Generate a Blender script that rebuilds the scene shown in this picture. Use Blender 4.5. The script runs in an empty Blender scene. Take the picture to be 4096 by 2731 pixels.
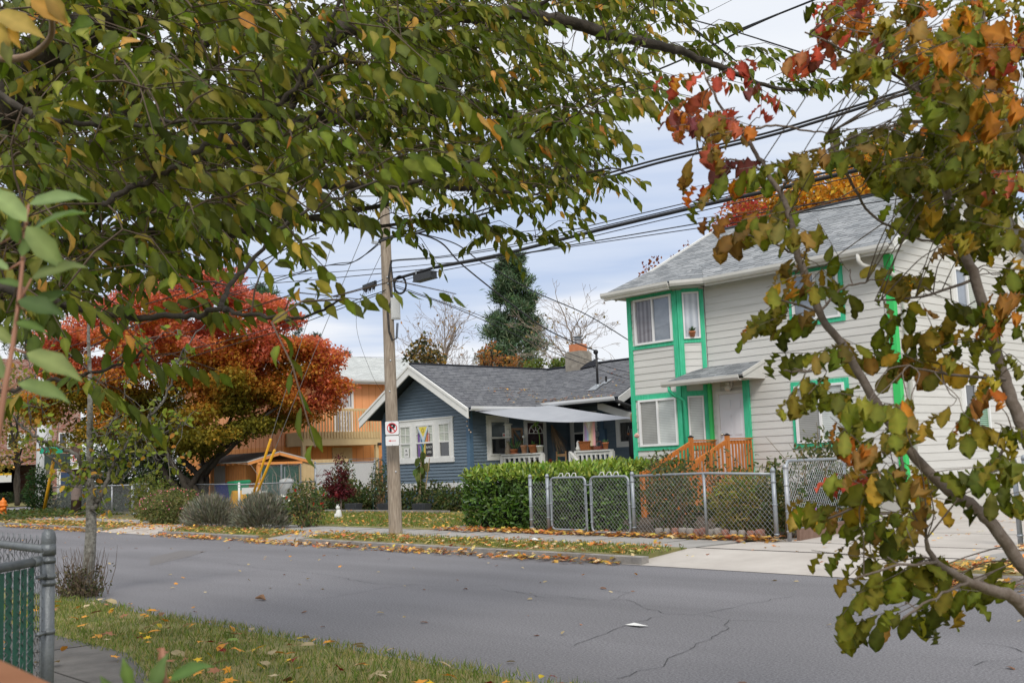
import bpy, math, random
import numpy as np
from mathutils import Vector, Matrix, noise

sc = bpy.context.scene
col = sc.collection
rng = np.random.default_rng(7)
random.seed(7)

# ------------------------------------------------------------------ camera
F, PIT, ROL, YAW, CH = 4368.0, .113464, -.0377759, -.8384898, 1.42
def _cam():
    fw = np.array([math.sin(YAW)*math.cos(PIT), math.cos(YAW)*math.cos(PIT), math.sin(PIT)])
    r = np.array([math.cos(YAW), -math.sin(YAW), 0.0]); u = np.cross(r, fw)
    return r*math.cos(ROL)+u*math.sin(ROL), -r*math.sin(ROL)+u*math.cos(ROL), fw
CR, CU, CF = _cam()
CC = np.array([0, 0, CH])
cam = bpy.data.cameras.new("camera"); camo = bpy.data.objects.new("camera", cam); col.objects.link(camo)
mw = Matrix.Identity(4)
for i in range(3):
    mw[i][0], mw[i][1], mw[i][2], mw[i][3] = CR[i], CU[i], -CF[i], CC[i]
camo.matrix_world = mw
cam.sensor_width = 36.0; cam.lens = F/4096*36; cam.clip_start = .05; cam.clip_end = 3000
cam.dof.use_dof = True; cam.dof.focus_distance = 24.0; cam.dof.aperture_fstop = 8.0
sc.camera = camo

# ------------------------------------------------------------------ light
SUN_AZ, SUN_EL = math.atan2(.80, -.60), math.radians(42)
wd = bpy.data.worlds.new("World"); sc.world = wd; wd.use_nodes = True
nt = wd.node_tree; nt.nodes.clear()
def N(tree, kind, **kw):
    n = tree.nodes.new(kind)
    for k, v in kw.items():
        if k in ('loc',): continue
        if hasattr(n, k) and not k[0].isupper(): setattr(n, k, v)
    return n
out = N(nt, 'ShaderNodeOutputWorld'); mx = N(nt, 'ShaderNodeMixShader')
b1 = N(nt, 'ShaderNodeBackground'); b2 = N(nt, 'ShaderNodeBackground')
sky = N(nt, 'ShaderNodeTexSky'); sky.sky_type = 'NISHITA'; sky.sun_disc = False
sky.sun_elevation = SUN_EL; sky.sun_rotation = SUN_AZ
nt.links.new(sky.outputs[0], b1.inputs[0]); b1.inputs[1].default_value = .10
tc = N(nt, 'ShaderNodeTexCoord'); sx = N(nt, 'ShaderNodeSeparateXYZ'); mp = N(nt, 'ShaderNodeMapping')
nt.links.new(tc.outputs['Generated'], sx.inputs[0]); nt.links.new(tc.outputs['Generated'], mp.inputs[0])
mp.inputs['Scale'].default_value = (1.1, 1.1, 10.0)
ns = N(nt, 'ShaderNodeTexNoise'); ns.inputs['Scale'].default_value = 2.4; ns.inputs['Detail'].default_value = 5; ns.inputs['Roughness'].default_value = .5
nt.links.new(mp.outputs[0], ns.inputs['Vector'])
ma = N(nt, 'ShaderNodeMath', operation='MULTIPLY_ADD'); ma.inputs[1].default_value = .26; ma.inputs[2].default_value = -.13
nt.links.new(ns.outputs[0], ma.inputs[0])
ad = N(nt, 'ShaderNodeMath', operation='ADD'); nt.links.new(ma.outputs[0], ad.inputs[0]); nt.links.new(sx.outputs[2], ad.inputs[1])
rp = N(nt, 'ShaderNodeValToRGB'); nt.links.new(ad.outputs[0], rp.inputs[0])
SKY = [(0.0, (.72, .74, .78)), (.09, (.78, .80, .84)), (.135, (.77, .79, .84)), (.165, (.55, .62, .76)), (.20, (.46, .55, .73)),
       (.235, (.57, .64, .78)), (.27, (.66, .71, .80)), (.34, (.77, .80, .85)), (.45, (.82, .84, .87)), (.75, (1.08, 1.09, 1.11))]
el = rp.color_ramp.elements
while len(el) < len(SKY): el.new(.5)
for e, (p, c) in zip(el, SKY): e.position = p; e.color = (*c, 1)
nt.links.new(rp.outputs[0], b2.inputs[0]); b2.inputs[1].default_value = 1.0
mx.inputs[0].default_value = .93
nt.links.new(b1.outputs[0], mx.inputs[1]); nt.links.new(b2.outputs[0], mx.inputs[2]); nt.links.new(mx.outputs[0], out.inputs[0])

sun = bpy.data.lights.new("sun", 'SUN'); sun.energy = 1.7; sun.angle = math.radians(16); sun.color = (1, .95, .87)
suno = bpy.data.objects.new("sun", sun); col.objects.link(suno)
sd = Vector((math.cos(SUN_EL)*math.sin(SUN_AZ), math.cos(SUN_EL)*math.cos(SUN_AZ), math.sin(SUN_EL)))
suno.rotation_euler = sd.to_track_quat('Z', 'Y').to_euler(); suno.location = (20, -20, 30)
vs = sc.view_settings; vs.view_transform = 'Standard'; vs.look = 'None'; vs.exposure = .24; vs.gamma = 1; vs.use_curve_mapping = False

# ------------------------------------------------------------------ measuring the place: a sight line met with a known plane
S0 = 4096/2352
def at(x, y, X=None, Y=None, z=None, D=None):
    d = CR*(x*S0-2048)/F - CU*(y*S0-1365.5)/F + CF
    if X is not None: t = X/d[0]
    elif Y is not None: t = Y/d[1]
    elif z is not None: t = (z-CH)/d[2]
    else: t = D
    return CC+t*d
def V(*a): return np.array(a if len(a) > 1 else a[0], float)
def unit(a): a = V(a); return a/(np.linalg.norm(a)+1e-12)

# ------------------------------------------------------------------ materials
MATS = {}
def mat(name, c, rough=.6, metal=0., c2=None, vs=4., fac=1., bump=0., bs=40., spec=.4, stretch=None, coat=0., detail=6, coord='Object'):
    if name in MATS: return MATS[name]
    m = bpy.data.materials.new(name); m.use_nodes = True; t = m.node_tree
    p = t.nodes['Principled BSDF']
    p.inputs['Base Color'].default_value = (*c, 1); p.inputs['Roughness'].default_value = rough
    p.inputs['Metallic'].default_value = metal; p.inputs['Specular IOR Level'].default_value = spec
    if coat: p.inputs['Coat Weight'].default_value = coat; p.inputs['Coat Roughness'].default_value = .04
    tc = N(t, 'ShaderNodeTexCoord'); vec = tc.outputs[coord]
    if stretch:
        mpn = N(t, 'ShaderNodeMapping'); mpn.inputs['Scale'].default_value = stretch
        t.links.new(vec, mpn.inputs[0]); vec = mpn.outputs[0]
    if c2 is not None:
        n = N(t, 'ShaderNodeTexNoise'); n.inputs['Scale'].default_value = vs; n.inputs['Detail'].default_value = detail; n.inputs['Roughness'].default_value = .62
        t.links.new(vec, n.inputs['Vector'])
        r = N(t, 'ShaderNodeValToRGB'); r.color_ramp.elements[0].position = .32; r.color_ramp.elements[1].position = .68
        r.color_ramp.elements[0].color = (*c, 1); r.color_ramp.elements[1].color = (*c2, 1)
        t.links.new(n.outputs[0], r.inputs[0]); t.links.new(r.outputs[0], p.inputs['Base Color'])
    if bump:
        n2 = N(t, 'ShaderNodeTexNoise'); n2.inputs['Scale'].default_value = bs; n2.inputs['Detail'].default_value = 4
        t.links.new(vec, n2.inputs['Vector'])
        b = N(t, 'ShaderNodeBump'); b.inputs['Strength'].default_value = bump; b.inputs['Distance'].default_value = .02
        t.links.new(n2.outputs[0], b.inputs['Height']); t.links.new(b.outputs[0], p.inputs['Normal'])
    MATS[name] = m
    return m

def shingle(name, c1, c2, cm, w=.30, h=.14):
    m = bpy.data.materials.new(name); m.use_nodes = True; t = m.node_tree; p = t.nodes['Principled BSDF']
    p.inputs['Roughness'].default_value = .9; p.inputs['Specular IOR Level'].default_value = .2
    uv = N(t, 'ShaderNodeTexCoord'); vec = uv.outputs['UV']
    nd = N(t, 'ShaderNodeTexNoise'); nd.inputs['Scale'].default_value = 3.5; nd.inputs['Detail'].default_value = 3
    t.links.new(vec, nd.inputs['Vector'])
    mxv = N(t, 'ShaderNodeMixRGB', blend_type='LINEAR_LIGHT'); mxv.inputs[0].default_value = .02
    t.links.new(vec, mxv.inputs[1]); t.links.new(nd.outputs['Color'], mxv.inputs[2]); vec2 = mxv.outputs[0]
    br = N(t, 'ShaderNodeTexBrick'); br.inputs['Scale'].default_value = 1; br.inputs['Brick Width'].default_value = w; br.inputs['Row Height'].default_value = h
    br.inputs['Mortar Size'].default_value = .006; br.inputs['Mortar Smooth'].default_value = .3; br.inputs['Bias'].default_value = 0; br.offset = .37; br.squash = 1.0
    for i, c in ((1, c1), (2, c2), (3, cm)): br.inputs[i].default_value = (*c, 1)
    t.links.new(vec2, br.inputs[0])
    n = N(t, 'ShaderNodeTexNoise'); n.inputs['Scale'].default_value = 1.1; n.inputs['Detail'].default_value = 7; t.links.new(vec, n.inputs['Vector'])
    n3 = N(t, 'ShaderNodeTexNoise'); n3.inputs['Scale'].default_value = 60; n3.inputs['Detail'].default_value = 3; t.links.new(vec, n3.inputs['Vector'])
    mm = N(t, 'ShaderNodeMath', operation='MULTIPLY_ADD'); mm.inputs[1].default_value = .6; mm.inputs[2].default_value = .45
    t.links.new(n.outputs[0], mm.inputs[0])
    m2 = N(t, 'ShaderNodeMath', operation='MULTIPLY_ADD'); m2.inputs[1].default_value = .7; t.links.new(n3.outputs[0], m2.inputs[0]); t.links.new(mm.outputs[0], m2.inputs[2])
    mul = N(t, 'ShaderNodeMixRGB', blend_type='MULTIPLY'); mul.inputs[0].default_value = 1
    t.links.new(br.outputs[0], mul.inputs[1]); t.links.new(m2.outputs[0], mul.inputs[2]); t.links.new(mul.outputs[0], p.inputs['Base Color'])
    b2_ = N(t, 'ShaderNodeTexBrick'); b2_.inputs['Scale'].default_value = 1; b2_.inputs['Brick Width'].default_value = w*.62; b2_.inputs['Row Height'].default_value = h
    b2_.inputs['Mortar Size'].default_value = 0; b2_.offset = .43; b2_.inputs[1].default_value = (0, 0, 0, 1); b2_.inputs[2].default_value = (1, 1, 1, 1); t.links.new(vec2, b2_.inputs[0])
    sp = N(t, 'ShaderNodeSeparateXYZ'); t.links.new(vec2, sp.inputs[0])
    dv = N(t, 'ShaderNodeMath', operation='DIVIDE'); dv.inputs[1].default_value = h; t.links.new(sp.outputs[1], dv.inputs[0])
    fr_ = N(t, 'ShaderNodeMath', operation='FRACT'); t.links.new(dv.outputs[0], fr_.inputs[0])
    lt = N(t, 'ShaderNodeMath', operation='LESS_THAN'); lt.inputs[1].default_value = .20; t.links.new(fr_.outputs[0], lt.inputs[0])
    gt = N(t, 'ShaderNodeMath', operation='GREATER_THAN'); gt.inputs[1].default_value = .42; t.links.new(b2_.outputs[0], gt.inputs[0])
    an = N(t, 'ShaderNodeMath', operation='MULTIPLY'); t.links.new(lt.outputs[0], an.inputs[0]); t.links.new(gt.outputs[0], an.inputs[1])
    m3 = N(t, 'ShaderNodeMixRGB', blend_type='MIX'); m3.inputs[2].default_value = (*cm, 1); t.links.new(an.outputs[0], m3.inputs[0]); t.links.new(mul.outputs[0], m3.inputs[1]); t.links.new(m3.outputs[0], p.inputs['Base Color'])  # shadow lines of the shingle rows painted as short dark dashes
    b = N(t, 'ShaderNodeBump'); b.inputs['Strength'].default_value = .6; b.inputs['Distance'].default_value = .02; b.invert = True
    t.links.new(br.outputs['Fac'], b.inputs['Height']); t.links.new(b.outputs[0], p.inputs['Normal'])
    MATS[name] = m
    return m

def leafmat(name, trans=.35, rough=.55, tint=(1.15, 1.2, .6), spec=.18):
    m = bpy.data.materials.new(name); m.use_nodes = True; t = m.node_tree; p = t.nodes['Principled BSDF']; o = t.nodes['Material Output']
    a = N(t, 'ShaderNodeAttribute'); a.attribute_name = 'Col'
    n = N(t, 'ShaderNodeTexNoise'); n.inputs['Scale'].default_value = 30; tcn = N(t, 'ShaderNodeTexCoord'); t.links.new(tcn.outputs['Object'], n.inputs['Vector'])
    mm = N(t, 'ShaderNodeMath', operation='MULTIPLY_ADD'); mm.inputs[1].default_value = .7; mm.inputs[2].default_value = .65; t.links.new(n.outputs[0], mm.inputs[0])
    mul0 = N(t, 'ShaderNodeMixRGB', blend_type='MULTIPLY'); mul0.inputs[0].default_value = 1; t.links.new(a.outputs['Color'], mul0.inputs[1]); t.links.new(mm.outputs[0], mul0.inputs[2])
    t.links.new(mul0.outputs[0], p.inputs['Base Color']); p.inputs['Roughness'].default_value = rough; p.inputs['Specular IOR Level'].default_value = spec
    tr = N(t, 'ShaderNodeBsdfTranslucent'); mu = N(t, 'ShaderNodeMixRGB', blend_type='MULTIPLY'); mu.inputs[0].default_value = 1
    t.links.new(mul0.outputs[0], mu.inputs[1]); mu.inputs[2].default_value = (*tint, 1); t.links.new(mu.outputs[0], tr.inputs[0])
    ms = N(t, 'ShaderNodeMixShader'); ms.inputs[0].default_value = trans
    t.links.new(p.outputs[0], ms.inputs[1]); t.links.new(tr.outputs[0], ms.inputs[2]); t.links.new(ms.outputs[0], o.inputs[0])
    MATS[name] = m
    return m

def blindmat(name, ca, cb, freq, rough=.15, phase=0., soft=False, axis=2):
    """window pane: blinds or curtain folds seen behind reflective glass"""
    m = bpy.data.materials.new(name); m.use_nodes = True; t = m.node_tree; p = t.nodes['Principled BSDF']
    tcn = N(t, 'ShaderNodeTexCoord'); s = N(t, 'ShaderNodeSeparateXYZ'); t.links.new(tcn.outputs['Object'], s.inputs[0])
    mu = N(t, 'ShaderNodeMath', operation='MULTIPLY'); mu.inputs[1].default_value = freq*2*math.pi; t.links.new(s.outputs[axis], mu.inputs[0])
    si = N(t, 'ShaderNodeMath', operation='SINE'); t.links.new(mu.outputs[0], si.inputs[0])
    r = N(t, 'ShaderNodeValToRGB'); ma2 = N(t, 'ShaderNodeMath', operation='MULTIPLY_ADD'); ma2.inputs[1].default_value = .5; ma2.inputs[2].default_value = .5
    t.links.new(si.outputs[0], ma2.inputs[0]); t.links.new(ma2.outputs[0], r.inputs[0])
    r.color_ramp.elements[0].color = (*ca, 1); r.color_ramp.elements[1].color = (*cb, 1)
    if not soft: r.color_ramp.elements[0].position = .3; r.color_ramp.elements[1].position = .55
    n = N(t, 'ShaderNodeTexNoise'); n.inputs['Scale'].default_value = 2.2; n.inputs['Detail'].default_value = 3; t.links.new(tcn.outputs['Object'], n.inputs['Vector'])
    mm = N(t, 'ShaderNodeMath', operation='MULTIPLY_ADD'); mm.inputs[1].default_value = .8; mm.inputs[2].default_value = .6; t.links.new(n.outputs[0], mm.inputs[0])
    mul = N(t, 'ShaderNodeMixRGB', blend_type='MULTIPLY'); mul.inputs[0].default_value = 1; t.links.new(r.outputs[0], mul.inputs[1]); t.links.new(mm.outputs[0], mul.inputs[2])
    t.links.new(mul.outputs[0], p.inputs['Base Color']); p.inputs['Roughness'].default_value = .5
    p.inputs['Coat Weight'].default_value = 1; p.inputs['Coat Roughness'].default_value = .02; p.inputs['Specular IOR Level'].default_value = .3
    MATS[name] = m
    return m

# ------------------------------------------------------------------ objects
OFF = {}
def tag(o, label=None, cat=None, group=None, kind=None):
    if label: o['label'] = label
    if cat: o['category'] = cat
    if group: o['group'] = group
    if kind: o['kind'] = kind
    return o
def thing(name, label, cat, loc, group=None):
    o = bpy.data.objects.new(name, None); o.empty_display_size = .2; col.objects.link(o); o.location = tuple(float(a) for a in loc)
    OFF[o.name] = V(loc)
    return tag(o, label, cat, group)
class MB:
    def __init__(s): s.v, s.f, s.m, s.uv = [], [], [], []
    def face(s, pts, mi=0, uv=None):
        i = len(s.v); s.v += [tuple(map(float, p)) for p in pts]; s.f.append(tuple(range(i, i+len(pts)))); s.m.append(mi); s.uv.append(uv)
    def hexa(s, p, mi=0):   # p: 4 bottom, 4 top
        i = len(s.v); s.v += [tuple(map(float, q)) for q in p]
        for f in ((3, 2, 1, 0), (4, 5, 6, 7), (0, 1, 5, 4), (1, 2, 6, 5), (2, 3, 7, 6), (3, 0, 4, 7)):
            s.f.append(tuple(i+k for k in f)); s.m.append(mi); s.uv.append(None)
    def box(s, a, b, mi=0):
        x0, y0, z0 = a; x1, y1, z1 = b
        s.hexa([(x0, y0, z0), (x1, y0, z0), (x1, y1, z0), (x0, y1, z0), (x0, y0, z1), (x1, y0, z1), (x1, y1, z1), (x0, y1, z1)], mi)
    def obox(s, O, e, n, u, w, d, h, mi=0):   # from corner O along e (w), n (d), u (h)
        O, e, n, u = V(O), V(e)*w, V(n)*d, V(u)*h
        s.hexa([O, O+e, O+e+n, O+n, O+u, O+e+u, O+e+n+u, O+n+u], mi)
    def beam(s, p, q, w, h, up=(0, 0, 1), mi=0):
        p, q = V(p), V(q); d = unit(q-p); a = unit(np.cross(d, V(up))); b = np.cross(a, d)
        c = [(-w/2, -h/2), (w/2, -h/2), (w/2, h/2), (-w/2, h/2)]
        s.hexa([p+a*x+b*y for x, y in c]+[q+a*x+b*y for x, y in c], mi)
    def tube(s, pts, r, n=6, mi=0, cap=True):
        pts = [V(p) for p in pts]; k = len(pts)
        if not hasattr(r, '__len__'): r = [r]*k
        i0 = len(s.v); ref = None
        for j, p in enumerate(pts):
            d = unit((pts[min(j+1, k-1)]-pts[max(j-1, 0)]))
            if ref is None: ref = unit(np.cross(d, V(0, 0, 1) if abs(d[2]) < .9 else V(1, 0, 0)))
            a = unit(ref-d*(ref@d)); b = np.cross(d, a); ref = a
            for q in range(n):
                t = 2*math.pi*q/n; s.v.append(tuple(p+r[j]*(a*math.cos(t)+b*math.sin(t))))
        for j in range(k-1):
            for q in range(n):
                a, b = i0+j*n+q, i0+j*n+(q+1) % n
                s.f.append((a, b, b+n, a+n)); s.m.append(mi); s.uv.append(None)
        if cap and n > 2:
            s.f.append(tuple(i0+q for q in range(n))[::-1]); s.m.append(mi); s.uv.append(None)
            s.f.append(tuple(i0+(k-1)*n+q for q in range(n))); s.m.append(mi); s.uv.append(None)
    def lathe(s, c, prof, n=14, mi=0):
        c = V(c); s.tube([c+V(0, 0, z) for r, z in prof], [max(r, .0005) for r, z in prof], n, mi)
    def sphere(s, c, r, n=12, m=8, mi=0, sq=(1, 1, 1)):
        c = V(c); i0 = len(s.v)
        for j in range(m+1):
            t = math.pi*j/m
            for q in range(n):
                a = 2*math.pi*q/n; s.v.append((c[0]+r*sq[0]*math.sin(t)*math.cos(a), c[1]+r*sq[1]*math.sin(t)*math.sin(a), c[2]+r*sq[2]*math.cos(t)))
        for j in range(m):
            for q in range(n):
                a, b = i0+j*n+q, i0+j*n+(q+1) % n; s.f.append((a, a+n, b+n, b)); s.m.append(mi); s.uv.append(None)
    def build(s, name, mats, parent=None, smooth=False, label=None):
        if not isinstance(mats, (list, tuple)): mats = [mats]
        off = OFF.get(parent.name, V(0, 0, 0)) if parent else V(0, 0, 0)
        me = bpy.data.meshes.new(name); vv = np.array(s.v, float)-off
        me.from_pydata(vv.tolist(), [], s.f)
        for m in mats: me.materials.append(m)
        me.polygons.foreach_set('material_index', s.m)
        if any(u is not None for u in s.uv):
            ul = me.uv_layers.new(name='UVMap'); dat = []
            for f, u in zip(s.f, s.uv): dat += list(u) if u is not None else [(0, 0)]*len(f)
            ul.data.foreach_set('uv', np.array(dat, 'f').ravel())
        if smooth: me.polygons.foreach_set('use_smooth', [True]*len(s.f))
        me.update()
        o = bpy.data.objects.new(name, me); col.objects.link(o)
        if parent: o.parent = parent; OFF[o.name] = off
        else: OFF[o.name] = V(0, 0, 0)
        if label: o['label'] = label
        return o
def copy_tree(o, parent=None):
    c = o.copy(); col.objects.link(c); c.parent = parent
    for ch in list(o.children): copy_tree(ch, c)
    return c

# leaf templates: verts (along, across, up), faces
T_CHERRY = (np.array([(0, 0, 0), (.33, 0, .03), (.68, 0, -.02), (1, 0, -.16), (.16, .36, .05), (.52, .5, .07), (.80, .22, .0), (.16, -.36, .05), (.52, -.5, .07), (.80, -.22, .0)]),
            [(0, 1, 4), (1, 2, 5, 4), (2, 3, 6), (2, 6, 5), (0, 7, 1), (1, 7, 8, 2), (2, 9, 3), (2, 8, 9)], np.array([(1.35, 1.3, 1.4)]*4+[(.88, .9, .9), (.95, .92, .9), (.85, .88, .9)]*2))
T_OBOV = (np.array([(0, 0, 0), (.35, 0, .04), (.7, 0, .0), (1, 0, -.1), (.22, .26, .06), (.55, .5, .10), (.80, .45, -.02), (.95, .25, -.12), (.22, -.26, .06), (.55, -.5, .04), (.80, -.47, .08), (.95, -.22, -.02)]),
          [(0, 1, 4), (1, 2, 5, 4), (2, 6, 5), (2, 3, 7, 6), (0, 8, 1), (1, 8, 9, 2), (2, 9, 10), (2, 10, 11, 3)])
_ob = [(.05, .05), (.2, .22), (.32, .36), (.45, .40), (.56, .50), (.68, .46), (.78, .48), (.88, .36), (.95, .22)]
def _wavy():
    v = [(0, 0, 0), (.3, 0, .03), (.6, 0, .01), (.85, 0, -.06), (1, 0, -.14)]; f = []
    for s in (1, -1):
        i0 = len(v)
        for k, (x, y) in enumerate(_ob): v.append((x, s*y, .10*y+.085*math.sin(k*2.4+s)-.12*max(0, x-.7)))
        mid = [0, 1, 1, 1, 2, 2, 3, 3, 4]
        for k in range(len(_ob)-1):
            a, b_ = mid[k], mid[k+1]; q = (a, i0+k, i0+k+1) if a == b_ else (a, i0+k, i0+k+1, b_)
            f.append(q if s < 0 else q[::-1])
        f.append((4, 3, i0+8) if False else (4, i0+8, i0+7))
    w = np.ones((len(v), 3)); w[:5] *= (1.45, 1.38, 1.5)
    for s in range(2):
        for k in range(9): w[5+9*s+k] = ((1.12, .90, .8) if k % 2 else (.78, .84, .8))
    return np.array(v), f, w
T_WAVY = _wavy()
T_OVAL = (np.array([(0, 0, 0), (.5, 0, -.03), (1, 0, -.12), (.25, .42, .06), (.7, .4, .02), (.25, -.42, .06), (.7, -.4, .02)]),
          [(0, 1, 3), (1, 2, 4), (1, 4, 3), (0, 5, 1), (1, 6, 2), (1, 5, 6)])
T_DIAM = (np.array([(0, 0, 0), (.5, .5, .12), (1, 0, -.1), (.5, -.5, .12)]), [(0, 1, 2, 3)])
T_TRI = (np.array([(0, -.5, 0), (0, .5, 0), (1, 0, .0)]), [(0, 1, 2)])
T_BLADE = (np.array([(0, -.5, 0), (0, .5, 0), (.6, .3, .05), (.6, -.3, .05), (1, 0, .2)]), [(0, 1, 2, 3), (3, 2, 4)])
def _maple():
    pts = [(0, 0)]
    for a, r in ((-150, .35), (-112, .62), (-88, .36), (-58, .92), (-30, .45), (0, 1.0), (30, .45), (58, .92), (88, .36), (112, .62), (150, .35)):
        pts.append((.45+.55*r*math.cos(math.radians(a)), .55*r*math.sin(math.radians(a))))
    v = [(x, y, .16*math.sin(3.1*x+1.7*y)*abs(y)+.05*math.sin(5*x)) for x, y in pts]
    return np.array([(.42, 0, .05)]+v), [(0, 1+i, 1+(i+1) % 12) for i in range(12)]
T_MAPLE = _maple()
def leaves(name, P, A, Nn, L, W, C, tpl, m, parent=None, zs=None):
    P, A, Nn = np.asarray(P, float), np.asarray(A, float), np.asarray(Nn, float)
    n = len(P); L = np.broadcast_to(np.asarray(L, float), (n,)); W = np.broadcast_to(np.asarray(W, float), (n,))
    A = A/(np.linalg.norm(A, axis=1, keepdims=True)+1e-9)
    S = np.cross(A, Nn); S /= (np.linalg.norm(S, axis=1, keepdims=True)+1e-9); Nn = np.cross(S, A)
    tv, tf = tpl[0], tpl[1]; k = len(tv); cw = tpl[2] if len(tpl) > 2 else np.ones((k, 3))
    off = OFF.get(parent.name, V(0, 0, 0)) if parent else V(0, 0, 0)
    v = (P[:, None, :]-off+L[:, None, None]*(tv[None, :, 0:1]*A[:, None, :])+W[:, None, None]*tv[None, :, 1:2]*S[:, None, :]+(L if zs is None else L*zs)[:, None, None]*tv[None, :, 2:3]*Nn[:, None, :]).reshape(-1, 3)
    lens = np.array([len(f) for f in tf]); flat = np.concatenate([np.array(f) for f in tf])
    loops = (flat[None, :]+(np.arange(n)*k)[:, None]).ravel()
    tot = np.tile(lens, n); start = np.concatenate([[0], np.cumsum(tot)[:-1]])
    me = bpy.data.meshes.new(name)
    me.vertices.add(n*k); me.vertices.foreach_set('co', v.ravel())
    me.loops.add(len(loops)); me.loops.foreach_set('vertex_index', loops.astype('i'))
    me.polygons.add(len(tot)); me.polygons.foreach_set('loop_start', start.astype('i')); me.polygons.foreach_set('loop_total', tot.astype('i'))
    ca = me.color_attributes.new('Col', 'FLOAT_COLOR', 'POINT')
    cc = np.ones((n, k, 4), 'f'); cc[:, :, :3] = np.clip(np.asarray(C)[:, None, :]*cw[None, :, :], 0, 1)
    ca.data.foreach_set('color', cc.ravel())
    me.materials.append(m); me.polygons.foreach_set('use_smooth', np.ones(len(tot), bool)); me.update(calc_edges=True); me.validate()
    o = bpy.data.objects.new(name, me); col.objects.link(o)
    if parent: o.parent = parent; OFF[o.name] = off
    return o
def pick(cols, n, w=None, jit=.18):
    cols = np.array(cols, float); w = None if w is None else np.array(w)/np.sum(w)
    c = cols[rng.choice(len(cols), n, p=w)]
    return np.clip(c*(1+rng.normal(0, jit, (n, 1)))*(1+rng.normal(0, jit*.4, (n, 3))), .003, 1)
def rdir(n):
    d = rng.normal(0, 1, (n, 3)); return d/np.linalg.norm(d, axis=1, keepdims=True)
# ------------------------------------------------------------------ shared materials
galv = mat('galvanised_steel', (.27, .30, .33), .5, .55, c2=(.36, .385, .41), vs=9, bump=.1, bs=60)
mesh_m = mat('mesh_wire', (.50, .52, .54), .45, .5)
galv_near = mat('dull_galvanised_steel', (.145, .158, .17), .48, .55, c2=(.20, .215, .225), vs=14, bump=.2, bs=120)
galv_old = mat('weathered_steel', (.33, .35, .37), .5, .6, c2=(.46, .47, .49), vs=12, bump=.15, bs=80)
white = mat('white_paint', (.74, .74, .72), .5, c2=(.66, .66, .64), vs=3)
vinyl = mat('white_vinyl', (.80, .80, .80), .35)
green_trim = mat('green_trim_paint', (.026, .44, .215), .55, c2=(.075, .57, .34), vs=3.5, stretch=(7, 7, 1))
green_lime = mat('green_corner_paint', (.045, .55, .13), .5)
siding_m = mat('beige_siding_paint', (.565, .555, .525), .6, c2=(.66, .65, .62), vs=.9, bump=.08, bs=50, stretch=(.7, .7, 5.6), detail=8)
gutter_m = mat('beige_gutter', (.58, .57, .53), .45, c2=(.66, .65, .62), vs=2)
concrete_w = mat('painted_concrete', (.50, .48, .43), .85, c2=(.58, .57, .53), vs=2, bump=.2, bs=30)
orange_wood = mat('orange_stained_wood', (.47, .155, .030), .55, c2=(.56, .20, .045), vs=3, stretch=(8, 8, 1), bump=.1, bs=20)
black_p = mat('black_plastic', (.018, .018, .02), .45)
dark_glass = mat('dark_glass', (.020, .022, .025), .06, spec=.6, coat=1)
blue_siding = mat('blue_siding_paint', (.105, .148, .192), .6, c2=(.14, .185, .23), vs=2.5, stretch=(1, 1, 6), bump=.08, bs=40)
blue_trim = mat('blue_corner_paint', (.085, .155, .24), .55, c2=(.07, .13, .21), vs=4)
roof_dark = shingle('dark_shingles', (.105, .109, .122), (.155, .16, .172), (.020, .022, .028))
roof_grey = shingle('grey_shingles', (.17, .183, .195), (.30, .312, .322), (.04, .045, .052), .40, .17)
roof_pale = shingle('pale_shingles', (.42, .44, .43), (.50, .52, .51), (.25, .27, .27))
soffit = mat('soffit_board', (.30, .29, .27), .8)
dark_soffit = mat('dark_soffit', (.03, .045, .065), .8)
bark_pole = mat('pole_wood', (.40, .335, .265), .85, c2=(.20, .155, .115), vs=5, stretch=(7, 7, .6), bump=.6, bs=9)
bark_dark = mat('dark_bark', (.030, .024, .018), .9, c2=(.07, .058, .045), vs=14, bump=.6, bs=30)
bark_tan = mat('tan_twig_bark', (.17, .105, .060), .7, c2=(.24, .16, .10), vs=25, bump=.2, bs=60)
bark_grey = mat('lichen_bark', (.30, .29, .26), .85, c2=(.085, .078, .065), vs=22, bump=.5, bs=40)
bark_brown = mat('smooth_brown_bark', (.115, .085, .065), .75, c2=(.20, .165, .14), vs=30, bump=.3, bs=50)
leaf_m = leafmat('leaf', .42)
leaf_thick = leafmat('waxy_leaf', .14, .36, spec=.42)
leaf_dry = leafmat('dry_leaf', .15, .75, (1.1, .9, .6), .2)
leaf_red = leafmat('autumn_leaf', .45, .6, (1.15, .95, .7), .25)
needle_m = leafmat('needles', .12, .6)
wire_m = mat('cable_rubber', (.012, .013, .016), .5)
terracotta = mat('terracotta', (.50, .17, .07), .8, c2=(.60, .24, .12), vs=6)
soil = mat('soil', (.045, .032, .022), .95, c2=(.09, .065, .045), vs=6, bump=.6, bs=20)
yellow_p = mat('yellow_plastic', (.78, .40, .02), .45)
brick_edge = mat('grey_concrete_block', (.30, .27, .24), .9, c2=(.40, .36, .33), vs=8, bump=.3, bs=40)
brick_red = mat('red_concrete_block', (.30, .14, .10), .9, c2=(.38, .20, .16), vs=8, bump=.3, bs=40)

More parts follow.
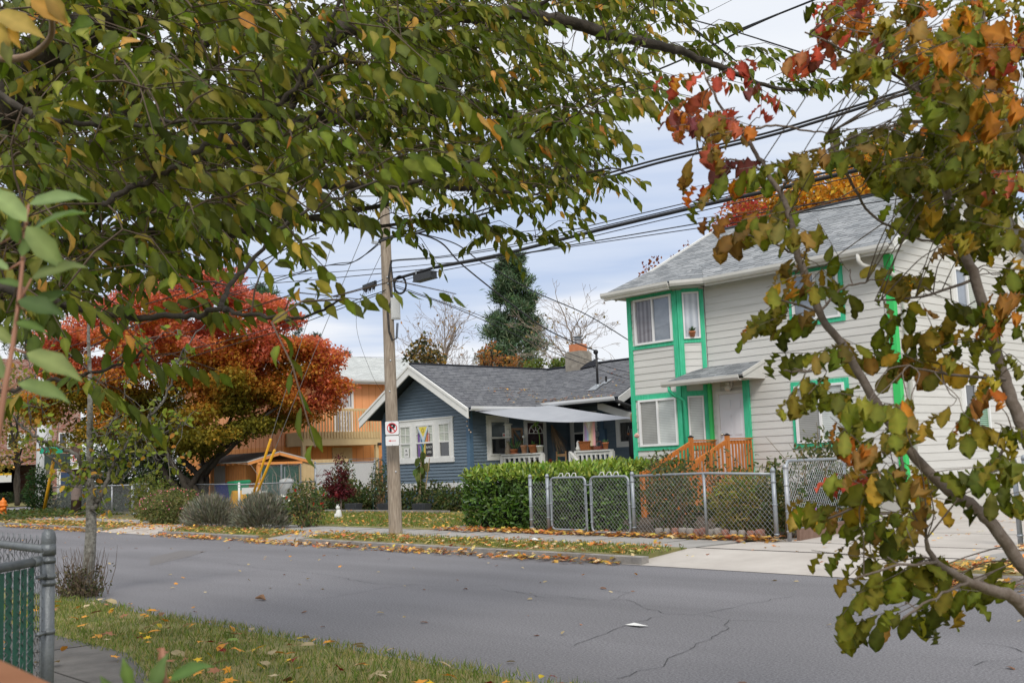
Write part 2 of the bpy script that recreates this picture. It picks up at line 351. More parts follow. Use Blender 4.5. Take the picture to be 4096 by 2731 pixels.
# ------------------------------------------------------------------ the setting
def kb(x): return 11.28-.034*(x+5)          # street face of the far kerb
def fb(x): return 14.27-.034*(x+9.94)       # line of the garden fence
def sheet(name, pts, z, m, sub=0):
    b = MB(); b.face([(p[0], p[1], z) for p in pts]); o = b.build(name, m); tag(o, kind='structure'); return o
def strip(name, xs, fa, fbb, za, zb, m, th=None):
    b = MB()
    for x0, x1 in zip(xs[:-1], xs[1:]):
        P = [(x0, fa(x0), za), (x1, fa(x1), za), (x1, fbb(x1), zb), (x0, fbb(x0), zb)]
        if th is None: b.face(P)
        else: b.hexa([(p[0], p[1], p[2]-th) for p in P]+P)
    o = b.build(name, m); return tag(o, kind='structure')
ground_m = mat('ground_soil_grass', (.085, .085, .035), .95, c2=(.17, .15, .07), vs=3, bump=.5, bs=30)
lawn_m = mat('autumn_lawn', (.12, .14, .04), .95, c2=(.32, .26, .11), vs=2.6, bump=.8, bs=60, detail=9)
asphalt = bpy.data.materials.new('asphalt'); asphalt.use_nodes = True
t = asphalt.node_tree; p = t.nodes['Principled BSDF']; p.inputs['Roughness'].default_value = .82; p.inputs['Specular IOR Level'].default_value = .35
tcn = N(t, 'ShaderNodeTexCoord'); na = N(t, 'ShaderNodeTexNoise'); na.inputs['Scale'].default_value = 55; na.inputs['Detail'].default_value = 4; na.inputs['Roughness'].default_value = .75
nb = N(t, 'ShaderNodeTexNoise'); nb.inputs['Scale'].default_value = .55; nb.inputs['Detail'].default_value = 6
mpa = N(t, 'ShaderNodeMapping'); mpa.inputs['Scale'].default_value = (.35, 1.6, 1)
t.links.new(tcn.outputs['Object'], na.inputs['Vector']); t.links.new(tcn.outputs['Object'], mpa.inputs[0]); t.links.new(mpa.outputs[0], nb.inputs['Vector'])
ra = N(t, 'ShaderNodeValToRGB'); ra.color_ramp.elements[0].position = .36; ra.color_ramp.elements[1].position = .66
ra.color_ramp.elements[0].color = (.085, .084, .092, 1); ra.color_ramp.elements[1].color = (.245, .24, .255, 1); t.links.new(na.outputs[0], ra.inputs[0])
rb = N(t, 'ShaderNodeMath', operation='MULTIPLY_ADD'); rb.inputs[1].default_value = .75; rb.inputs[2].default_value = .62; t.links.new(nb.outputs[0], rb.inputs[0])
mu = N(t, 'ShaderNodeMixRGB', blend_type='MULTIPLY'); mu.inputs[0].default_value = 1; t.links.new(ra.outputs[0], mu.inputs[1]); t.links.new(rb.outputs[0], mu.inputs[2]); t.links.new(mu.outputs[0], p.inputs[0])
bu = N(t, 'ShaderNodeBump'); bu.inputs['Strength'].default_value = .5; bu.inputs['Distance'].default_value = .01; t.links.new(na.outputs[0], bu.inputs['Height']); t.links.new(bu.outputs[0], p.inputs['Normal'])
walk_m = mat('sidewalk_concrete', (.26, .25, .235), .9, c2=(.36, .345, .325), vs=1.6, bump=.3, bs=60, detail=9)
drive_m = mat('driveway_concrete', (.40, .365, .33), .9, c2=(.50, .465, .425), vs=1.3, bump=.35, bs=60, detail=10)
dark_walk_m = mat('dark_sidewalk_concrete', (.085, .08, .075), .9, c2=(.15, .14, .13), vs=3, bump=.4, bs=70, detail=9)  # near sidewalk concrete, darker than the far walk
kerb_m = mat('kerb_concrete', (.20, .185, .17), .9, c2=(.32, .30, .275), vs=5, bump=.4, bs=40)

sheet('ground', [(-1500, -1500), (1500, -1500), (1500, 1500), (-1500, 1500)], -.03, ground_m)
XS = list(np.linspace(-160, 30, 39))
road = strip('road', XS, lambda x: 4.9, kb, 0, 0, asphalt)
sheet('side_street', [(-74, 12.6), (-60.5, 12.6), (-60.5, 140), (-74, 140)], .004, asphalt)
DR0, DR1 = -10.25, -6.35                       # driveway
APR = [(-31.6, -27.2), (-19.7, -17.6)]         # dropped kerbs of the left driveway and of the path crossing
def segs(x0, x1, holes):
    r, a = [], x0
    for h0, h1 in sorted(holes):
        r.append((a, h0)); a = h1
    r.append((a, x1)); return [s for s in r if s[1]-s[0] > .05]
for k, (a, b_) in enumerate(segs(-60, 25, [(DR0, DR1), APR[0], (-21.9, -19.9)])):
    strip('kerb', [a, b_], kb, lambda x: kb(x)+.15, .105, .112, kerb_m, .16)
VG = lambda x: kb(x)+.14
SW0 = lambda x: kb(x)+1.28
SW1 = lambda x: fb(x)-.12
for a, b_ in segs(-60, 25, [(DR0-.25, DR1+.1), APR[0], (-21.9, -19.9)]):
    strip('verge', [a, b_], VG, SW0, .118, .135, lawn_m, .15)
strip('sidewalk', list(np.linspace(-60, DR0-.25, 20)), SW0, SW1, .13, .13, walk_m, .16)
strip('sidewalk', [DR1+.1, 4, 14, 25], SW0, SW1, .13, .13, walk_m, .16)
jm = mat('dark_joint', (.06, .055, .05), .95)  # dark tone for the joints between slabs
b = MB()
for x in np.arange(-58, 24, 1.55):
    if DR0-.3 < x < DR1+.2: continue
    b.box((x, SW0(x)+.01, .12), (x+.014, SW1(x)-.01, .1335))
tag(b.build('sidewalk_joints', jm), kind='structure')
# driveway beside the beige house, sloping down to the street
b = MB()
P0 = [(DR0-.35, kb(DR0)-.02, .006), (DR1+.15, kb(DR1)-.02, .006), (DR1+.1, kb(DR1)+1.3, .12), (DR0-.25, kb(DR0)+1.3, .12)]
b.face(P0); b.face([P0[3], P0[2], (DR1+.1, fb(DR1)+.2, .125), (DR0-.05, fb(DR0)-.1, .125)])
b.face([(DR0-.05, fb(DR0)-.1, .125), (DR1+.1, fb(DR1)+.2, .125), (-6.2, 40, .13), (-11.97, 40, .13), (-11.97, 19, .13), (-10.0, 15.4, .13)])
tag(b.build('driveway', drive_m), kind='structure')
b = MB()
for (x0, y0), (x1, y1) in (((DR0-.2, 12.9), (DR1+.1, 12.75)), ((DR0, 14.25), (DR1+.1, 14.1)), ((-10.2, 16.6), (-6.4, 16.5)), ((-11.9, 19.4), (-6.4, 19.3))):
    b.beam((x0, y0, .122), (x1, y1, .122), .014, .014)
tag(b.build('driveway_joints', jm), kind='structure')
b = MB(); x0, x1 = APR[0]
b.face([(x0-.6, kb(x0)-.02, .006), (x1+.6, kb(x1)-.02, .006), (x1, SW0(x1)+.02, .134), (x0, SW0(x0)+.02, .134)])
b.face([(x0, SW1(x0)-.05, .134), (x1, SW1(x1)-.05, .134), (x1-5, 17.0, .138), (x0-5, 17.0, .138)])
tag(b.build('driveway', drive_m), kind='structure')
b = MB(); b.face([(-21.9, kb(-21)-.02, .006), (-19.9, kb(-20)-.02, .006), (-19.9, SW0(-20)+.02, .134), (-21.9, SW0(-21)+.02, .134)])
tag(b.build('path_apron', walk_m), kind='structure')
# yards behind the walk
def yard(name, pts, z=.135, m=lawn_m): return sheet(name, pts, z, m)
yard('front_lawn', [(-38.5, fb(-38.5)-.12), (-19.0, fb(-19)-.12), (-19.0, 40), (-38.5, 40)])
yard('garden_ground', [(-19.0, fb(-19)-.12), (DR0-.05, fb(DR0)-.12), (-10.0, 15.4), (-12.0, 19), (-12.0, 45), (-19.0, 45)], .137, soil)
yard('yard_ground', [(-58, fb(-58)-.12), (-38.5, fb(-38.5)-.12), (-38.5, 60), (-58, 60)], .133, ground_m)
yard('side_lawn', [(DR1+.12, fb(DR1)-.12), (25, fb(25)-.12), (25, 45), (-6.2, 45)], .131)
b = MB(); b.face([at(1130, 1196, z=.142), at(1075, 1188, z=.142), at(1055, 1205, z=.142), at(1000, 1214, z=.142), at(1075, 1222, z=.142), at(1110, 1216, z=.142)])
tag(b.build('bare_soil_path', mat('gravel_soil', (.20, .175, .15), .95, c2=(.28, .25, .22), vs=8, bump=.5, bs=50)), kind='structure')
# near side
b = MB(); xs = np.linspace(-120, 26, 147); pr = None
for x0, x1 in zip(xs[:-1], xs[1:]):
    e0, e1 = 4.98+.10*noise.noise(Vector((x0*.9, 0, 0))), 4.98+.10*noise.noise(Vector((x1*.9, 0, 0)))
    b.face([(x0, 3.62, .03), (x1, 3.62, .03), (x1, e1-.25, .03), (x0, e0-.25, .03)]); b.face([(x0, e0-.25, .03), (x1, e1-.25, .03), (x1, e1, .004), (x0, e0, .004)])
tag(b.build('near_verge', lawn_m), kind='structure')
sheet('near_lawn', [(-9.2, 1.95), (26, 1.95), (26, 3.62), (-9.2, 3.62)], .026, lawn_m)
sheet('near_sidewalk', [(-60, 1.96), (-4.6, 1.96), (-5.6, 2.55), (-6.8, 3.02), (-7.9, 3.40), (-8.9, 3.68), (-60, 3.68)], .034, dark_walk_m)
b = MB(); b.beam((-60, 3.04, .0345), (-7.2, 2.96, .0345), .012, .008)
for x in np.arange(-40, -9, 1.6): b.beam((x, 2.1, .0345), (x, 3.7, .0345), .012, .008)
tag(b.build('sidewalk_joints', jm), kind='structure')
sheet('near_yard', [(-120, -40), (60, -40), (60, 1.95), (-120, 1.95)], .02, ground_m)

# cracks and old patches in the road surface
crack_m = mat('crack_tar', (.045, .045, .048), .9)
A1 = lambda u, v: (1148.4+.8955*u, 1234.6+.8955*v)
A2 = lambda u, v: (344.5+.769*u, 1177+.769*v)
CRK = [(A1, [(0, 130), (100, 150), (250, 160), (330, 158), (375, 180), (430, 195), (520, 197), (600, 210), (715, 215)]), (A1, [(250, 130), (330, 140), (290, 158)]),
       (A1, [(430, 195), (350, 215), (270, 245), (190, 275)]), (A1, [(590, 210), (580, 235), (520, 265), (450, 300), (400, 330), (300, 360)]),
       (A1, [(1230, 268), (1290, 275), (1344, 290), (1420, 296)]), (A1, [(1230, 325), (1344, 305)]), (A1, [(480, 200), (560, 185), (640, 168), (750, 150)]),
       (A2, [(230, 150), (330, 165), (530, 185), (660, 210), (800, 215), (890, 222), (1040, 215)]), (A2, [(530, 255), (700, 225), (800, 212)]),
       (A2, [(1075, 235), (1200, 245), (1330, 258)]), (A2, [(160, 190), (260, 180), (400, 165)]), (A2, [(0, 152), (90, 130), (150, 133), (20, 157)])]
b = MB()
for fn, pts in CRK:
    W = [at(*fn(*q), z=.004) for q in pts]; fine = []
    for p0, p1 in zip(W[:-1], W[1:]):
        nseg = max(2, int(np.linalg.norm(p1-p0)/.12))
        for k in range(nseg):
            fine.append(p0+(p1-p0)*k/nseg+V(rng.normal(0, .022), rng.normal(0, .022), 0))
    fine.append(W[-1])
    for p0, p1 in zip(fine[:-1], fine[1:]):
        d = unit(p1-p0); s = V(-d[1], d[0], 0)*.0027*rng.uniform(.4, 1.6)
        b.face([p0-s, p1-s, p1+s, p0+s])
o = b.build('road_cracks', crack_m, road)
b = MB(); b.face([at(*A2(*q), z=.003) for q in ((0, 133), (95, 112), (170, 114), (120, 130), (0, 158))]); b.build('road_patch', mat('old_patch', (.115, .108, .108), .85, c2=(.17, .16, .158), vs=60), road)
b = MB()
for x0 in (-68.5,):
    b.face([(x0, 13.6, .009), (x0+.35, 13.6, .009), (x0+.35, 40, .009), (x0, 40, .009)])
b.face([(-73.5, 15.2, .009), (-61, 15.2, .009), (-61, 15.65, .009), (-73.5, 15.65, .009)])
b.build('road_marking', mat('white_road_paint', (.7, .7, .7), .7), bpy.data.objects['side_street'])

# ------------------------------------------------------------------ building helpers
def siding(b, O, e, n, w, z0, z1, ex, clip=None, t0=.017, t1=.003):
    O, e, n = V(O), V(e), V(n); k = 0; z = z0
    while z < z1-1e-4:
        zb = min(z+ex, z1); sa = clip(z) if clip else (0, w); sb = clip(zb) if clip else (0, w)
        if sa[1]-sa[0] > .01:
            if sb[1] <= sb[0]: mid = (sa[0]+sa[1])/2; sb = (mid, mid+.001)
            p = lambda s, zz, t: V(O[0], O[1], 0)+e*s+n*t+V(0, 0, zz)
            b.face([p(sa[0], z, t0), p(sa[1], z, t0), p(sb[1], zb, t1), p(sb[0], zb, t1)])
            b.face([p(sa[0], z, -.02), p(sa[1], z, -.02), p(sa[1], z, t0), p(sa[0], z, t0)])
        z = zb
def slab(b, a, c, d, e, th=.05, mt=0, ms=1):
    """roof plane: a,c along the eave, d,e along the ridge (d above c)"""
    a, c, d, e = map(V, (a, c, d, e)); ux = unit(c-a)
    def uv(q): q = q-a; s = q@ux; return (float(s), float(np.linalg.norm(q-ux*s)))
    up = unit(np.cross(c-a, e-a)); up = up if up[2] > 0 else -up
    b.face([a, c, d, e], mt, [uv(a), uv(c), uv(d), uv(e)])
    lo = [q-up*th for q in (a, c, d, e)]; b.face(lo[::-1], ms)
    q = [a, c, d, e]
    for i in range(4): b.face([q[i], q[(i+1) % 4], lo[(i+1) % 4], lo[i]], ms)
def window(house, O, e, n, w, h, panes, fm=vinyl, fw=.055, mull='v', casing=None, cw=.10, cm=None, hs=(), head=0, split=.5, sill=0, grid=None, depth=.06, kind='window'):
    O, e, n, u = V(O), V(e), V(n), V(0, 0, 1)
    b = MB()
    b.obox(O+n*.018, e, n, u, fw, depth, h); b.obox(O+e*(w-fw)+n*.018, e, n, u, fw, depth, h)
    b.obox(O+e*fw+n*.018, e, n, u, w-2*fw, depth, fw); b.obox(O+e*fw+u*(h-fw)+n*.018, e, n, u, w-2*fw, depth, fw)
    rects = []
    if mull == 'v':
        s = w*split; b.obox(O+e*(s-fw*.5)+u*fw+n*.018, e, n, u, fw, depth-.006, h-2*fw)
        rects = [(fw, fw, s-fw*1.5, h-2*fw), (s+fw*.5, fw, w-fw*1.5-s, h-2*fw)]
    elif mull == 'h':
        s = h*split; b.obox(O+e*fw+u*(s-fw*.5)+n*.018, e, n, u, w-2*fw, depth-.006, fw)
        rects = [(fw, fw, w-2*fw, s-fw*1.5), (fw, s+fw*.5, w-2*fw, h-fw*1.5-s)]
    else: rects = [(fw, fw, w-2*fw, h-2*fw)]
    if grid:
        x, z, ww, hh = rects[-1]; gx, gz_ = grid
        for k in range(1, gx): b.obox(O+e*(x+ww*k/gx-.011)+u*z+n*.03, e, n, u, .022, .024, hh)
        for k in range(1, gz_): b.obox(O+e*x+u*(z+hh*k/gz_-.011)+n*.031, e, n, u, ww, .021, .022)
    f = b.build(kind, fm, house)
    for i, (x, z, ww, hh) in enumerate(rects):
        q = MB(); q.obox(O+e*x+u*z+n*.019, e, n, u, ww, .012+.004*i, hh); q.build('pane', panes[i % len(panes)], f)
    if casing:
        q = MB(); l, r, tp, bt = casing; d = .042
        if l: q.obox(O-e*l-u*bt+n*.001, e, n, u, l, d, h+tp+bt)
        if r: q.obox(O+e*w-u*bt+n*.001, e, n, u, r, d, h+tp+bt)
        if tp: q.obox(O+u*h+n*.002, e, n, u, w, d, tp)
        if bt: q.obox(O-u*bt+n*.002, e, n, u, w, d, bt)
        if sill: q.obox(O-e*(l+.03)-u*(bt+.0)+n*.002, e, n, u, w+l+r+.06, d+.05, sill)
        q.build('casing', cm, f)
    return f
bl_dark = blindmat('grey_blinds', (.22, .22, .205), (.33, .33, .31), 24, soft=True)
bl_light = blindmat('pale_blinds', (.38, .41, .40), (.58, .61, .59), 24, soft=True)
bl_mid = blindmat('cream_blinds', (.30, .33, .27), (.50, .52, .45), 20)
curt_grey = blindmat('grey_curtain', (.13, .12, .14), (.27, .26, .29), 7, soft=True, axis=0)
curt_white = blindmat('white_curtain', (.36, .40, .46), (.55, .58, .63), 8, soft=True, axis=0)
glass_sky = mat('blue_grey_glass', (.12, .15, .19), .05, c2=(.30, .33, .38), vs=1.1, spec=.6, coat=1)
X_, Y_, nX, nY = V(1, 0, 0), V(0, 1, 0), V(1, 0, 0), V(0, -1, 0)

# ------------------------------------------------------------------ beige two storey house with green trim
H1 = thing('beige_house', 'two storey beige lap sided house with bright green trim and grey shingle roof', 'house', (-15.6, 26, .13))
ZE, ZR, YR = 5.78, 8.10, 26.0
b = MB()
siding(b, (-17.1, 22, 0), X_, nY, 5.1, .48, ZE+.05, .178)
# bay front and the slanted bay side
siding(b, (-19.3, 21.57, 0), X_, nY, 1.62, .48, ZE+.05, .178)
ea = unit(V(.53, .43, 0)); na_ = V(ea[1], -ea[0], 0)
siding(b, (-17.66, 21.57, 0), ea, na_, .68, 3.05, ZE+.05, .178)
siding(b, (-17.66, 21.57, 0), ea, na_, .68, .48, 3.3, .178)
b.build('front_wall', siding_m, H1)
b = MB()
def gab(z): return (0, 8) if z < ZE+.1 else ((z-ZE-.1)/.5+0.0, 8-(z-ZE-.1)/.5)
siding(b, (-12, 22, 0), Y_, nX, 8, .48, 7.9, .178, gab); b.build('gable_wall', siding_m, H1)
b = MB(); b.box((-19.28, 22.02, .1), (-12.02, 29.98, ZE+.02)); b.box((-19.28, 21.6, .1), (-17.7, 22.02, ZE))
b.face([(-19.28, 22.02, ZE+.02), (-19.28, 29.98, ZE+.02), (-19.28, 26, 7.75)]); b.build('back_walls', siding_m, H1)
b = MB(); b.box((-19.3, 22.0, .05), (-11.985, 30, .48)); b.box((-19.3, 21.58, .05), (-17.68, 22.0, .48)); b.build('foundation', concrete_w, H1)
b = MB()
XL, XR, EY = -19.72, -11.62, 21.50
slab(b, (XL, EY, 5.86), (XR, EY, 5.86), (XR, YR, ZR+.02), (XL, YR, ZR+.02), .09)
slab(b, (XR, 30.5, 5.86), (XL, 30.5, 5.86), (XL, YR, ZR+.02), (XR, YR, ZR+.02), .09)
# roof over the bay, dying into the main slope
zb0 = 5.86
A_, B_, C_, D_ = V(XL, 21.06, zb0), V(-17.45, 21.06, zb0), V(-16.72, 21.50, zb0), V(-17.7, 22.7, 6.50)
b.face([A_, B_, D_, V(XL, 22.9, 6.63)], 0, [(0, 0), (2.2, 0), (2.0, 1.6), (0, 1.8)])
b.face([B_, C_, D_], 0, [(0, 0), (.8, 0), (.3, 1.3)])
b.face([A_-V(0, 0, .06), V(XL, 21.5, zb0-.06), C_-V(0, 0, .06), B_-V(0, 0, .06)], 1)
b.face([A_, V(XL, 22.9, 6.63), V(XL, 21.5, 5.8)], 1)
b.tube([(XL, YR, ZR+.03), (XR, YR, ZR+.03)], .05, 6)
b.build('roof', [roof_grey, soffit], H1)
b = MB(); g = .12
def gut(b, p, q, out_):
    p, q, o = V(p), V(q), V(out_); e = unit(q-p); L = np.linalg.norm(q-p)
    prof = [(0, 0), (.09, 0), (.125, .06), (.13, .13), (.115, .13), (.10, .07), (.085, .015), (0, .015)]
    pts = [[pp+o*x+V(0, 0, z-.13) for x, z in prof] for pp in (p, q)]; k = len(prof)
    for i in range(k): b.face([pts[0][i], pts[0][(i+1) % k], pts[1][(i+1) % k], pts[1][i]])
    b.face(pts[0]); b.face(pts[1][::-1])
gut(b, (-16.66, EY-.01, 5.86), (XR-.04, EY-.01, 5.86), (0, -1, 0))
gut(b, (XL, 21.05, 5.86), (-17.42, 21.05, 5.86), (0, -1, 0))
gut(b, (-17.44, 21.05, 5.86), (-16.68, 21.49, 5.86), na_)
b.beam((-16.7, EY+.03, 5.76), (XR, EY+.03, 5.76), .03, .17); b.beam((XL, 21.09, 5.76), (-17.5, 21.09, 5.76), .03, .17)
b.build('gutter', gutter_m, H1)
for x in (XR+.015, XL-.015):   # rake boards
    for y0, s_ in ((EY, -1), (30.5, 1)):
        b = MB(); b.beam((x, y0, 5.80), (x, YR, ZR-.05), .03, .22, up=(0, .46*s_, .89))
        xx = x+(.012 if x > -15 else -.012); b.beam((xx, y0, 5.89), (xx, YR, ZR+.04), .03, .07, up=(0, .46*s_, .89)); b.build('rake_board', white, H1)
pw = thing('window_plant', 'spiky succulent in a terracotta pot standing in the slanted upper bay window', 'potted plant', (-17.36, 21.78, 4.5))
pc = V(-17.66, 21.57, 0)+unit(V(.53, .43, 0))*.345+V(.64, -.78, 0)*.075
b = MB(); b.lathe(pc+V(0, 0, 4.49), [(.055, 0), (.08, .11), (.09, .11), (.09, .14), (.001, .14)], 12); b.build('pot', terracotta, pw, True)
A = rdir(26)*[.8, .8, .3]+[0, 0, .7]; leaves('foliage', np.repeat((pc+V(0, 0, 4.63))[None], 26, 0), A, rdir(26), rng.uniform(.09, .17, 26), .03, pick([(.07, .14, .06), (.10, .17, .08)], 26), T_OVAL, leaf_thick, pw)
b = MB()   # soffits
b.face([(-16.9, EY, 5.73), (XR, EY, 5.73), (XR, 22.0, 5.735), (-16.9, 22.0, 5.735)]); b.face([(XL, 21.07, 5.73), (-17.5, 21.07, 5.73), (-16.9, 21.5, 5.735), (-17.1, 22.0, 5.736), (XL, 22, 5.736)])
b.build('soffit', mat('beige_soffit', (.46, .45, .42), .8), H1)
# green boards
b = MB(); tz = 5.70
b.obox((-12.12, 21.955, .40), X_, Y_, V(0, 0, 1), .165, .045, tz-.38); b.build('corner_board', green_lime, H1)
b = MB(); b.obox((-12.0, 21.957, .40), X_, Y_, V(0, 0, 1), .044, .15, tz-.38); b.build('corner_board', green_lime, H1)
b = MB(); b.obox((-19.34, 21.525, .42), X_, Y_, V(0, 0, 1), .13, .045, tz-.35); b.build('corner_board', green_trim, H1)
def board(O, e, n, w, h, d=.035, nm='trim_board', m=green_trim):
    b = MB(); b.obox(V(O)+V(n)*.004, e, n, V(0, 0, 1), w, d, h); return b.build(nm, m, H1)
FB, FN = V(-19.3, 21.57, 0), nY
def fbx(x, z): return V(x, 21.57, z)
# upper bay: trims round the front window and the slanted window
board(fbx(-19.21, 4.33), X_, nY, 1.42, .10); board(fbx(-19.21, 5.64), X_, nY, 1.42, .14); board(fbx(-17.80, .48), X_, nY, .15, tz-.48, .04)
board(fbx(-19.21, 1.69), X_, nY, 1.42, .10); board(fbx(-19.21, 3.0), X_, nY, 1.42, .13)
SO = lambda s, z: V(-17.66, 21.57, z)+ea*s
board(SO(-.0, .48), ea, na_, .13, tz-.48, .04); board(SO(.56, 3.3), ea, na_, .11, tz-3.3, .036); board(SO(.13, 4.35), ea, na_, .43, .10); board(SO(.13, 5.64), ea, na_, .43, .12)
board(SO(.54, .48), ea, na_, .16, 2.85, .04); board(SO(.13, 3.0), ea, na_, .41, .13); board(SO(.13, 1.65), ea, na_, .41, .15)
window(H1, fbx(-19.08, 4.43), X_, nY, 1.27, 1.21, [curt_grey, glass_sky])
window(H1, fbx(-19.08, 1.79), X_, nY, 1.27, 1.21, [bl_dark, bl_light])
window(H1, SO(.135, 4.45), ea, na_, .42, 1.19, [curt_white], mull=None, fw=.04)
window(H1, SO(.135, 1.80), ea, na_, .40, 1.20, [bl_light], mull=None, fw=.04)
window(H1, (-14.61, 22, 1.69), X_, nY, 1.31, 1.33, [bl_dark, bl_light], casing=(.10, .10, .10, .11), cm=green_trim)
window(H1, (-14.51, 22, 4.50), X_, nY, 1.25, 1.13, [glass_sky, bl_light], casing=(.10, .10, .08, .10), cm=green_trim)
window(H1, (-12, 24.86, 1.84), Y_, nX, 1.22, 1.12, [dark_glass, blindmat('green_blinds', (.03, .07, .04), (.20, .42, .24), 20)], casing=(.10, .10, .11, .10), cm=white)  # second pane striped in dark and pale green
window(H1, (-12, 24.86, 4.50), Y_, nX, 1.22, 1.20, [glass_sky, bl_mid], casing=(.10, .10, .11, .10), cm=white)
# recessed entrance
b = MB(); b.box((-16.95, 21.985, 1.0), (-15.98, 21.99, 3.32)); b.build('porch_opening', mat('porch_back_panel', (.48, .47, .44), .7), H1)  # flat panel in a darker beige than the siding
siding_b = MB(); siding(siding_b, (-17.06, 21.98, 0), X_, nY, .30, 1.0, 3.3, .178); siding_b.build('porch_wall', siding_m, H1)
board((-17.10, 21.97, .48), X_, nY, .09, 2.85, .07, m=green_lime); board((-16.06, 21.99, .48), X_, nY, .17, 2.9, .06)
b = MB(); b.obox((-16.80, 21.985, 1.0), X_, nY, V(0, 0, 1), .74, .03, 1.98)
d = b.build('door', mat('white_door', (.66, .67, .70), .4), H1)
b = MB()
for zz, hh in ((1.12, .72), (1.98, .5), (2.62, .22)):
    for xx in (-16.66, -16.36): b.obox((xx, 21.954, zz), X_, nY, V(0, 0, 1), .20, .012, hh)
b.build('door_panels', MATS['white_door'], d)
b = MB(); b.sphere((-16.73, 21.90, 2.0), .035); b.tube([(-16.73, 21.96, 2.0), (-16.73, 21.91, 2.0)], .015); b.build('knob', mat('brushed_nickel', (.6, .58, .52), .3, 1.), d, True)
b = MB(); b.obox((-16.88, 21.985, 1.0), X_, nY, V(0, 0, 1), .08, .05, 2.07); b.obox((-16.80, 21.985, 2.985), X_, nY, V(0, 0, 1), .74, .05, .08); b.build('door_frame', gutter_m, H1)
b = MB(); b.sphere((-16.45, 21.86, 3.13), .085, 14, 10); b.tube([(-16.45, 21.86, 3.2), (-16.45, 21.86, 3.27)], .06); b.obox((-16.52, 21.985, 3.12), X_, nY, V(0, 0, 1), .14, .06, .2)
b.build('porch_lamp', mat('frosted_globe', (.62, .60, .55), .3), H1, True)
# canopy over the door
b = MB(); cz = 3.36
slab(b, (-17.80, 21.10, cz), (-15.42, 21.10, cz), (-15.42, 21.99, cz+.36), (-17.30, 21.99, cz+.36), .03)
cp = b.build('porch_canopy', [roof_grey, soffit], H1)
b = MB(); b.face([(-15.42, 21.12, cz-.03), (-15.42, 21.99, cz+.33), (-15.42, 21.99, cz-.08), (-15.42, 21.12, cz-.08)]); b.face([(-17.74, 21.12, cz-.08), (-15.42, 21.12, cz-.08), (-15.42, 21.99, cz-.08), (-17.2, 21.99, cz-.08)])
b.beam((-15.41, 21.08, cz-.01), (-15.41, 21.99, cz+.35), .03, .08); b.build('canopy_cheek', siding_m, cp)
b = MB(); gut(b, (-17.83, 21.09, cz), (-15.46, 21.09, cz), (0, -1, 0)); b.build('canopy_gutter', gutter_m, cp)
b = MB(); b.tube([(-17.62, 21.04, cz-.12), (-17.62, 21.04, cz-.22), (-17.58, 21.14, cz-.33), (-17.50, 21.42, cz-.46), (-17.50, 21.47, cz-.60), (-17.50, 21.48, .55)], .043, 8); b.build('downspout', green_trim, H1, True)
b = MB(); b.tube([(-12.42, 21.44, 5.75), (-12.42, 21.44, 5.60), (-12.38, 21.52, 5.50), (-11.93, 21.9, 5.28), (-11.90, 22.22, 5.16), (-11.90, 22.30, 5.0), (-11.90, 22.30, .4)], .05, 8); b.build('downspout', gutter_m, H1, True)

# wooden front steps
ST = thing('front_steps', 'orange stained wooden steps with slatted railings up to the white door', 'steps', (-16.4, 21.2, .137))
b = MB(); b.box((-17.05, 20.98, .90), (-15.88, 21.93, .985))
b.build('landing', orange_wood, ST)
nst = 6
for k in range(nst):
    z = .985-(k+1)*(.85/(nst+.0)); y = 20.98-k*.285
    b = MB(); b.box((-17.0, y-.30, z-.04), (-15.92, y-.002, z)); b.box((-16.98, y-.03, z+.001), (-15.94, y-.004, z+.10)); b.build('tread', orange_wood, ST)
for x, xo in ((-17.02, 0), (-15.93, 0)):
    b = MB(); b.obox((x-.045, 20.99, .15), X_, Y_, V(0, 0, 1), .09, .09, 1.80); po = b.build('post', orange_wood, ST)
    b = MB(); b.obox((x-.055, 20.98, 1.95), X_, Y_, V(0, 0, 1), .11, .11, .02); b.lathe((x, 21.035, 1.97), [(.075, 0), (.02, .03)], 4); b.build('post_cap', black_p, po)
    b = MB(); b.beam((x, 21.08, 1.87), (x, 21.97, 1.87), .10, .035); b.beam((x, 21.08, 1.79), (x, 21.97, 1.79), .035, .09); b.beam((x, 21.08, 1.08), (x, 21.97, 1.08), .035, .09); b.build('handrail', orange_wood, ST)
    for k in range(7):
        y = 21.16+k*.122; q = MB(); q.obox((x+.02, y, 1.03), X_, Y_, V(0, 0, 1), .035, .035, .80); q.build('baluster', orange_wood, ST)
    yb, zb_ = 19.25, .34
    q = MB(); q.beam((x, 20.99, 1.80), (x, yb, zb_+.80), .045, .10); q.beam((x, 20.99, .98), (x, yb, zb_-.05), .04, .22); q.build('stair_rail', orange_wood, ST)
    for k in range(12):
        f_ = (k+.6)/12; y = 20.99+(yb-20.99)*f_; zt = 1.80+(zb_+.80-1.80)*f_
        q = MB(); q.obox((x+.02, y, zt-.80), X_, Y_, V(0, 0, 1), .035, .035, .82); q.build('baluster', orange_wood, ST)
    q = MB(); q.obox((x-.045, yb-.1, .13), X_, Y_, V(0, 0, 1), .09, .09, 1.05); q.build('post', orange_wood, ST)
q = MB()
for k in range(-9, 12):
    y0 = 21.0+k*.1
    for s in (1, -1):
        a0, a1 = (0, .74); ya, yb2 = (y0, y0+.74) if s > 0 else (y0+.74, y0)
        lo, hi = 21.02, 21.95
        # clip to the frame
        t0, t1 = 0., 1.; dy = yb2-ya
        ta, tb = sorted(((lo-ya)/dy, (hi-ya)/dy)); t0, t1 = max(t0, ta), min(t1, tb)
        if t1-t0 > .05: q.beam((-15.86+.012*s, ya+dy*t0, .16+.72*t0), (-15.86+.012*s, ya+dy*t1, .16+.72*t1), .03, .01, up=(1, 0, 0))
q.build('lattice', orange_wood, ST)
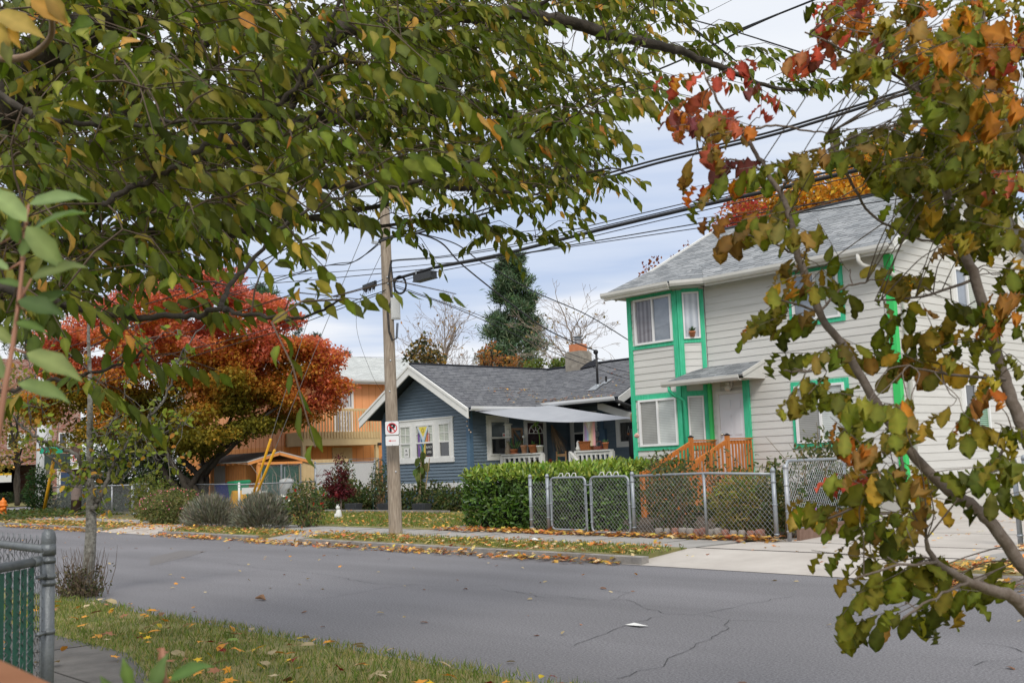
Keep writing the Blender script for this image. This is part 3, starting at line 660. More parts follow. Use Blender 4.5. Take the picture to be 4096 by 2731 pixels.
# ------------------------------------------------------------------ blue bungalow
H2 = thing('blue_bungalow', 'single storey blue clapboard bungalow with dark shingle roof and white trim', 'house', (-28, 25, .135))
GZ0, AP, AX = 3.27, 4.87, -28.95
b = MB()
def g2(z):
    if z < 3.05: return (0, 4.70)
    h = (z-3.05)/.545; return (max(0, h-.0), 4.70-h)
siding(b, (-31.32, 22, 0), X_, nY, 4.70, .97, 4.75, .105, lambda z: (0, 4.70) if z < 3.35 else ((z-3.35)/.545*.98, 4.70-(z-3.35)/.545*.98), .03, .0)
b.build('front_wall', blue_siding, H2)
b = MB(); siding(b, (-26.62, 22, 0), Y_, nX, 4.35, .97, 3.4, .105, None, .03, .0); siding(b, (-26.62, 26.35, 0), X_, nY, 9, .97, 3.6, .105, None, .03, .0); b.build('porch_wall', blue_siding, H2)
b = MB(); b.box((-31.3, 22.02, .1), (-26.64, 30.9, 3.1)); b.box((-27, 26.37, .1), (-17.9, 30.9, 3.3)); b.build('back_walls', blue_siding, H2)
b = MB(); b.obox((-31.36, 21.96, .73), X_, Y_, V(0, 0, 1), 4.78, .04, .24); b.obox((-26.62, 22.0, .73), X_, Y_, V(0, 0, 1), .045, 4.3, .24); b.build('skirt_board', white, H2)
b = MB(); b.box((-31.33, 21.99, .05), (-26.61, 30.8, .73)); b.build('foundation', mat('blue_foundation', (.075, .14, .22), .8, c2=(.06, .11, .17), vs=3), H2)
u3 = V(0, 0, 1)
for O, w, d_, h in (((-26.74, 21.95, .97), .16, .045, 2.35), ((-31.36, 21.95, .97), .14, .045, 2.2), ((-25.05, 26.305, .97), .12, .04, 2.5)):
    b = MB(); b.obox(O, X_, Y_, u3, w, d_, h)
    if O[0] > -27 and O[1] < 22: b.obox((-26.58, 21.995, .97), X_, Y_, u3, .005, .10, 2.35)
    b.build('corner_board', blue_trim, H2)
b = MB()
yr = 21.46
slab(b, (-26.0, yr, GZ0), (-26.0, 27.8, GZ0), (AX, 27.8, AP+.02), (AX, yr, AP+.02), .10)
slab(b, (-31.9, yr, GZ0), (-31.9, 31.2, GZ0), (AX, 31.2, AP+.02), (AX, yr, AP+.02), .10)
slab(b, (-31.0, 24.93, 3.44), (-22.95, 24.93, 3.44), (-22.95, 27.7, AP), (-31.0, 27.7, AP), .10)
slab(b, (-22.95, 31.2, 3.1), (-31.0, 31.2, 3.1), (-31.0, 27.7, AP), (-22.95, 27.7, AP), .10)
slab(b, (-24.35, 25.6, 3.36), (-24.35, 30.5, 3.36), (-21.2, 30.5, 2.40), (-21.2, 25.6, 2.40), .08)
b.tube([(AX, yr, AP+.03), (AX, 27.7, AP+.03)], .045, 6); b.tube([(AX, 27.7, AP+.03), (-22.95, 27.7, AP+.02)], .045, 6)
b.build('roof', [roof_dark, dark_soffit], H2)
fo = yr-.012   # barge boards, with cut ends
for s, xe in ((1, -26.0), (-1, -31.9)):
    b = MB(); P = [V(xe+.02*s, fo, GZ0-.02), V(AX, fo, AP-.02), V(AX, fo, AP-.34), V(xe+.02*s, fo, GZ0-.34)]
    b.hexa([p for p in P]+[p+V(0, -.05, 0) for p in P])
    P = [V(xe+.02*s, fo-.048, GZ0-.02), V(AX, fo-.048, AP-.02), V(AX, fo-.048, AP-.10), V(xe+.02*s, fo-.048, GZ0-.10)]
    b.hexa([p for p in P]+[p+V(0, -.028, 0) for p in P]); b.build('barge_board', white, H2)
b = MB(); P = [V(-22.93, 24.93, 3.42), V(-22.93, 27.7, AP-.02), V(-22.93, 27.7, AP-.26), V(-22.93, 24.93, 3.16)]; b.hexa(P+[p+V(.05, 0, 0) for p in P]); b.build('barge_board', white, H2)
b = MB(); P = [V(-24.40, 25.58, 3.37), V(-21.2, 25.58, 2.40), V(-21.2, 25.58, 2.16), V(-24.40, 25.58, 3.13)]; b.hexa(P+[p+V(0, -.05, 0) for p in P]); b.build('barge_board', white, H2)
wgut = mat('white_gutter', (.70, .71, .72), .4)
b = MB(); gut(b, (-25.99, yr+.02, GZ0+.03), (-25.99, 24.9, GZ0+.03), (1, 0, 0)); b.build('gutter', wgut, H2)
b = MB(); gut(b, (-26.5, 24.92, 3.45), (-22.98, 24.92, 3.45), (0, -1, 0)); b.build('gutter', wgut, H2)
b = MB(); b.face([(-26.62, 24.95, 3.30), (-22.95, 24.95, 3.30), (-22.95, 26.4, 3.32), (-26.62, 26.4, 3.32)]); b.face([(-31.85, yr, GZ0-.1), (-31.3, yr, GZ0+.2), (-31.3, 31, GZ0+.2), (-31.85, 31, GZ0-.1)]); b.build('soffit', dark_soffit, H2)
b = MB(); b.tube([(-23.0, 24.88, 3.33), (-22.85, 25.0, 3.22), (-22.75, 25.3, 3.1), (-22.7, 25.6, 3.0)], .06, 8); b.build('downspout', black_p, H2, True)
cw_ = .12
for (x0, w, pn, pt) in ((-30.28, .62, bl_mid, bl_mid), (-29.42, 1.0, dark_glass, bl_mid), (-28.16, .60, dark_glass, bl_mid)):
    window(H2, (x0, 22, 1.78), X_, nY, w, 1.12, [pn, pt], fm=white, fw=.05, mull='h', split=.46, grid=(2 if w < .8 else 4, 2), depth=.05)
b = MB(); u3 = V(0, 0, 1)
b.obox((-30.40, 21.957, 2.90), X_, Y_, u3, 2.98, .04, .15); b.obox((-30.44, 21.93, 3.05), X_, Y_, u3, 3.06, .07, .04)
b.obox((-30.42, 21.93, 1.63), X_, Y_, u3, 3.02, .065, .15)
for x0, x1 in ((-30.40, -30.28), (-29.66, -29.42), (-28.42, -28.16), (-27.56, -27.42)): b.obox((x0, 21.957, 1.78), X_, Y_, u3, x1-x0, .04, 1.12)
b.build('window_surround', white, H2)
pane_p = mat('porch_window_glass', (.05, .06, .065), .05, c2=(.16, .19, .22), vs=1.6, spec=.6, coat=1)
window(H2, (-26.62, 22.80, 1.78), Y_, nX, .70, 1.12, [dark_glass, pane_p], fm=white, fw=.055, mull='h', split=.5, casing=(.13, .13, .16, .15), cm=white, depth=.05)
window(H2, (-26.35, 26.35, 1.90), X_, nY, 1.0, 1.08, [dark_glass, pane_p], fm=white, fw=.055, mull='h', split=.5, casing=(.13, .13, .16, .12), cm=white, depth=.05, sill=.05)
window(H2, (-24.22, 26.35, 2.02), X_, nY, 1.25, .72, [dark_glass], fm=white, fw=.055, mull=None, casing=(.15, .15, .16, .12), cm=white, depth=.05)
# screen door on the porch
b = MB(); b.obox((-26.61, 24.29, .85), Y_, nX, u3, .13, .05, 2.12); b.obox((-26.61, 25.15, .85), Y_, nX, u3, .13, .05, 2.12); b.obox((-26.61, 24.42, 2.82), Y_, nX, u3, .73, .05, .15)
b.obox((-26.6, 24.42, 1.60), Y_, nX, u3, .73, .03, .07); d = b.build('door', white, H2)
b = MB(); b.obox((-26.60, 24.42, .9), Y_, nX, u3, .73, .012, 1.92); b.build('screen', mat('door_screen', (.022, .016, .018), .25, c2=(.07, .03, .035), vs=9, coat=.5), d)
b = MB(); cy, cz_ = 24.80, 2.47
for k in range(13):
    a0, a1 = math.pi*k/12, math.pi*(k+1)/12
    if k < 12:
        for rr in (.30, .10): b.beam((-26.58, cy-rr*math.cos(a0), cz_+rr*math.sin(a0)), (-26.58, cy-rr*math.cos(a1), cz_+rr*math.sin(a1)), .02, .035, up=(1, 0, 0))
for a in (.25, .5, .75): b.beam((-26.58, cy-.1*math.cos(a*math.pi), cz_+.1*math.sin(a*math.pi)), (-26.58, cy-.3*math.cos(a*math.pi), cz_+.3*math.sin(a*math.pi)), .02, .03, up=(1, 0, 0))
b.beam((-26.58, cy-.33, cz_), (-26.58, cy+.33, cz_), .02, .05, up=(1, 0, 0)); b.build('fanlight', white, d)
# chimney and roof pipes
ch = MB(); ch.box((-27.62, 27.35, 4.5), (-26.88, 27.95, 5.33)); ch.box((-27.58, 27.39, 5.33), (-26.92, 27.91, 5.38)); c_ = ch.build('chimney', mat('mortared_brick', (.20, .175, .145), .95, c2=(.36, .33, .28), vs=5, bump=.9, bs=14), H2)
ch = MB(); ch.box((-27.50, 27.45, 5.38), (-27.0, 27.85, 5.64)); ch.build('chimney_pot', terracotta, c_)
ch = MB(); ch.lathe((-27.25, 27.65, 5.64), [(.12, 0), (.12, .16), (.17, .17), (.17, .2), (.11, .21), (.11, .25), (.19, .26), (.19, .28), (.02, .30)], 12); ch.build('chimney_cap', galv, c_)
ch = MB(); ch.face([(-26.88, 27.3, 4.72), (-26.2, 27.42, 4.78), (-26.3, 27.70, 5.08), (-26.88, 27.7, 4.95)]); ch.build('chimney_saddle', roof_dark, H2)
b = MB(); b.tube([(-24.60, 25.8, 3.80), (-24.60, 25.8, 4.98)], .04, 8); b.sphere((-24.62, 25.8, 5.02), .085); m_ = b.build('service_mast', black_p, H2, True)
b = MB(); b.face([(-24.80, 25.5, 3.765), (-24.42, 25.5, 3.765), (-24.44, 25.95, 4.005), (-24.78, 25.95, 4.005)]); b.lathe((-24.60, 25.8, 3.86), [(.10, -.02), (.05, .1)], 10); b.build('flashing', galv, m_)
b = MB(); b.tube([(-24.45, 26.05, 3.9), (-24.45, 26.05, 4.22)], .035, 8); m_ = b.build('vent_pipe', black_p, H2)
b = MB(); b.face([(-24.58, 25.88, 3.96), (-24.30, 25.88, 3.96), (-24.32, 26.2, 4.13), (-24.56, 26.2, 4.13)]); b.build('flashing', galv, m_)
# porch deck, posts and white railings
b = MB(); b.box((-26.6, 23.2, .62), (-22.2, 26.3, .80)); b.build('porch_deck', mat('grey_deck', (.16, .16, .16), .8, c2=(.24, .24, .23), vs=6, stretch=(1, 9, 1)), H2)
def white_rail(p, q, n, name='porch_railing'):
    p, q = V(p), V(q); r = MB(); r.beam(p+V(0, 0, .98), q+V(0, 0, .98), .14, .045); r.beam(p+V(0, 0, .12), q+V(0, 0, .12), .05, .06); r.beam(p+V(0, 0, .90), q+V(0, 0, .90), .05, .07)
    o = r.build(name, white, H2)
    for k in range(n):
        c = p+(q-p)*(k+.5)/n; m = MB(); m.box((c[0]-.028, c[1]-.028, .12+p[2]), (c[0]+.028, c[1]+.028, .92+p[2])); m.build('baluster', white, o)
    for c in (p, q): m = MB(); m.box((c[0]-.055, c[1]-.055, p[2]), (c[0]+.055, c[1]+.055, p[2]+.955)); m.build('post', white, o)
white_rail((-26.50, 23.22, .80), (-24.62, 23.22, .80), 8)
white_rail((-23.45, 23.5, .80), (-21.95, 23.5, .80), 8)
b = MB(); b.beam((-23.62, 23.42, 1.76), (-22.70, 23.10, 1.22), .09, .09); b.box((-23.62, 23.36, .8), (-23.52, 23.46, 1.72)); b.build('stair_rail', white, H2)
# meter on the wall
b = MB(); b.obox((-25.05, 26.345, 2.10), X_, nY, u3, .26, .12, .42); b.obox((-25.0, 26.345, 2.5), X_, nY, u3, .08, .07, .9); mt = b.build('meter_box', blue_trim, H2)
b = MB(); b.tube([(-25.14, 26.22, 2.36), (-25.14, 26.08, 2.36)], .115, 16); b.build('meter', mat('meter_glass', (.45, .47, .48), .2, coat=1), mt)
# dryer hose/black duct at the corner of the low roof
b = MB(); b.tube([at(1416, 921, Y=25.3), at(1428, 925, Y=25.35), at(1437, 931, Y=25.4), at(1442, 938, Y=25.45)], .075, 8); b.build('drain_hose', black_p, H2, True)

# the things on and round the porch
sail_m = mat('sail_cloth', (.30, .315, .345), .8, c2=(.36, .375, .405), vs=1.2)
P_L, P_T, P_R = V(-26.1, 21.75, 3.17), V(-25.95, 24.95, 3.36), V(-21.05, 23.5, 2.66)
SL = thing('shade_sail', 'pale grey triangular shade sail stretched over the blue porch', 'shade sail', P_T)
b = MB(); n = 16
def sailp(a, c):   # barycentric with hollow edges and a sag
    l = 1-a-c; p = P_L*l+P_T*a+P_R*c; cen = (P_L+P_T+P_R)/3
    k = .34*(l*a+a*c*1.0+l*c*1.1)-.9*l*a*c
    p = p+(cen-p)*k*1.1; return p-V(0, 0, .95*l*c+.5*a*c*0+.3*l*a*0)
for i in range(n):
    for j in range(n-i):
        a0, c0 = i/n, j/n; b.face([sailp(a0, c0), sailp((i+1)/n, c0), sailp(a0, (j+1)/n)])
        if j < n-i-1: b.face([sailp((i+1)/n, c0), sailp((i+1)/n, (j+1)/n), sailp(a0, (j+1)/n)])
b.build('cloth', sail_m, SL, True)
b = MB(); b.tube([P_L, P_L+V(.05, -.05, .08)], .012); b.tube([P_T, P_T+V(0, 0, .05)], .012); b.tube([P_R, P_R+V(1.2, .2, .1)], .01); b.build('cord', wire_m, SL)

def pot(name, label, p, h, r, m=terracotta, saucer=False, group=None):
    t_ = thing(name, label, 'potted plant', p, group); p = V(p)
    b = MB(); b.lathe(p, [(r*.68, 0), (r*.95, h*.8), (r*1.06, h*.8), (r*1.06, h), (r*.9, h), (r*.85, h*.85), (.001, h*.85)], 14)
    if saucer: b.lathe(p, [(r*.9, 0), (r*1.15, .02), (r*1.1, .03)], 14)
    b.build('pot', m, t_, True); return t_, p+V(0, 0, h*.86)
rz = 1.80
def railpt(x): return V(x, 23.22, rz+.005)
spk = [(.10, .22, .09), (.14, .27, .12), (.2, .3, .16)]
t_, q = pot('aloe_pot', 'spiky aloe in a low terracotta bowl with saucer on white porch rail', railpt(-25.92), .15, .13, saucer=True)
k = 14; A = np.stack([rng.normal(0, .5, k), rng.normal(0, .5, k), np.ones(k)], 1); leaves('foliage', np.repeat(q[None], k, 0)+rng.normal(0, .03, (k, 3))*[1, 1, 0], A, rdir(k), rng.uniform(.22, .42, k), .05, pick(spk, k), T_OVAL, leaf_thick, t_)
t_, q = pot('seedling_pot', 'tall pale terracotta pot holding a clear water globe', railpt(-25.45), .26, .105, mat('pale_terracotta', (.62, .30, .18), .8, c2=(.66, .38, .26), vs=7))
b = MB(); b.tube([q, q+V(0, 0, .25)], .012); b.sphere(q+V(0, 0, .30), .05); b.build('water_globe', mat('clear_globe', (.6, .65, .66), .05, coat=1), t_, True)
t_, q = pot('leafy_pot', 'terracotta pot with low round leaves in the middle of the porch rail', railpt(-25.03), .25, .145)
k = 22; A = np.stack([rng.normal(0, 1, k), rng.normal(0, 1, k), rng.uniform(.2, .8, k)], 1); leaves('foliage', np.repeat(q[None], k, 0), A, np.tile([0, 0, 1.], (k, 1)), rng.uniform(.1, .2, k), .08, pick([(.05, .16, .03), (.12, .28, .06)], k), T_OVAL, leaf_thick, t_)
t_, q = pot('white_pot', 'white pot with one tall curling stem at the end of the porch rail', railpt(-24.72), .22, .115, white)
b = MB(); b.tube([q, q+V(0, 0, .3), q+V(-.05, 0, .55), q+V(-.15, 0, .70), q+V(-.25, 0, .72)], [.014, .013, .012, .012, .01]); b.build('stem', mat('stem_green', (.16, .28, .06), .6), t_, True)
k = 6; leaves('foliage', q+V(-.15, 0, .70)+rng.normal(0, .04, (k, 3)), rdir(k)+[-.6, 0, -.2], rdir(k), .16, .07, pick([(.2, .36, .08)], k), T_OVAL, leaf_m, t_)
b = MB(); p = railpt(-26.2); b.lathe(p, [(.10, 0), (.115, .08), (.09, .22), (.06, .26), (.075, .32), (.05, .39), (.001, .41)], 12); b.sphere(p+V(.05, -.02, .40), .025); b.sphere(p+V(-.05, -.02, .40), .025)
tag(b.build('garden_figurine', mat('stone_figure', (.34, .27, .20), .9, c2=(.44, .36, .28), vs=15, bump=.3), None, True), 'small stone animal figurine on the porch rail beside the aloe', 'figurine')
fd = thing('bird_feeder', 'white perforated cylinder bird feeder hanging before the porch window', 'bird feeder', (-25.9, 22.98, 2.3))
b = MB()
for k in range(12):
    a = 2*math.pi*k/12; b.beam((-25.9+.085*math.cos(a), 22.98+.085*math.sin(a), 2.34), (-25.9+.085*math.cos(a+.25), 22.98+.085*math.sin(a+.25), 2.72), .018, .012)
for z in (2.34, 2.44, 2.54, 2.63, 2.72): b.lathe((-25.9, 22.98, z), [(.082, -.012), (.092, 0), (.082, .012)], 14)
b.build('cage', white, fd)
b = MB(); b.lathe((-25.9, 22.98, 2.72), [(.15, 0), (.14, .02), (.04, .06), (.01, .09)], 14); b.build('roof', white, fd)
b = MB(); b.lathe((-25.9, 22.98, 2.30), [(.02, 0), (.13, .02), (.13, .035), (.02, .04)], 14); b.build('tray', white, fd)
b = MB(); b.tube([(-25.9, 22.98, 2.80), (-25.97, 22.98, 3.2)], .004, 4); b.build('hanger', wire_m, fd)
# framed trellis picture on the wall
wf = thing('wooden_wall_frame', 'square weathered wooden frame with a diagonal board hung beside the screen door', 'frame', (-26.59, 23.97, 2.05))
b = MB(); oldw = mat('weathered_wood', (.20, .12, .07), .85, c2=(.32, .22, .15), vs=9, stretch=(1, 1, 6))
for O, w, h in (((-26.59, 23.72, 2.05), .07, .60), ((-26.59, 24.13, 2.05), .07, .60), ((-26.588, 23.79, 2.58), .34, .07), ((-26.588, 23.79, 2.05), .34, .07)): b.obox(O, Y_, nX, u3, w, .04, h)
b.build('frame_bars', oldw, wf); b = MB(); b.beam((-26.54, 23.76, 2.60), (-26.54, 24.06, 2.26), .03, .07, up=(1, 0, 0)); b.build('diagonal_board', oldw, wf)
k = 16; leaves('trailing_plant', np.stack([np.full(k, -26.5), rng.uniform(24.1, 24.22, k), rng.uniform(1.9, 2.25, k)], 1), rdir(k)+[0.5, 0, -.7], rdir(k), .09, .04, pick([(.1, .2, .05), (.25, .25, .08)], k), T_OVAL, leaf_m, wf)
# dried broom and long handled broom
b = MB(); top = V(-26.5, 25.48, 2.72)
for k in range(46): e_ = top+V(rng.uniform(0, .3), rng.normal(.25, .13), -rng.uniform(.55, .98)); b.tube([top+rng.normal(0, .015, 3), (top+e_)/2+rng.normal(0, .03, 3), e_], [.009, .008, .005], 3)
tag(b.build('twig_broom', mat('dry_twigs', (.19, .13, .08), .9, c2=(.28, .2, .13), vs=20)), 'bundle of dry twigs hung upside down on the dark blue porch wall', 'broom')
b = MB(); b.tube([(-26.45, 25.75, .85), (-26.52, 25.72, 1.95)], .016, 6); b.tube([(-26.52, 25.72, 1.95), (-26.525, 25.72, 2.10)], .02, 6); tag(b.build('broom_handle', mat('green_handle', (.02, .28, .14), .4)), 'thin green broom handle leaning in the porch corner', 'broom')
chr_ = thing('wooden_chair', 'light wooden ladder back chair on the porch beside the stair rail', 'chair', (-24.3, 23.9, .8))
cwood = mat('light_wood', (.42, .24, .11), .6, c2=(.50, .30, .15), vs=6, stretch=(1, 1, .2))
for x, y, h in ((-24.48, 23.7, 1.02), (-24.08, 23.7, 1.02), (-24.48, 24.12, .45), (-24.08, 24.12, .45)): b = MB(); b.box((x-.02, y-.02, .8), (x+.02, y+.02, .8+h)); b.build('leg', cwood, chr_)
b = MB(); b.box((-24.51, 23.68, 1.22), (-24.05, 24.15, 1.26)); b.build('seat', cwood, chr_)
b = MB()
for z in (1.42, 1.66): b.box((-24.46, 23.69, z), (-24.1, 23.715, z+.08))
b.build('backrest', cwood, chr_)
tb = thing('porch_table', 'small dark round table with tins near the wooden chair', 'table', (-25.3, 24.3, .8))
b = MB(); b.lathe((-25.3, 24.3, 1.42), [(.38, 0), (.40, .02), (.40, .04), (.001, .045)], 18); b.build('tabletop', black_p, tb); b = MB(); b.tube([(-25.3, 24.3, .8), (-25.3, 24.3, 1.42)], .03); b.build('leg', black_p, tb)
for (x, y, r, h, c, nm) in ((-25.25, 24.15, .055, .13, (.5, .12, .05), 'orange tin standing on the dark porch table'), (-25.05, 24.25, .045, .11, (.6, .58, .55), 'white jar standing on the dark porch table')):
    b = MB(); b.lathe((x, y, 1.465), [(r, 0), (r, h*.85), (r*.9, h*.86), (r*.9, h), (.001, h)], 12); tag(b.build('tin' if 'tin' in nm else 'jar', mat('paint_'+nm[:5].strip(), c, .4), None, True), nm, 'tin' if 'tin' in nm else 'jar')
# basket with the flag, on the second rail
bz = 1.81
bk = thing('wicker_basket', 'orange brown wicker basket on the white railing by the porch window', 'basket', (-22.98, 23.5, bz))
b = MB()
for k in range(6): b.lathe((0, 0, 0), [(.001, 0)], 3) if False else None
wk = mat('wicker', (.42, .14, .035), .7, c2=(.24, .07, .02), vs=26, bump=.9, bs=45)
b.hexa([(-23.16, 23.42, bz), (-22.80, 23.42, bz), (-22.80, 23.60, bz), (-23.16, 23.60, bz), (-23.20, 23.39, bz+.25), (-22.76, 23.39, bz+.25), (-22.76, 23.63, bz+.25), (-23.20, 23.63, bz+.25)]); b.build('basket_body', wk, bk)
b = MB(); 
for p_, q_ in (((-23.21, 23.385), (-22.75, 23.385)), ((-22.75, 23.385), (-22.75, 23.635)), ((-22.75, 23.635), (-23.21, 23.635)), ((-23.21, 23.635), (-23.21, 23.385))): b.tube([(*p_, bz+.25), (*q_, bz+.25)], .02, 6)
b.build('rim', wk, bk)
fl = thing('striped_flag', 'small pastel rainbow striped flag standing in the wicker basket', 'flag', (-22.9, 23.5, bz+.2))
b = MB(); b.tube([(-23.10, 23.5, bz+.1), (-23.04, 23.5, bz+.92)], .02, 6); b.tube([(-23.0, 23.45, bz+.1), (-22.98, 23.45, bz+.97)], .008, 5); b.build('stick', white, fl)
fc = [(.50, .34, .60), (.44, .52, .72), (.66, .70, .50), (.76, .72, .46), (.78, .52, .38), (.76, .38, .40)]
b = MB(); W_ = .44/6
def flagp(s, zz): return V(-22.985+s, 23.44+.02*math.sin(s*14), zz)
for k in range(6): b.hexa([flagp(k*W_, bz+.12), flagp((k+1)*W_, bz+.12), flagp((k+1)*W_, bz+.12)+V(0, .006, 0), flagp(k*W_, bz+.12)+V(0, .006, 0), flagp(k*W_, bz+.92), flagp((k+1)*W_, bz+.92), flagp((k+1)*W_, bz+.92)+V(0, .006, 0), flagp(k*W_, bz+.92)+V(0, .006, 0)], k)
b.build('cloth', [mat('flag_stripe_%d' % k, c, .8) for k, c in enumerate(fc)], fl)
b = MB(); y = 23.41
b.face([(-22.985, y, bz+.92), (-22.55, y, bz+.92), (-22.765, y, bz+.52)], 0); b.face([(-22.985, y-.002, bz+.92), (-22.985+.10, y-.002, bz+.92), (-22.765, y-.002, bz+.62), (-22.55-.10, y-.002, bz+.92), (-22.55, y-.002, bz+.92), (-22.765, y-.002, bz+.46)], 1)
b.build('chevron', [mat('flag_white', (.78, .77, .76), .8), mat('flag_beige', (.62, .52, .48), .8)], fl)
t_, q = pot('small_clay_pot', 'small bright clay pot at the right end of the white railing', (-22.2, 23.5, bz), .20, .09)
k = 8; leaves('foliage', np.repeat(q[None], k, 0), np.stack([rng.normal(0, .6, k), rng.normal(0, .6, k), np.ones(k)], 1), rdir(k), .14, .03, pick(spk, k), T_OVAL, leaf_m, t_)
b = MB(); b.box((-22.62, 23.42, bz), (-22.34, 23.56, bz+.10)); b.tube([(-22.60, 23.49, bz+.1), (-22.58, 23.49, bz+.24), (-22.38, 23.49, bz+.24), (-22.36, 23.49, bz+.1)], .012, 5); tag(b.build('wire_caddy', mat('red_brown_paint', (.20, .05, .03), .6)), 'low dark red caddy with handle between basket and clay pot', 'caddy')
b = MB(); b.lathe((-23.30, 23.47, bz), [(.06, 0), (.09, .06), (.05, .14), (.06, .22), (.03, .29), (.001, .3)], 10); tag(b.build('white_ornament', white, None, True), 'knobbly white ornament standing just left of the wicker basket', 'ornament')
b = MB(); b.lathe((-23.0, 25.6, .8), [(.02, 0), (.17, .02), (.19, .25), (.19, .70), (.13, .95), (.03, 1.05), (.01, 1.08)], 14); b.tube([(-23.0, 25.6, 1.8), (-23.0, 25.6, 1.92)], .03)
lt = b.build('garden_lantern', black_p, None, True); tag(lt, 'dark arched metal lantern behind the white railing', 'lantern'); lt.location = (.25, -.2, .62)
sn = thing('sun_catcher', 'round glass sun catcher hung at the porch corner by the green house trim', 'ornament', at(1459, 958, Y=23.6))
b = MB(); c_ = at(1459, 958, Y=23.6)
b.tube([c_+V(.13*math.cos(a)*.66, .13*math.cos(a)*.74, .16*math.sin(a)) for a in np.linspace(0, 2*math.pi, 20)], .014, 6); b.build('ring', mat('brass', (.5, .32, .12), .35, 1.), sn)
b = MB(); b.face([c_+V(.12*math.cos(a)*.66, .12*math.cos(a)*.74, .15*math.sin(a)) for a in np.linspace(0, 2*math.pi, 20)[:-1]]); b.build('glass', mat('teal_glass', (.05, .22, .24), .1, c2=(.5, .25, .08), vs=4, coat=1), sn)
b = MB(); p = at(1303, 1031, Y=26.0)
for px_, nm, lab, c in ((1322, 'hanging_planter', 'small round macrame planter hanging inside the right porch window', (.45, .22, .10)),): pass
for x, z, s, lab in ((1444, 996, .05, 'small orange bowl hanging inside the right porch window'), (1450, 1003, .07, 'larger macrame bowl hanging lower inside the right porch window')):
    c_ = at(x, z, Y=26.27); b = MB(); b.lathe(c_, [(.001, -s), (s*.8, -s*.5), (s, s*.4), (s*.9, s*.5)], 10); o = b.build('hanging_bowl', terracotta, None, True); tag(o, lab, 'planter')
    q = MB(); q.tube([c_+V(s, 0, s*.4), c_+V(0, 0, .25)], .005, 4); q.tube([c_+V(-s, 0, s*.4), c_+V(0, 0, .25)], .005, 4); q.build('cord', white, o)
b = MB(); pts = [at(x, y, Y=21.9) for x, y in ((1081, 941), (1079, 957), (1073, 965), (1074, 976), (1078, 985), (1082, 990))]; b.tube(pts, .006, 4)
ls = b.build('string_lights', wire_m); tag(ls, 'string of small warm bulbs hanging at the blue house corner', 'string lights')
b = MB()
for p in pts[1:]: b.sphere(p+V(.02, -.03, -.03), .025, 8, 6)
b.build('bulbs', mat('warm_bulb', (.7, .5, .35), .3), ls)
# things hung in the front window: flag and two notice boards, just behind the glass line
fr = thing('pride_flag', 'rainbow striped flag with yellow triangle hung in the middle front window', 'flag', (-29.15, 21.955, 1.85))
def fq(x0, x1, z0, z1): return [(x0, 21.948, z0), (x1, 21.948, z0), (x1, 21.948, z1), (x0, 21.948, z1)]
b = MB(); st = [(.16, .06, .30), (.05, .12, .40), (.03, .22, .10), (.75, .55, .08), (.72, .28, .05), (.55, .05, .05)]
for k in range(6): b.face(fq(-29.28+.105*k, -29.28+.105*(k+1), 1.84, 2.62), k)
mats_ = [mat('pride_%d' % k, tuple(a*.8 for a in c), .7, coat=.6) for k, c in enumerate(st)]+[mat('pride_y', (.70, .58, .05), .7, coat=.6), mat('pride_w', (.6, .6, .62), .7, coat=.6), mat('pride_b', (.30, .48, .58), .7, coat=.6), mat('pride_k', (.03, .025, .025), .7, coat=.6)]
b.face([(-29.32, 21.946, 2.85), (-28.66, 21.946, 2.85), (-28.97, 21.946, 2.12)], 9); b.face([(-29.32, 21.945, 2.85), (-28.66, 21.945, 2.85), (-28.97, 21.945, 2.22)], 8); b.face([(-29.32, 21.944, 2.86), (-28.66, 21.944, 2.86), (-28.98, 21.944, 2.36)], 7); b.face([(-29.22, 21.943, 2.82), (-28.76, 21.943, 2.82), (-28.98, 21.943, 2.48)], 6)
b.build('stripes', mats_, fr)
b = MB(); b.tube([(-28.99+.055*math.cos(a), 21.942, 2.70+.07*math.sin(a)) for a in np.linspace(0, 2*math.pi, 18)], .008, 4); b.build('ring', mat('pride_ring', (.12, .05, .02), .6), fr)
def text(s, size, loc, e, n, m, parent, name='lettering', bold=0):
    cu = bpy.data.curves.new('t', 'FONT'); cu.body = s; cu.size = size; cu.align_x = 'CENTER'; cu.align_y = 'CENTER'; cu.extrude = .002; cu.offset = bold
    o = bpy.data.objects.new('t', cu); col.objects.link(o); dg = bpy.context.evaluated_depsgraph_get(); me = bpy.data.meshes.new_from_object(o.evaluated_get(dg)); bpy.data.objects.remove(o)
    e, n = unit(e), unit(n); u = np.cross(n, e); off = OFF.get(parent.name, V(0, 0, 0))
    co = np.zeros(len(me.vertices)*3); me.vertices.foreach_get('co', co); co = co.reshape(-1, 3)
    w = V(loc)-off+co[:, :1]*e+co[:, 1:2]*u+co[:, 2:3]*n; me.vertices.foreach_set('co', w.ravel()); me.materials.clear(); me.materials.append(m); me.update()
    o = bpy.data.objects.new(name, me); col.objects.link(o); o.parent = parent; OFF[o.name] = off; return o
chalk = mat('chalk_white', (.62, .62, .60), .8); slate_m = mat('slate_board', (.035, .035, .038), .6)
for x, w, h, z, rows, lab, sz, inv in ((-28.65, .38, .40, 1.86, ('BLACK', 'LIVES'), 'dark board with white lettering leaning in the middle front window', .105, False), (-29.90, .26, .32, 1.84, ('BL', 'LIV'), 'small white sign with black lettering in the left front window', .11, True)):
    bd = thing('window_notice', lab, 'notice', (x, 21.94, z)); b = MB(); b.box((x-w/2, 21.928, z), (x+w/2, 21.938, z+h)); b.build('notice_panel', white if inv else slate_m, bd)
    for k, s in enumerate(rows): text(s, sz, (x, 21.926, z+h*(.70-.40*k)), X_, nY, slate_m if inv else chalk, bd)
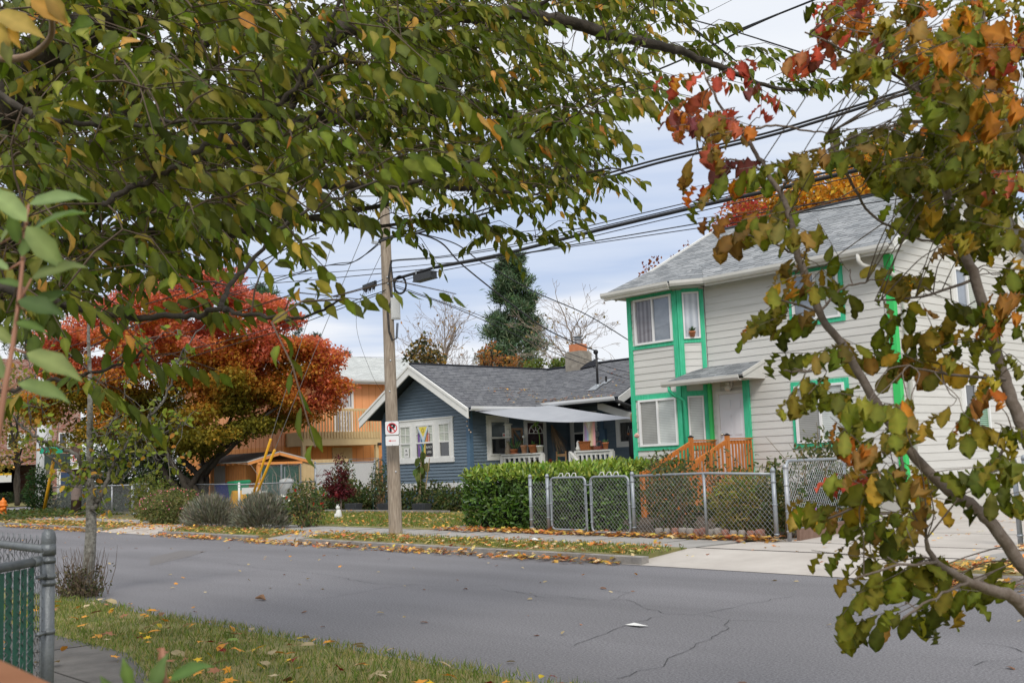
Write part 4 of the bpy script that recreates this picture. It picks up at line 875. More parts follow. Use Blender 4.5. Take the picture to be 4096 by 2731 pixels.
b = MB(); b.obox((-26.585, 23.34, 2.36), Y_, nX, u3, .11, .004, .13); o = b.build('window_sticker', white); tag(o, 'small white sticker with red mark on the porch window glass', 'sticker')
b = MB(); b.sphere((-26.578, 23.395, 2.425), .035, 8, 6, sq=(.2, 1, 1)); b.build('mark', mat('red_print', (.5, .02, .04), .6), o)

# ------------------------------------------------------------------ orange apartment house
H3 = thing('orange_house', 'two storey orange house with tan balcony and pale grey shingle roof', 'house', (-48, 30, .133))
or_m = mat('orange_board_siding', (.84, .36, .11), .7, c2=(.80, .31, .085), vs=2, stretch=(5, 5, .4)); or_peach = mat('peach_board_siding', (.90, .43, .20), .7, c2=(.86, .38, .17), vs=2, stretch=(5, 5, .4)); tan = mat('tan_paint', (.66, .50, .27), .7, c2=(.60, .44, .23), vs=3)
seam = mat('board_seam', (.62, .26, .09), .8)
b = MB(); b.box((-54, 25.4, .1), (-44, 37, 2.72)); b.build('ground_floor_wall', or_m, H3)
b = MB(); b.box((-54, 25.4, 2.72), (-44, 37, 5.75)); b.build('upper_wall', or_peach, H3)
b = MB()
for y in np.arange(25.7, 37, .40): b.box((-44.0, y, .2), (-43.992, y+.018, 5.7))
for x in np.arange(-53.8, -44, .40): b.box((x, 25.39, .2), (x+.018, 25.4, 5.7))
b.build('siding_seams', seam, H3)
b = MB(); b.face([(-44.0, 25.4, 5.75), (-54, 25.4, 5.75), (-49, 25.4, 7.5)]); b.build('gable', or_peach, H3)
b = MB(); slab(b, (-43.5, 37.5, 5.75), (-43.5, 25.0, 5.75), (-49, 25.0, 7.55), (-49, 37.5, 7.55), .12); slab(b, (-54.5, 25.0, 5.75), (-54.5, 37.5, 5.75), (-49, 37.5, 7.55), (-49, 25, 7.55), .12); b.build('roof', [roof_pale, white], H3)
b = MB(); gut(b, (-43.48, 25.0, 5.78), (-43.48, 37.5, 5.78), (1, 0, 0)); b.beam((-43.47, 25.0, 5.66), (-43.47, 37.5, 5.66), .03, .16); b.build('gutter', wgut, H3)
for zz, hh in ((4.42, 1.15),):
    window(H3, (-44, 28.12, zz), Y_, nX, 1.05, hh, [blindmat('barred_curtain', (.25, .25, .28), (.52, .52, .55), 5.5, axis=1), MATS['barred_curtain']], fm=vinyl, fw=.09, mull=None)
window(H3, (-44, 28.05, 3.28), Y_, nX, 1.05, 1.08, [MATS['barred_curtain']], fm=vinyl, fw=.09, mull=None)
def bars(y0, w, z0, h):
    b = MB()
    for k in range(7): b.box((-43.90, y0+w*(k+.5)/7-.012, z0), (-43.88, y0+w*(k+.5)/7+.012, z0+h))
    for s in (-1, 1):
        for q in range(2): b.tube([(-43.885, y0+w/2+s*.09*(1-math.cos(a)), z0+h*(.35+.3*q)+.12*math.sin(a)) for a in np.linspace(0, 2*math.pi, 12)], .012, 4)
    return b.build('window_bars', vinyl, H3)
bars(28.2, .9, 4.5, 1.0); bars(28.13, .9, 3.36, .92)
window(H3, (-44, 31.2, 4.42), Y_, nX, 1.05, 1.15, [dark_glass], fm=vinyl, fw=.08, mull=None)
b = MB(); b.obox((-44, 27.95, .35), Y_, nX, u3, 1.1, .05, 2.25); b.build('door', tan, H3)
b = MB()
for zz in (2.05, 1.35, .6):
    for yy in (28.1, 28.55): b.obox((-43.95, yy, zz), Y_, nX, u3, .3, .015, .4)
b.build('door_panels', tan, H3)
# balcony
b = MB(); b.box((-44, 25.5, 2.66), (-42.55, 29.72, 3.28)); bl = b.build('balcony', tan, H3)
for k in range(27):
    y = 25.58+k*.155; q = MB(); q.box((-42.54, y, 2.98), (-42.50, y+.045, 4.28)); q.build('balcony_slat', tan, bl)
q = MB(); q.box((-42.62, 25.5, 4.22), (-42.555, 29.75, 4.34)); q.box((-44, 29.66, 4.22), (-42.63, 29.72, 4.34)); q.build('balcony_rail', tan, bl)
for y in (25.52, 29.45): q = MB(); q.box((-42.72, y, .2), (-42.56, y+.16, 2.655)); q.build('post', tan, bl)
q = MB(); q.box((-42.5, 29.5, 2.62), (-42.42, 29.68, 2.74)); q.build('balcony_lamp', black_p, bl)
# low parts in front, behind the maple: white doors and window on the street side
window(H3, (-49.6, 25.4, 1.0), X_, nY, 1.0, 1.2, [glass_sky, dark_glass], casing=(.1, .1, .1, .1), cm=white)
b = MB(); b.obox((-46.4, 25.36, .3), X_, nY, u3, .85, .05, 2.05); b.build('door', white, H3)

# lean-to shed with gabled roof and green slatted gate
SH = thing('orange_shed', 'low orange shed with a small dark gabled roof beside the bins', 'shed', (-42, 23.4, .133))
b = MB(); b.box((-45.2, 22.4, .1), (-41.9, 24.45, 2.05)); b.build('wall', or_m, SH)
b = MB()
for x in np.arange(-45.0, -41.9, .22): b.box((x, 22.39, .15), (x+.015, 22.4, 2.0))
b.build('siding_seams', seam, SH)
b = MB(); b.box((-44.75, 22.37, .15), (-43.75, 22.385, 2.0)); b.build('white_panel', mat('streaky_white_board', (.55, .52, .48), .8, c2=(.40, .34, .28), vs=4, stretch=(6, 1, .5)), SH)
b = MB(); slab(b, (-40.9, 21.9, 2.02), (-45.4, 21.9, 2.02), (-45.4, 23.42, 2.42), (-40.9, 23.42, 2.42), .05); slab(b, (-45.4, 25.0, 2.02), (-40.9, 25.0, 2.02), (-40.9, 23.42, 2.42), (-45.4, 23.42, 2.42), .05); b.build('roof', [mat('shed_felt', (.035, .033, .032), .9), mat('shed_edge', (.50, .47, .44), .7)], SH)
for y in (21.95, 24.95): b = MB(); b.beam((-40.93, y, 1.93), (-40.93, 23.42, 2.32), .05, .14); b.build('barge_board', or_m, SH)
for x in np.arange(-45.2, -41.1, .5): b = MB(); b.beam((x, 21.92, 1.93), (x, 22.39, 2.05), .06, .08); b.build('rafter', or_m, SH)
b = MB(); b.box((-41.06, 22.40, 1.86), (-40.9, 24.5, 1.97)); b.build('lintel', or_m, SH)
for y, m_ in ((22.40, or_m), (24.40, tan)): b = MB(); b.box((-41.05, y, .1), (-40.93, y+.12, 1.86)); b.build('post', m_, SH)
dkgreen = mat('dark_green_slats', (.012, .085, .055), .5, c2=(.02, .12, .08), vs=5)
b = MB(); b.box((-41.02, 22.53, .25), (-41.0, 24.38, 1.82)); b.build('green_panel', dkgreen, SH)
# ------------------------------------------------------------------ chain link fences
def links(b, O, e, w, h, pitch=.088, r=.0026, n=3, u=(0, 0, 1)):
    O, e, u = V(O), V(e), V(u); s0 = -h
    while s0 < w:
        for sg in (1, -1):
            # line s = s0+t (sg=1) or s = s0+h-t (sg=-1)
            f = (lambda t: s0+t) if sg > 0 else (lambda t: s0+h-t)
            ts = [t for t in (0, h)]
            lo, hi = 0., h
            if sg > 0: lo, hi = max(lo, -s0), min(hi, w-s0)
            else: lo, hi = max(lo, s0+h-w), min(hi, s0+h)
            if hi-lo > .01: b.tube([O+e*f(lo)+u*lo, O+e*f(hi)+u*hi], r, n, cap=False)
        s0 += pitch
def post(parent, p, h, r=.03, m=galv, name='post', bands=(), cap=True):
    p = V(p); b = MB(); b.tube([p, p+V(0, 0, h)], r, 12)
    for z in bands: b.tube([p+V(0, 0, z-.012), p+V(0, 0, z+.012)], r*1.22, 12)
    o = b.build(name, m, parent, True)
    if cap: q = MB(); q.lathe(p+V(0, 0, h), [(r*1.15, -.03), (r*1.15, 0), (r*.9, r*.7), (r*.45, r*1.1), (.001, r*1.2)], 12); q.build('post_cap', m, o, True)
    return o
gx = lambda x: (x, fb(x), .13)
FN = thing('chain_link_fence', 'galvanised chain link fence along the sidewalk before the rose bushes', 'fence', gx(-12), None)
HF = 1.08
for x, bands in ((-15.72, (.1, .25, .5, .9)), (-15.22, (.3, .55, .85)), (-12.98, (.15, .5, .95)), (-9.98, (.1, .55, .9))): post(FN, gx(x), HF, .034, bands=bands)
post(FN, gx(-11.36), HF-.02, .024, cap=False)
b = MB(); b.tube([V(*gx(-12.98))+V(0, 0, HF-.04), V(*gx(-11.3))+V(0, 0, HF-.025), V(*gx(-9.98))+V(0, 0, HF-.06)], .021, 8); b.build('top_rail', galv, FN, True)
ef = unit(V(1, -.034, 0)); b = MB()
links(b, V(*gx(-12.95))+V(0, 0, .04), ef, 2.95, .98); b.build('chain_link_mesh', mesh_m, FN); b = MB(); links(b, V(*gx(-15.69))+V(0, 0, .06), ef, .42, .92); b.build('chain_link_mesh', mesh_m, FN)
def gate(label, O, e, w, h, z0=.08, r=.021, extra=0.):
    O, e = V(O), unit(e); g = thing('chain_link_gate', label, 'gate', O, 'chain link garden gates'); b = MB(); c = .10
    loop = []
    for (sx, sz, a0) in ((w-c, h-c, 0), (c, h-c, 90), (c, c, 180), (w-c, c, 270)):
        for k in range(5): a = math.radians(a0+k*22.5); loop.append(O+e*(sx+c*math.cos(a))+V(0, 0, z0+sz+c*math.sin(a)))
    b.tube(loop+[loop[0]], r, 8, cap=False); b.build('frame', galv, g, True)
    b = MB(); links(b, O+e*.03+V(0, 0, z0+.03), e, w-.06, h-.06); b.build('chain_link_mesh', mesh_m, g)
    for s in (0, w):
        for zz in (.18, .5, .86): b = MB(); b.tube([O+e*s+V(0, 0, z0+h*zz-.012), O+e*s+V(0, 0, z0+h*zz+.012)], r*1.5, 8); b.build('clamp', galv, g, True)
    for s in (.035, w-.035): b = MB(); b.tube([O+e*s+V(0, 0, z0+.05), O+e*s+V(0, 0, z0+h-.05)], .006, 5); b.build('tension_bar', galv, g, True)
    return g, b
def crest(g, O, e, w, z):   # bent wire crest on the walk gates
    b = MB(); O, e = V(O), unit(e)
    for c in (.33, .52, .70):
        P = [O+e*(w*c-.10)+V(0, 0, z), O+e*(w*c-.03)+V(0, 0, z+.07), O+e*(w*c+.03)+V(0, 0, z+.07), O+e*(w*c+.05)+V(0, 0, z-.0)]; b.tube(P, .009, 5)
    b.build('wire_crest', white, g)
O1 = V(*gx(-15.13)); g1, _ = gate('left leaf of the pair of walk gates before the laurel hedge', O1, ef, .96, .96); crest(g1, O1, ef, .96, 1.05)
O2 = V(*gx(-14.04)); g2, _ = gate('right leaf of the pair of walk gates before the laurel hedge', O2, ef, .97, .99, .05); crest(g2, O2, ef, .97, 1.05)
b = MB(); b.beam(O1+ef*.97+V(0, 0, .90), O2+V(0, 0, .90), .03, .03); b.build('latch', galv, g1)
b = MB(); b.tube([O1+ef*1.0+V(0, -.03, -.02), O1+ef*1.0+V(0, -.03, .72), O1+ef*1.0+V(0, -.05, .78)], .012, 6); b.build('drop_rod', galv, g1)
# driveway gate swung open into the yard
post(FN, (-9.80, 14.34, .125), 1.13, .034, galv_old, bands=(.15, .45, .85))
O3 = V(-9.86, 14.46, .18); e3 = unit(V(-.42, 2.35, 0)); g3, _ = gate('driveway gate swung open beside the beige house driveway', O3, e3, 2.35, 1.06, .10, .024)
O4 = V(-6.15, 14.35, .13)
FR = thing('chain_link_fence', 'chain link fence posts at the right side of the driveway', 'fence', O4)
for dx, dy, h in ((-.22, .12, 1.12), (-.05, .05, 1.15), (.14, 0, 1.15)): post(FR, O4+V(dx, dy, 0), h, .034, bands=(.15, .6, 1.0))
b = MB(); links(b, O4+V(.17, 0, .03), V(1, -.034, 0), 5.0, 1.05); b.build('chain_link_mesh', mesh_m, FR)
b = MB(); b.tube([O4+V(.14, 0, 1.1), O4+V(5.2, -.17, 1.1)], .021, 8); b.build('top_rail', galv, FR, True)
post(FR, O4+V(2.6, -.09, 0), 1.1, .024, cap=False); post(FR, O4+V(5.2, -.17, 0), 1.1, .03)
b = MB(); c_ = O4+V(-.02, -.06, .92); b.box(c_-V(.045, .02, .1), c_+V(.045, .02, .1)); o = b.build('gate_reflector', mat('rust_red', (.30, .08, .03), .6)); tag(o, 'small rusty red reflector plate fixed on the driveway gate posts', 'reflector')
q = MB(); q.box(c_-V(.03, .024, .02), c_+V(.03, -.018, .08)); q.build('reflector_face', white, o)
ir, _ = gate('second chain link gate standing right of the driveway posts', O4+V(-.1, .25, .02), unit(V(.75, 1.9, 0)), 1.9, 1.05, .08, .022)
# timber edge board under the open gate
b = MB(); b.beam((-9.75, 14.5, .20), (-10.12, 16.8, .22), .05, .2, up=(0, 0, 1)); tag(b.build('timber_edging', mat('brown_edging', (.17, .10, .07), .85, c2=(.24, .15, .11), vs=6)), 'long brown timber edging board under the open driveway gate', 'edging')
# scalloped edging blocks along the fence foot
k = 0; proto = {}
for x in np.arange(-12.6, -10.35, .165):
    red = (k % 7) in (2, 5, 6); key = 'r' if red else 'g'; k += 1
    y = fb(x)+.22+.05*math.sin(x*3)
    if key not in proto:
        b = MB()
        b.lathe((0, 0, 0), [(.075, 0), (.075, .13), (.06, .155), (.001, .16)], 10); o = b.build('edging_block', brick_red if red else brick_edge, None, True); proto[key] = o
    else: o = proto[key].copy(); col.objects.link(o)
    o.location = (x, y, .12); o.rotation_euler = (0, 0, random.random()*3)
    s = random.uniform(.9, 1.12); o.scale = (s, s*.8, s)
    tag(o, ('red brown' if red else 'grey')+' scalloped edging block at the fence foot before the roses', 'edging block', 'edging blocks along the fence foot')

# left yard fence with a narrow gate
HL = 1.15; yl = lambda x: 16.95-.085*(x+40)
FL = thing('chain_link_fence', 'old chain link fence with a narrow gate in front of dark shrubs', 'fence', (-47, yl(-47), .12))
pts = (-54.2, -45.9, -43.2, -40.75)
for x in pts: post(FL, (x, yl(x), .12), HL, .035, galv_old)
b = MB(); b.tube([(-54.2, yl(-54.2), HL+.1), (-40.75, yl(-40.75), HL+.1)], .026, 8); b.build('top_rail', galv_old, FL, True)
b = MB(); links(b, (-54.2, yl(-54.2), .15), unit(V(1, -.085, 0)), 13.45, 1.08, .085, .0035); b.build('chain_link_mesh', galv_old, FL)
gl, _ = gate('narrow chain link gate at the end of the old yard fence', V(-40.6, yl(-40.6), .12), unit(V(1, -.085, 0)), 1.6, 1.12, .04, .03)
FM = thing('chain_link_fence', 'chain link fence running past the bins towards the yellow guards', 'fence', (-39.8, 20, .13))
pA, pB = V(-38.9, yl(-38.9), .12), V(-44.5, 20.6, .12)
post(FM, V(-39.6, 20.85, .12), 1.02, .045, white, bands=(.9,)); post(FM, V(-47.2, 20.9, .12), 1.15, .035, galv_old); post(FM, pA, 1.15, .035, galv_old)
b = MB(); b.tube([V(-39.6, 20.9, 1.10), V(-39.75, 24.42, 1.10)], .028, 8); b.build('top_rail', galv, FM, True); b = MB(); b.tube([V(-39.6, 20.85, 1.12), V(-47.2, 20.9, 1.2)], .022, 8); b.build('top_rail', galv, FM, True)
b = MB(); links(b, V(-39.6, 20.9, .15), unit(V(-.15, 3.5, 0)), 3.5, .95, .085, .0032); b.build('chain_link_mesh', galv_old, FM); b = MB(); links(b, V(-47.2, 20.9, .15), V(1, 0, 0), 7.5, .98, .085, .0032); b.build('chain_link_mesh', galv_old, FM)
b = MB(); b.box((-39.58, 20.95, .72), (-39.555, 21.75, .97)); tag(b.build('blank_notice', white), 'blank white notice board fixed on the low fence by the bins', 'notice')
# tall gate before the green panel
GS = thing('tall_gate', 'tall double chain link gate with dark green slats on the orange shed', 'gate', (-40.86, 23.4, .13))
b = MB()
for y0, y1 in ((22.53, 23.44), (23.48, 24.39)):
    b.tube([(-40.86, y0, .2), (-40.86, y0, 1.86), (-40.86, y1, 1.86), (-40.86, y1, .2), (-40.86, y0, .2)], .028, 8)
b.build('frame', galv, GS); b = MB(); links(b, V(-40.86, 22.55, .2), Y_, 1.84, 1.64, .085, .003); b.build('chain_link_mesh', galv_old, GS)
# white slatted fence between the houses, tan boards behind
WF = thing('white_slat_fence', 'tall chain link fence filled with white slats left of the blue bungalow', 'fence', (-39.8, 26, .13))
b = MB(); y = 24.5
while y < 27.42: b.box((-39.82, y, .2), (-39.805, y+.075, 1.80)); y += .079
b.build('slats', mat('white_slats', (.70, .70, .70), .5), WF); b = MB(); links(b, V(-39.79, 24.5, .2), Y_, 2.95, 1.62, .075, .003); b.build('chain_link_mesh', mesh_m, WF)
for y in (24.45, 27.45): post(WF, (-39.8, y, .13), 1.75, .04)
b = MB(); b.tube([(-39.8, 24.45, 1.84), (-39.8, 27.45, 1.84)], .022, 8); b.build('top_rail', galv, WF)
TF = thing('tan_board_fence', 'tan vertical board fence below the balcony, right of the shed', 'fence', (-41, 25.7, .13))
b = MB(); y = 24.55
while y < 26.9: b.box((-41.02, y, .13), (-40.99, y+.19, 2.0)); y += .196
b.build('boards', tan, TF); b = MB(); b.box((-41.06, 24.53, 1.9), (-41.025, 26.9, 2.02)); b.build('rail', tan, TF)
b = MB(); links(b, V(-41, 26.95, 1.0), Y_, 1.6, .95, .08, .003); o = b.build('chain_link_mesh', galv_old); FB2 = thing('chain_link_fence', 'short grey chain link panel between tan boards and the trellis arch', 'fence', (-41, 27.5, .13)); o.parent = FB2
o.matrix_parent_inverse = Matrix.Translation((41, -27.5, -.13))
b = MB(); b.tube([(-41, 26.95, .13), (-41, 26.95, 2.0), (-41, 28.5, 2.0), (-41, 28.5, .13)], .026, 8); b.build('frame', galv, FB2)
# brown trellis arch
TA = thing('trellis_arch', 'brown wooden trellis arch beside the blue bungalow wall', 'trellis', (-38.9, 27.6, .13))
tw = mat('brown_trellis_wood', (.26, .10, .04), .75, c2=(.34, .15, .06), vs=6)
b = MB(); x = -39.3
for y in (27.40, 28.0): b.box((x-.035, y-.03, .13), (x+.035, y+.04, 1.85))
b.tube([(x, 27.40, 1.80), (x, 27.48, 2.0), (x, 27.65, 2.14), (x, 27.9, 2.20), (x, 28.2, 2.2)], .045, 6)
for y in (27.55, 27.70, 27.85): b.box((x-.012, y-.012, .2), (x+.012, y+.015, 1.7))
for z in np.arange(.3, 1.75, .16): b.box((x-.015, 27.43, z), (x+.015, 27.97, z+.022))
b.build('lattice', tw, TA)

# ------------------------------------------------------------------ bins and clutter in the orange yard
def cart(label, p, cb, cl, sc_=1.):
    t_ = thing('wheeled_bin', label, 'bin', p, 'wheeled bins by the orange shed'); x, y, z = p; b = MB(); w0, w1, h = .22*sc_, .29*sc_, .95*sc_
    b.hexa([(x-w0, y-w0, z+.06), (x+w0, y-w0, z+.06), (x+w0, y+w0, z+.06), (x-w0, y+w0, z+.06), (x-w1, y-w1, z+h), (x+w1, y-w1, z+h), (x+w1, y+w1, z+h), (x-w1, y+w1, z+h)])
    b.box((x-w1-.02, y-w1-.02, z+h-.06), (x+w1+.02, y+w1+.02, z+h)); b.build('body', cb, t_)
    b = MB(); L = w1+.03; b.hexa([(x-L, y-L, z+h+.002), (x+L, y-L, z+h+.002), (x+L, y+L+.06, z+h+.002), (x-L, y+L+.06, z+h+.002), (x-L*.9, y-L*.9, z+h+.06), (x+L*.9, y-L*.9, z+h+.06), (x+L*.9, y+L, z+h+.10), (x-L*.9, y+L, z+h+.10)]); b.build('lid', cl, t_)
    for s in (-1, 1): b = MB(); b.tube([(x+s*(w0+.02), y+w0, z+.12), (x+s*(w0+.08), y+w0, z+.12)], .12, 12); b.build('wheel', black_p, t_)
blue_p = mat('blue_plastic', (.020, .055, .42), .4); green_p = mat('green_plastic', (.012, .26, .11), .4)
cart('blue wheeled bin with dark lid, left of the green bin', (-43.05, 22.0, .13), blue_p, blue_p); cart('green wheeled bin beside the orange shed', (-41.45, 21.8, .13), green_p, green_p, 1.1)
ys = thing('yellow_caution_sign', 'yellow plastic folding floor sign leaning by the green bin', 'floor sign', (-40.6, 21.3, .13))
for s in (0, 1):
    b = MB(); x0 = -40.85+.30*s; b.hexa([(x0, 21.0+.02*s, .14), (x0+.05, 21.0, .14), (x0+.05, 21.75, .14), (x0, 21.75, .14), (-40.68+.05*s, 21.1, .86), (-40.65+.05*s, 21.1, .86), (-40.65+.05*s, 21.65, .86), (-40.68+.05*s, 21.65, .86)]); b.build('sign_panel', yellow_p, ys)
bu_ = thing('white_bucket', 'white plastic bucket with blue band behind the low fence', 'bucket', (-39.9, 22.1, .13)); b = MB(); b.lathe((-39.95, 22.1, .13), [(.14, 0), (.17, .6), (.185, .6), (.185, .66), (.001, .665)], 16); b.build('body', white, bu_, True)
b = MB(); b.lathe((-39.95, 22.1, .2), [(.148, 0), (.158, .2)], 16); b.build('label_band', mat('blue_label', (.04, .20, .50), .5), bu_, True)
tk = thing('water_tank', 'upright grey white cylindrical water tank behind the low fence', 'tank', (-40.2, 23.25, .13)); b = MB(); b.lathe((-40.25, 23.35, .13), [(.30, 0), (.31, 1.0), (.29, 1.08), (.12, 1.14), (.001, 1.15)], 20); b.build('body', mat('tank_enamel', (.46, .48, .48), .4), tk, True)
b = MB(); b.tube([(-40.3, 23.3, 1.25), (-40.3, 23.3, 1.75)], .025); b.tube([(-40.2, 23.5, 1.25), (-40.2, 23.5, 1.4)], .02); b.build('pipe', galv, tk)
def ctube(path, r, n=5):
    b = MB(); b.tube(path, r, n); return b
b = MB()
for k in range(16):
    p0 = V(-40.0, rng.uniform(22.0, 24.3), rng.uniform(.2, .9)); p1 = p0+V(rng.normal(0, .2), rng.normal(0, .6), rng.uniform(.5, 1.3)); m1 = (p0+p1)/2+rng.normal(0, .18, 3)
    b.tube([p0, m1, p1], [.018, .012, .006], 4)
tag(b.build('bare_vine', mat('grey_vine', (.24, .19, .15), .9, c2=(.36, .30, .25), vs=12)), 'tangled leafless vine stems growing up before the green slatted gate', 'vine')

# white cat ornament on the lawn, with the dark red sapling in a pot behind
p = V(*at(778, 1190, z=.14))
ct = MB(); ct.lathe(p, [(.09, 0), (.10, .06), (.075, .18), (.05, .25)], 12); ct.sphere(p+V(0, -.02, .30), .062, 12, 8); ct.tube([p+V(.07, .05, .02), p+V(.12, -.02, .02), p+V(.10, -.10, .02)], .02, 6)
for s in (-1, 1): ct.tube([p+V(.035*s, -.02, .34), p+V(.045*s, -.02, .40)], [.02, .004], 5); ct.tube([p+V(.035*s, -.09, .14), p+V(.035*s, -.1, .0)], .02, 6)
tag(ct.build('cat_ornament', white, None, True), 'small white sitting cat ornament on the front lawn', 'ornament')

# lawn edging, planter boxes, garden lantern
b = MB(); b.box((-31.8, 19.85, .12), (-25.2, 19.99, .21)); tag(b.build('bed_edging', kerb_m), 'low pale concrete edging between lawn and planting bed', 'edging')
sheet('planting_bed', [(-38.4, 19.99), (-26.5, 19.99), (-26.5, 22), (-31.4, 22), (-31.4, 26), (-38.4, 26)], .16, soil)
for x, lab in ((-30.55, 'dark trough planter below the wire obelisk'), (-28.7, 'dark trough planter in front of the drooping sunflower'), (-26.85, 'dark trough planter next to the laurel hedge'), (-33.6, 'dark trough planter behind the white cat ornament')):
    b = MB(); b.hexa([(x-.28, 20.1, .18), (x+.28, 20.1, .18), (x+.28, 20.32, .18), (x-.28, 20.32, .18), (x-.33, 20.07, .40), (x+.33, 20.07, .40), (x+.33, 20.35, .40), (x-.33, 20.35, .40)])
    for k in range(8): b.box((x-.30+.075*k, 20.055, .2), (x-.29+.075*k, 20.07, .4))
    tag(b.build('trough_planter', mat('charcoal_planter', (.045, .05, .055), .6), None), lab, 'planter', 'trough planters along the bed')
ln = thing('red_lantern', 'small red garden lantern on a post before the blue house wall', 'lantern', (-29.0, 20.6, .16)); c_ = V(-28.95, 20.6, .55)
b = MB(); b.tube([V(-28.95, 20.6, .16), c_], .012); b.box(c_-V(.09, .09, .12), c_+V(.09, .09, -.10)); b.lathe(c_+V(0, 0, .12), [(.13, 0), (.05, .06), (.01, .09)], 8)
for sx_ in (-1, 1):
    for sy in (-1, 1): b.box(c_+V(.075*sx_-.01, .075*sy-.01, -.10), c_+V(.075*sx_+.01, .075*sy+.01, .12))
b.build('frame', black_p, ln); b = MB(); b.box(c_-V(.07, .07, .10), c_+V(.07, .07, .12)); b.build('red_glass', mat('red_glass', (.35, .01, .02), .2, coat=1), ln)
ob = thing('wire_obelisk', 'dark green wire plant obelisk standing before the front windows', 'plant support', (-30.0, 20.9, .16))
b = MB(); c_ = V(-30.0, 20.9, .16)
for a in (0, 90): 
    ca_, sa_ = math.cos(math.radians(a)), math.sin(math.radians(a))
    b.tube([c_+V(ca_*.30*s, sa_*.30*s, z) for s, z in ((-1, 0), (-1, 1.15), (-.8, 1.45), (-.4, 1.62), (0, 1.66), (.4, 1.62), (.8, 1.45), (1, 1.15), (1, 0))], .011, 5)
for z in (.5, 1.0): b.tube([c_+V(.3*math.cos(a), .3*math.sin(a), z) for a in np.linspace(0, 2*math.pi, 14)], .009, 4)
b.build('wire_frame', mat('green_wire', (.02, .06, .045), .5), ob)
hs = MB(); hs.tube([(-31.6, 21.9, .95), (-31.3, 21.6, .75), (-31.0, 21.55, .62), (-30.8, 21.5, .7), (-30.7, 21.45, .9)], .02, 6); tag(hs.build('garden_hose', mat('teal_hose', (.02, .30, .33), .5)), 'teal garden hose at the left foot of the blue house', 'hose')

# ------------------------------------------------------------------ utility pole and its fittings
PB = V(*at(909, 1226, z=.13)); PD = float((PB-CC)@CF)
PP = [PB-V(0, 0, .2), PB]+[V(*at(x, y, Y=PB[1]+.25*(1-(y/1226)))) for x, y in ((897, 880), (886, 560), (878, 330), (872, 120), (868, 0))]
UP = thing('utility_pole', 'weathered round wooden utility pole on the grass verge', 'utility pole', PB)
b = MB(); b.tube(PP, [.145, .142, .125, .112, .105, .10, .097], 16); b.build('pole', bark_pole, UP, True)
def poleat(y):   # centre of the pole at an image height
    i = [1226, 880, 560, 330, 120, 0]; P = PP[1:]
    for k in range(5):
        if i[k] >= y >= i[k+1]: f_ = (i[k]-y)/(i[k]-i[k+1]); return P[k]*(1-f_)+P[k+1]*f_
    return P[-1]
tocam = unit(V(-PB[0], -PB[1], 0)); side = V(CR[0], CR[1], 0); side = unit(side)
b = MB()
for y in (640, 655, 900, 1085, 830): c_ = poleat(y)+tocam*.12+side*rng.uniform(-.05, .05); b.sphere(c_, .022, 6, 4)
b.build('bolts', galv_old, UP)
b = MB(); c_ = poleat(712)+side*.16+tocam*.05; b.obox(c_-side*.10-tocam*.06-V(0, 0, .23), side, tocam, u3, .20, .13, .46); bx = b.build('equipment_box', mat('grey_box_paint', (.50, .51, .50), .5), UP)
b = MB(); b.obox(c_-side*.08+tocam*.071-V(0, 0, .2), side, tocam, u3, .16, .008, .40); b.build('box_door', mat('box_door_paint', (.55, .56, .55), .5), bx)
b = MB(); c0 = poleat(760)+tocam*.12
pth = [poleat(600)+side*.10+tocam*.08, poleat(640)+side*.03+tocam*.13, poleat(690)+side*.08+tocam*.10, poleat(720)-side*.02+tocam*.13, poleat(765)+side*.0+tocam*.13, poleat(785)+side*.06+tocam*.13, poleat(780)+side*.15+tocam*.1, poleat(745)+side*.18+tocam*.05]
b.tube(pth, .012, 6); b.tube([p+side*.025 for p in pth], .009, 6); b.tube([poleat(610)+side*.1+tocam*.08, poleat(660)+side*.14+tocam*.06, poleat(690)+side*.17+tocam*.05], .012, 6); b.build('riser_cable', wire_m, UP, True)
b = MB(); a = poleat(560)-side*.08; b.beam(a, a-side*.22+V(0, 0, .05), .05, .06); b.beam(a-V(0, 0, .25), a-V(0, 0, -.1), .03, .05); b.build('bracket', galv, UP)
# cable coil, splice case, terminal, all hung on the wires
YW = float(PB[1])-.12
b = MB(); c_ = at(919, 655, Y=YW)
for k in range(7): rr = .155+rng.normal(0, .012); b.tube([c_+side*(rr*.78*math.cos(t_)+rng.normal(0, .003))+V(0, 0, rr*1.15*math.sin(t_))+tocam*.012*k for t_ in np.linspace(0, 2*math.pi, 22)], .010, 5)
tag(b.build('cable_coil', wire_m, None, True), 'coil of black cable hung beside the utility pole', 'cable coil')
b = MB(); p0, p1 = at(956, 640, Y=YW-.05), at(996, 629, Y=YW-.05); b.beam(p0, p1, .16, .13); b.beam(p0-V(0, 0, .07), p1-V(0, 0, .07), .20, .02)
o = b.build('splice_case', mat('black_case', (.03, .032, .035), .45)); tag(o, 'black rectangular splice case hung on the cable right of the pole', 'splice case')
b = MB(); b.tube([p0+V(0, 0, .08), p0+V(0, 0, .16)], .015); b.tube([p1+V(0, 0, .08), p1+V(0, 0, .16)], .015); b.build('hanger', galv, o)
b = MB(); p0, p1 = at(836, 660, Y=YW), at(862, 650, Y=YW)
for k in range(7): c_ = p0+(p1-p0)*k/6; b.beam(c_+V(0, 0, .05), c_-V(0, 0, .07+.05*(k % 2)), .045, .045, up=(1, 0, 0)); b.tube([c_-V(0, 0, .07), c_-V(0, 0, .18)-side*.03], .006, 4)
b.beam(p0, p1, .08, .07); tag(b.build('drop_terminal', MATS['black_case']), 'ribbed black cable terminal hung left of the pole', 'terminal')

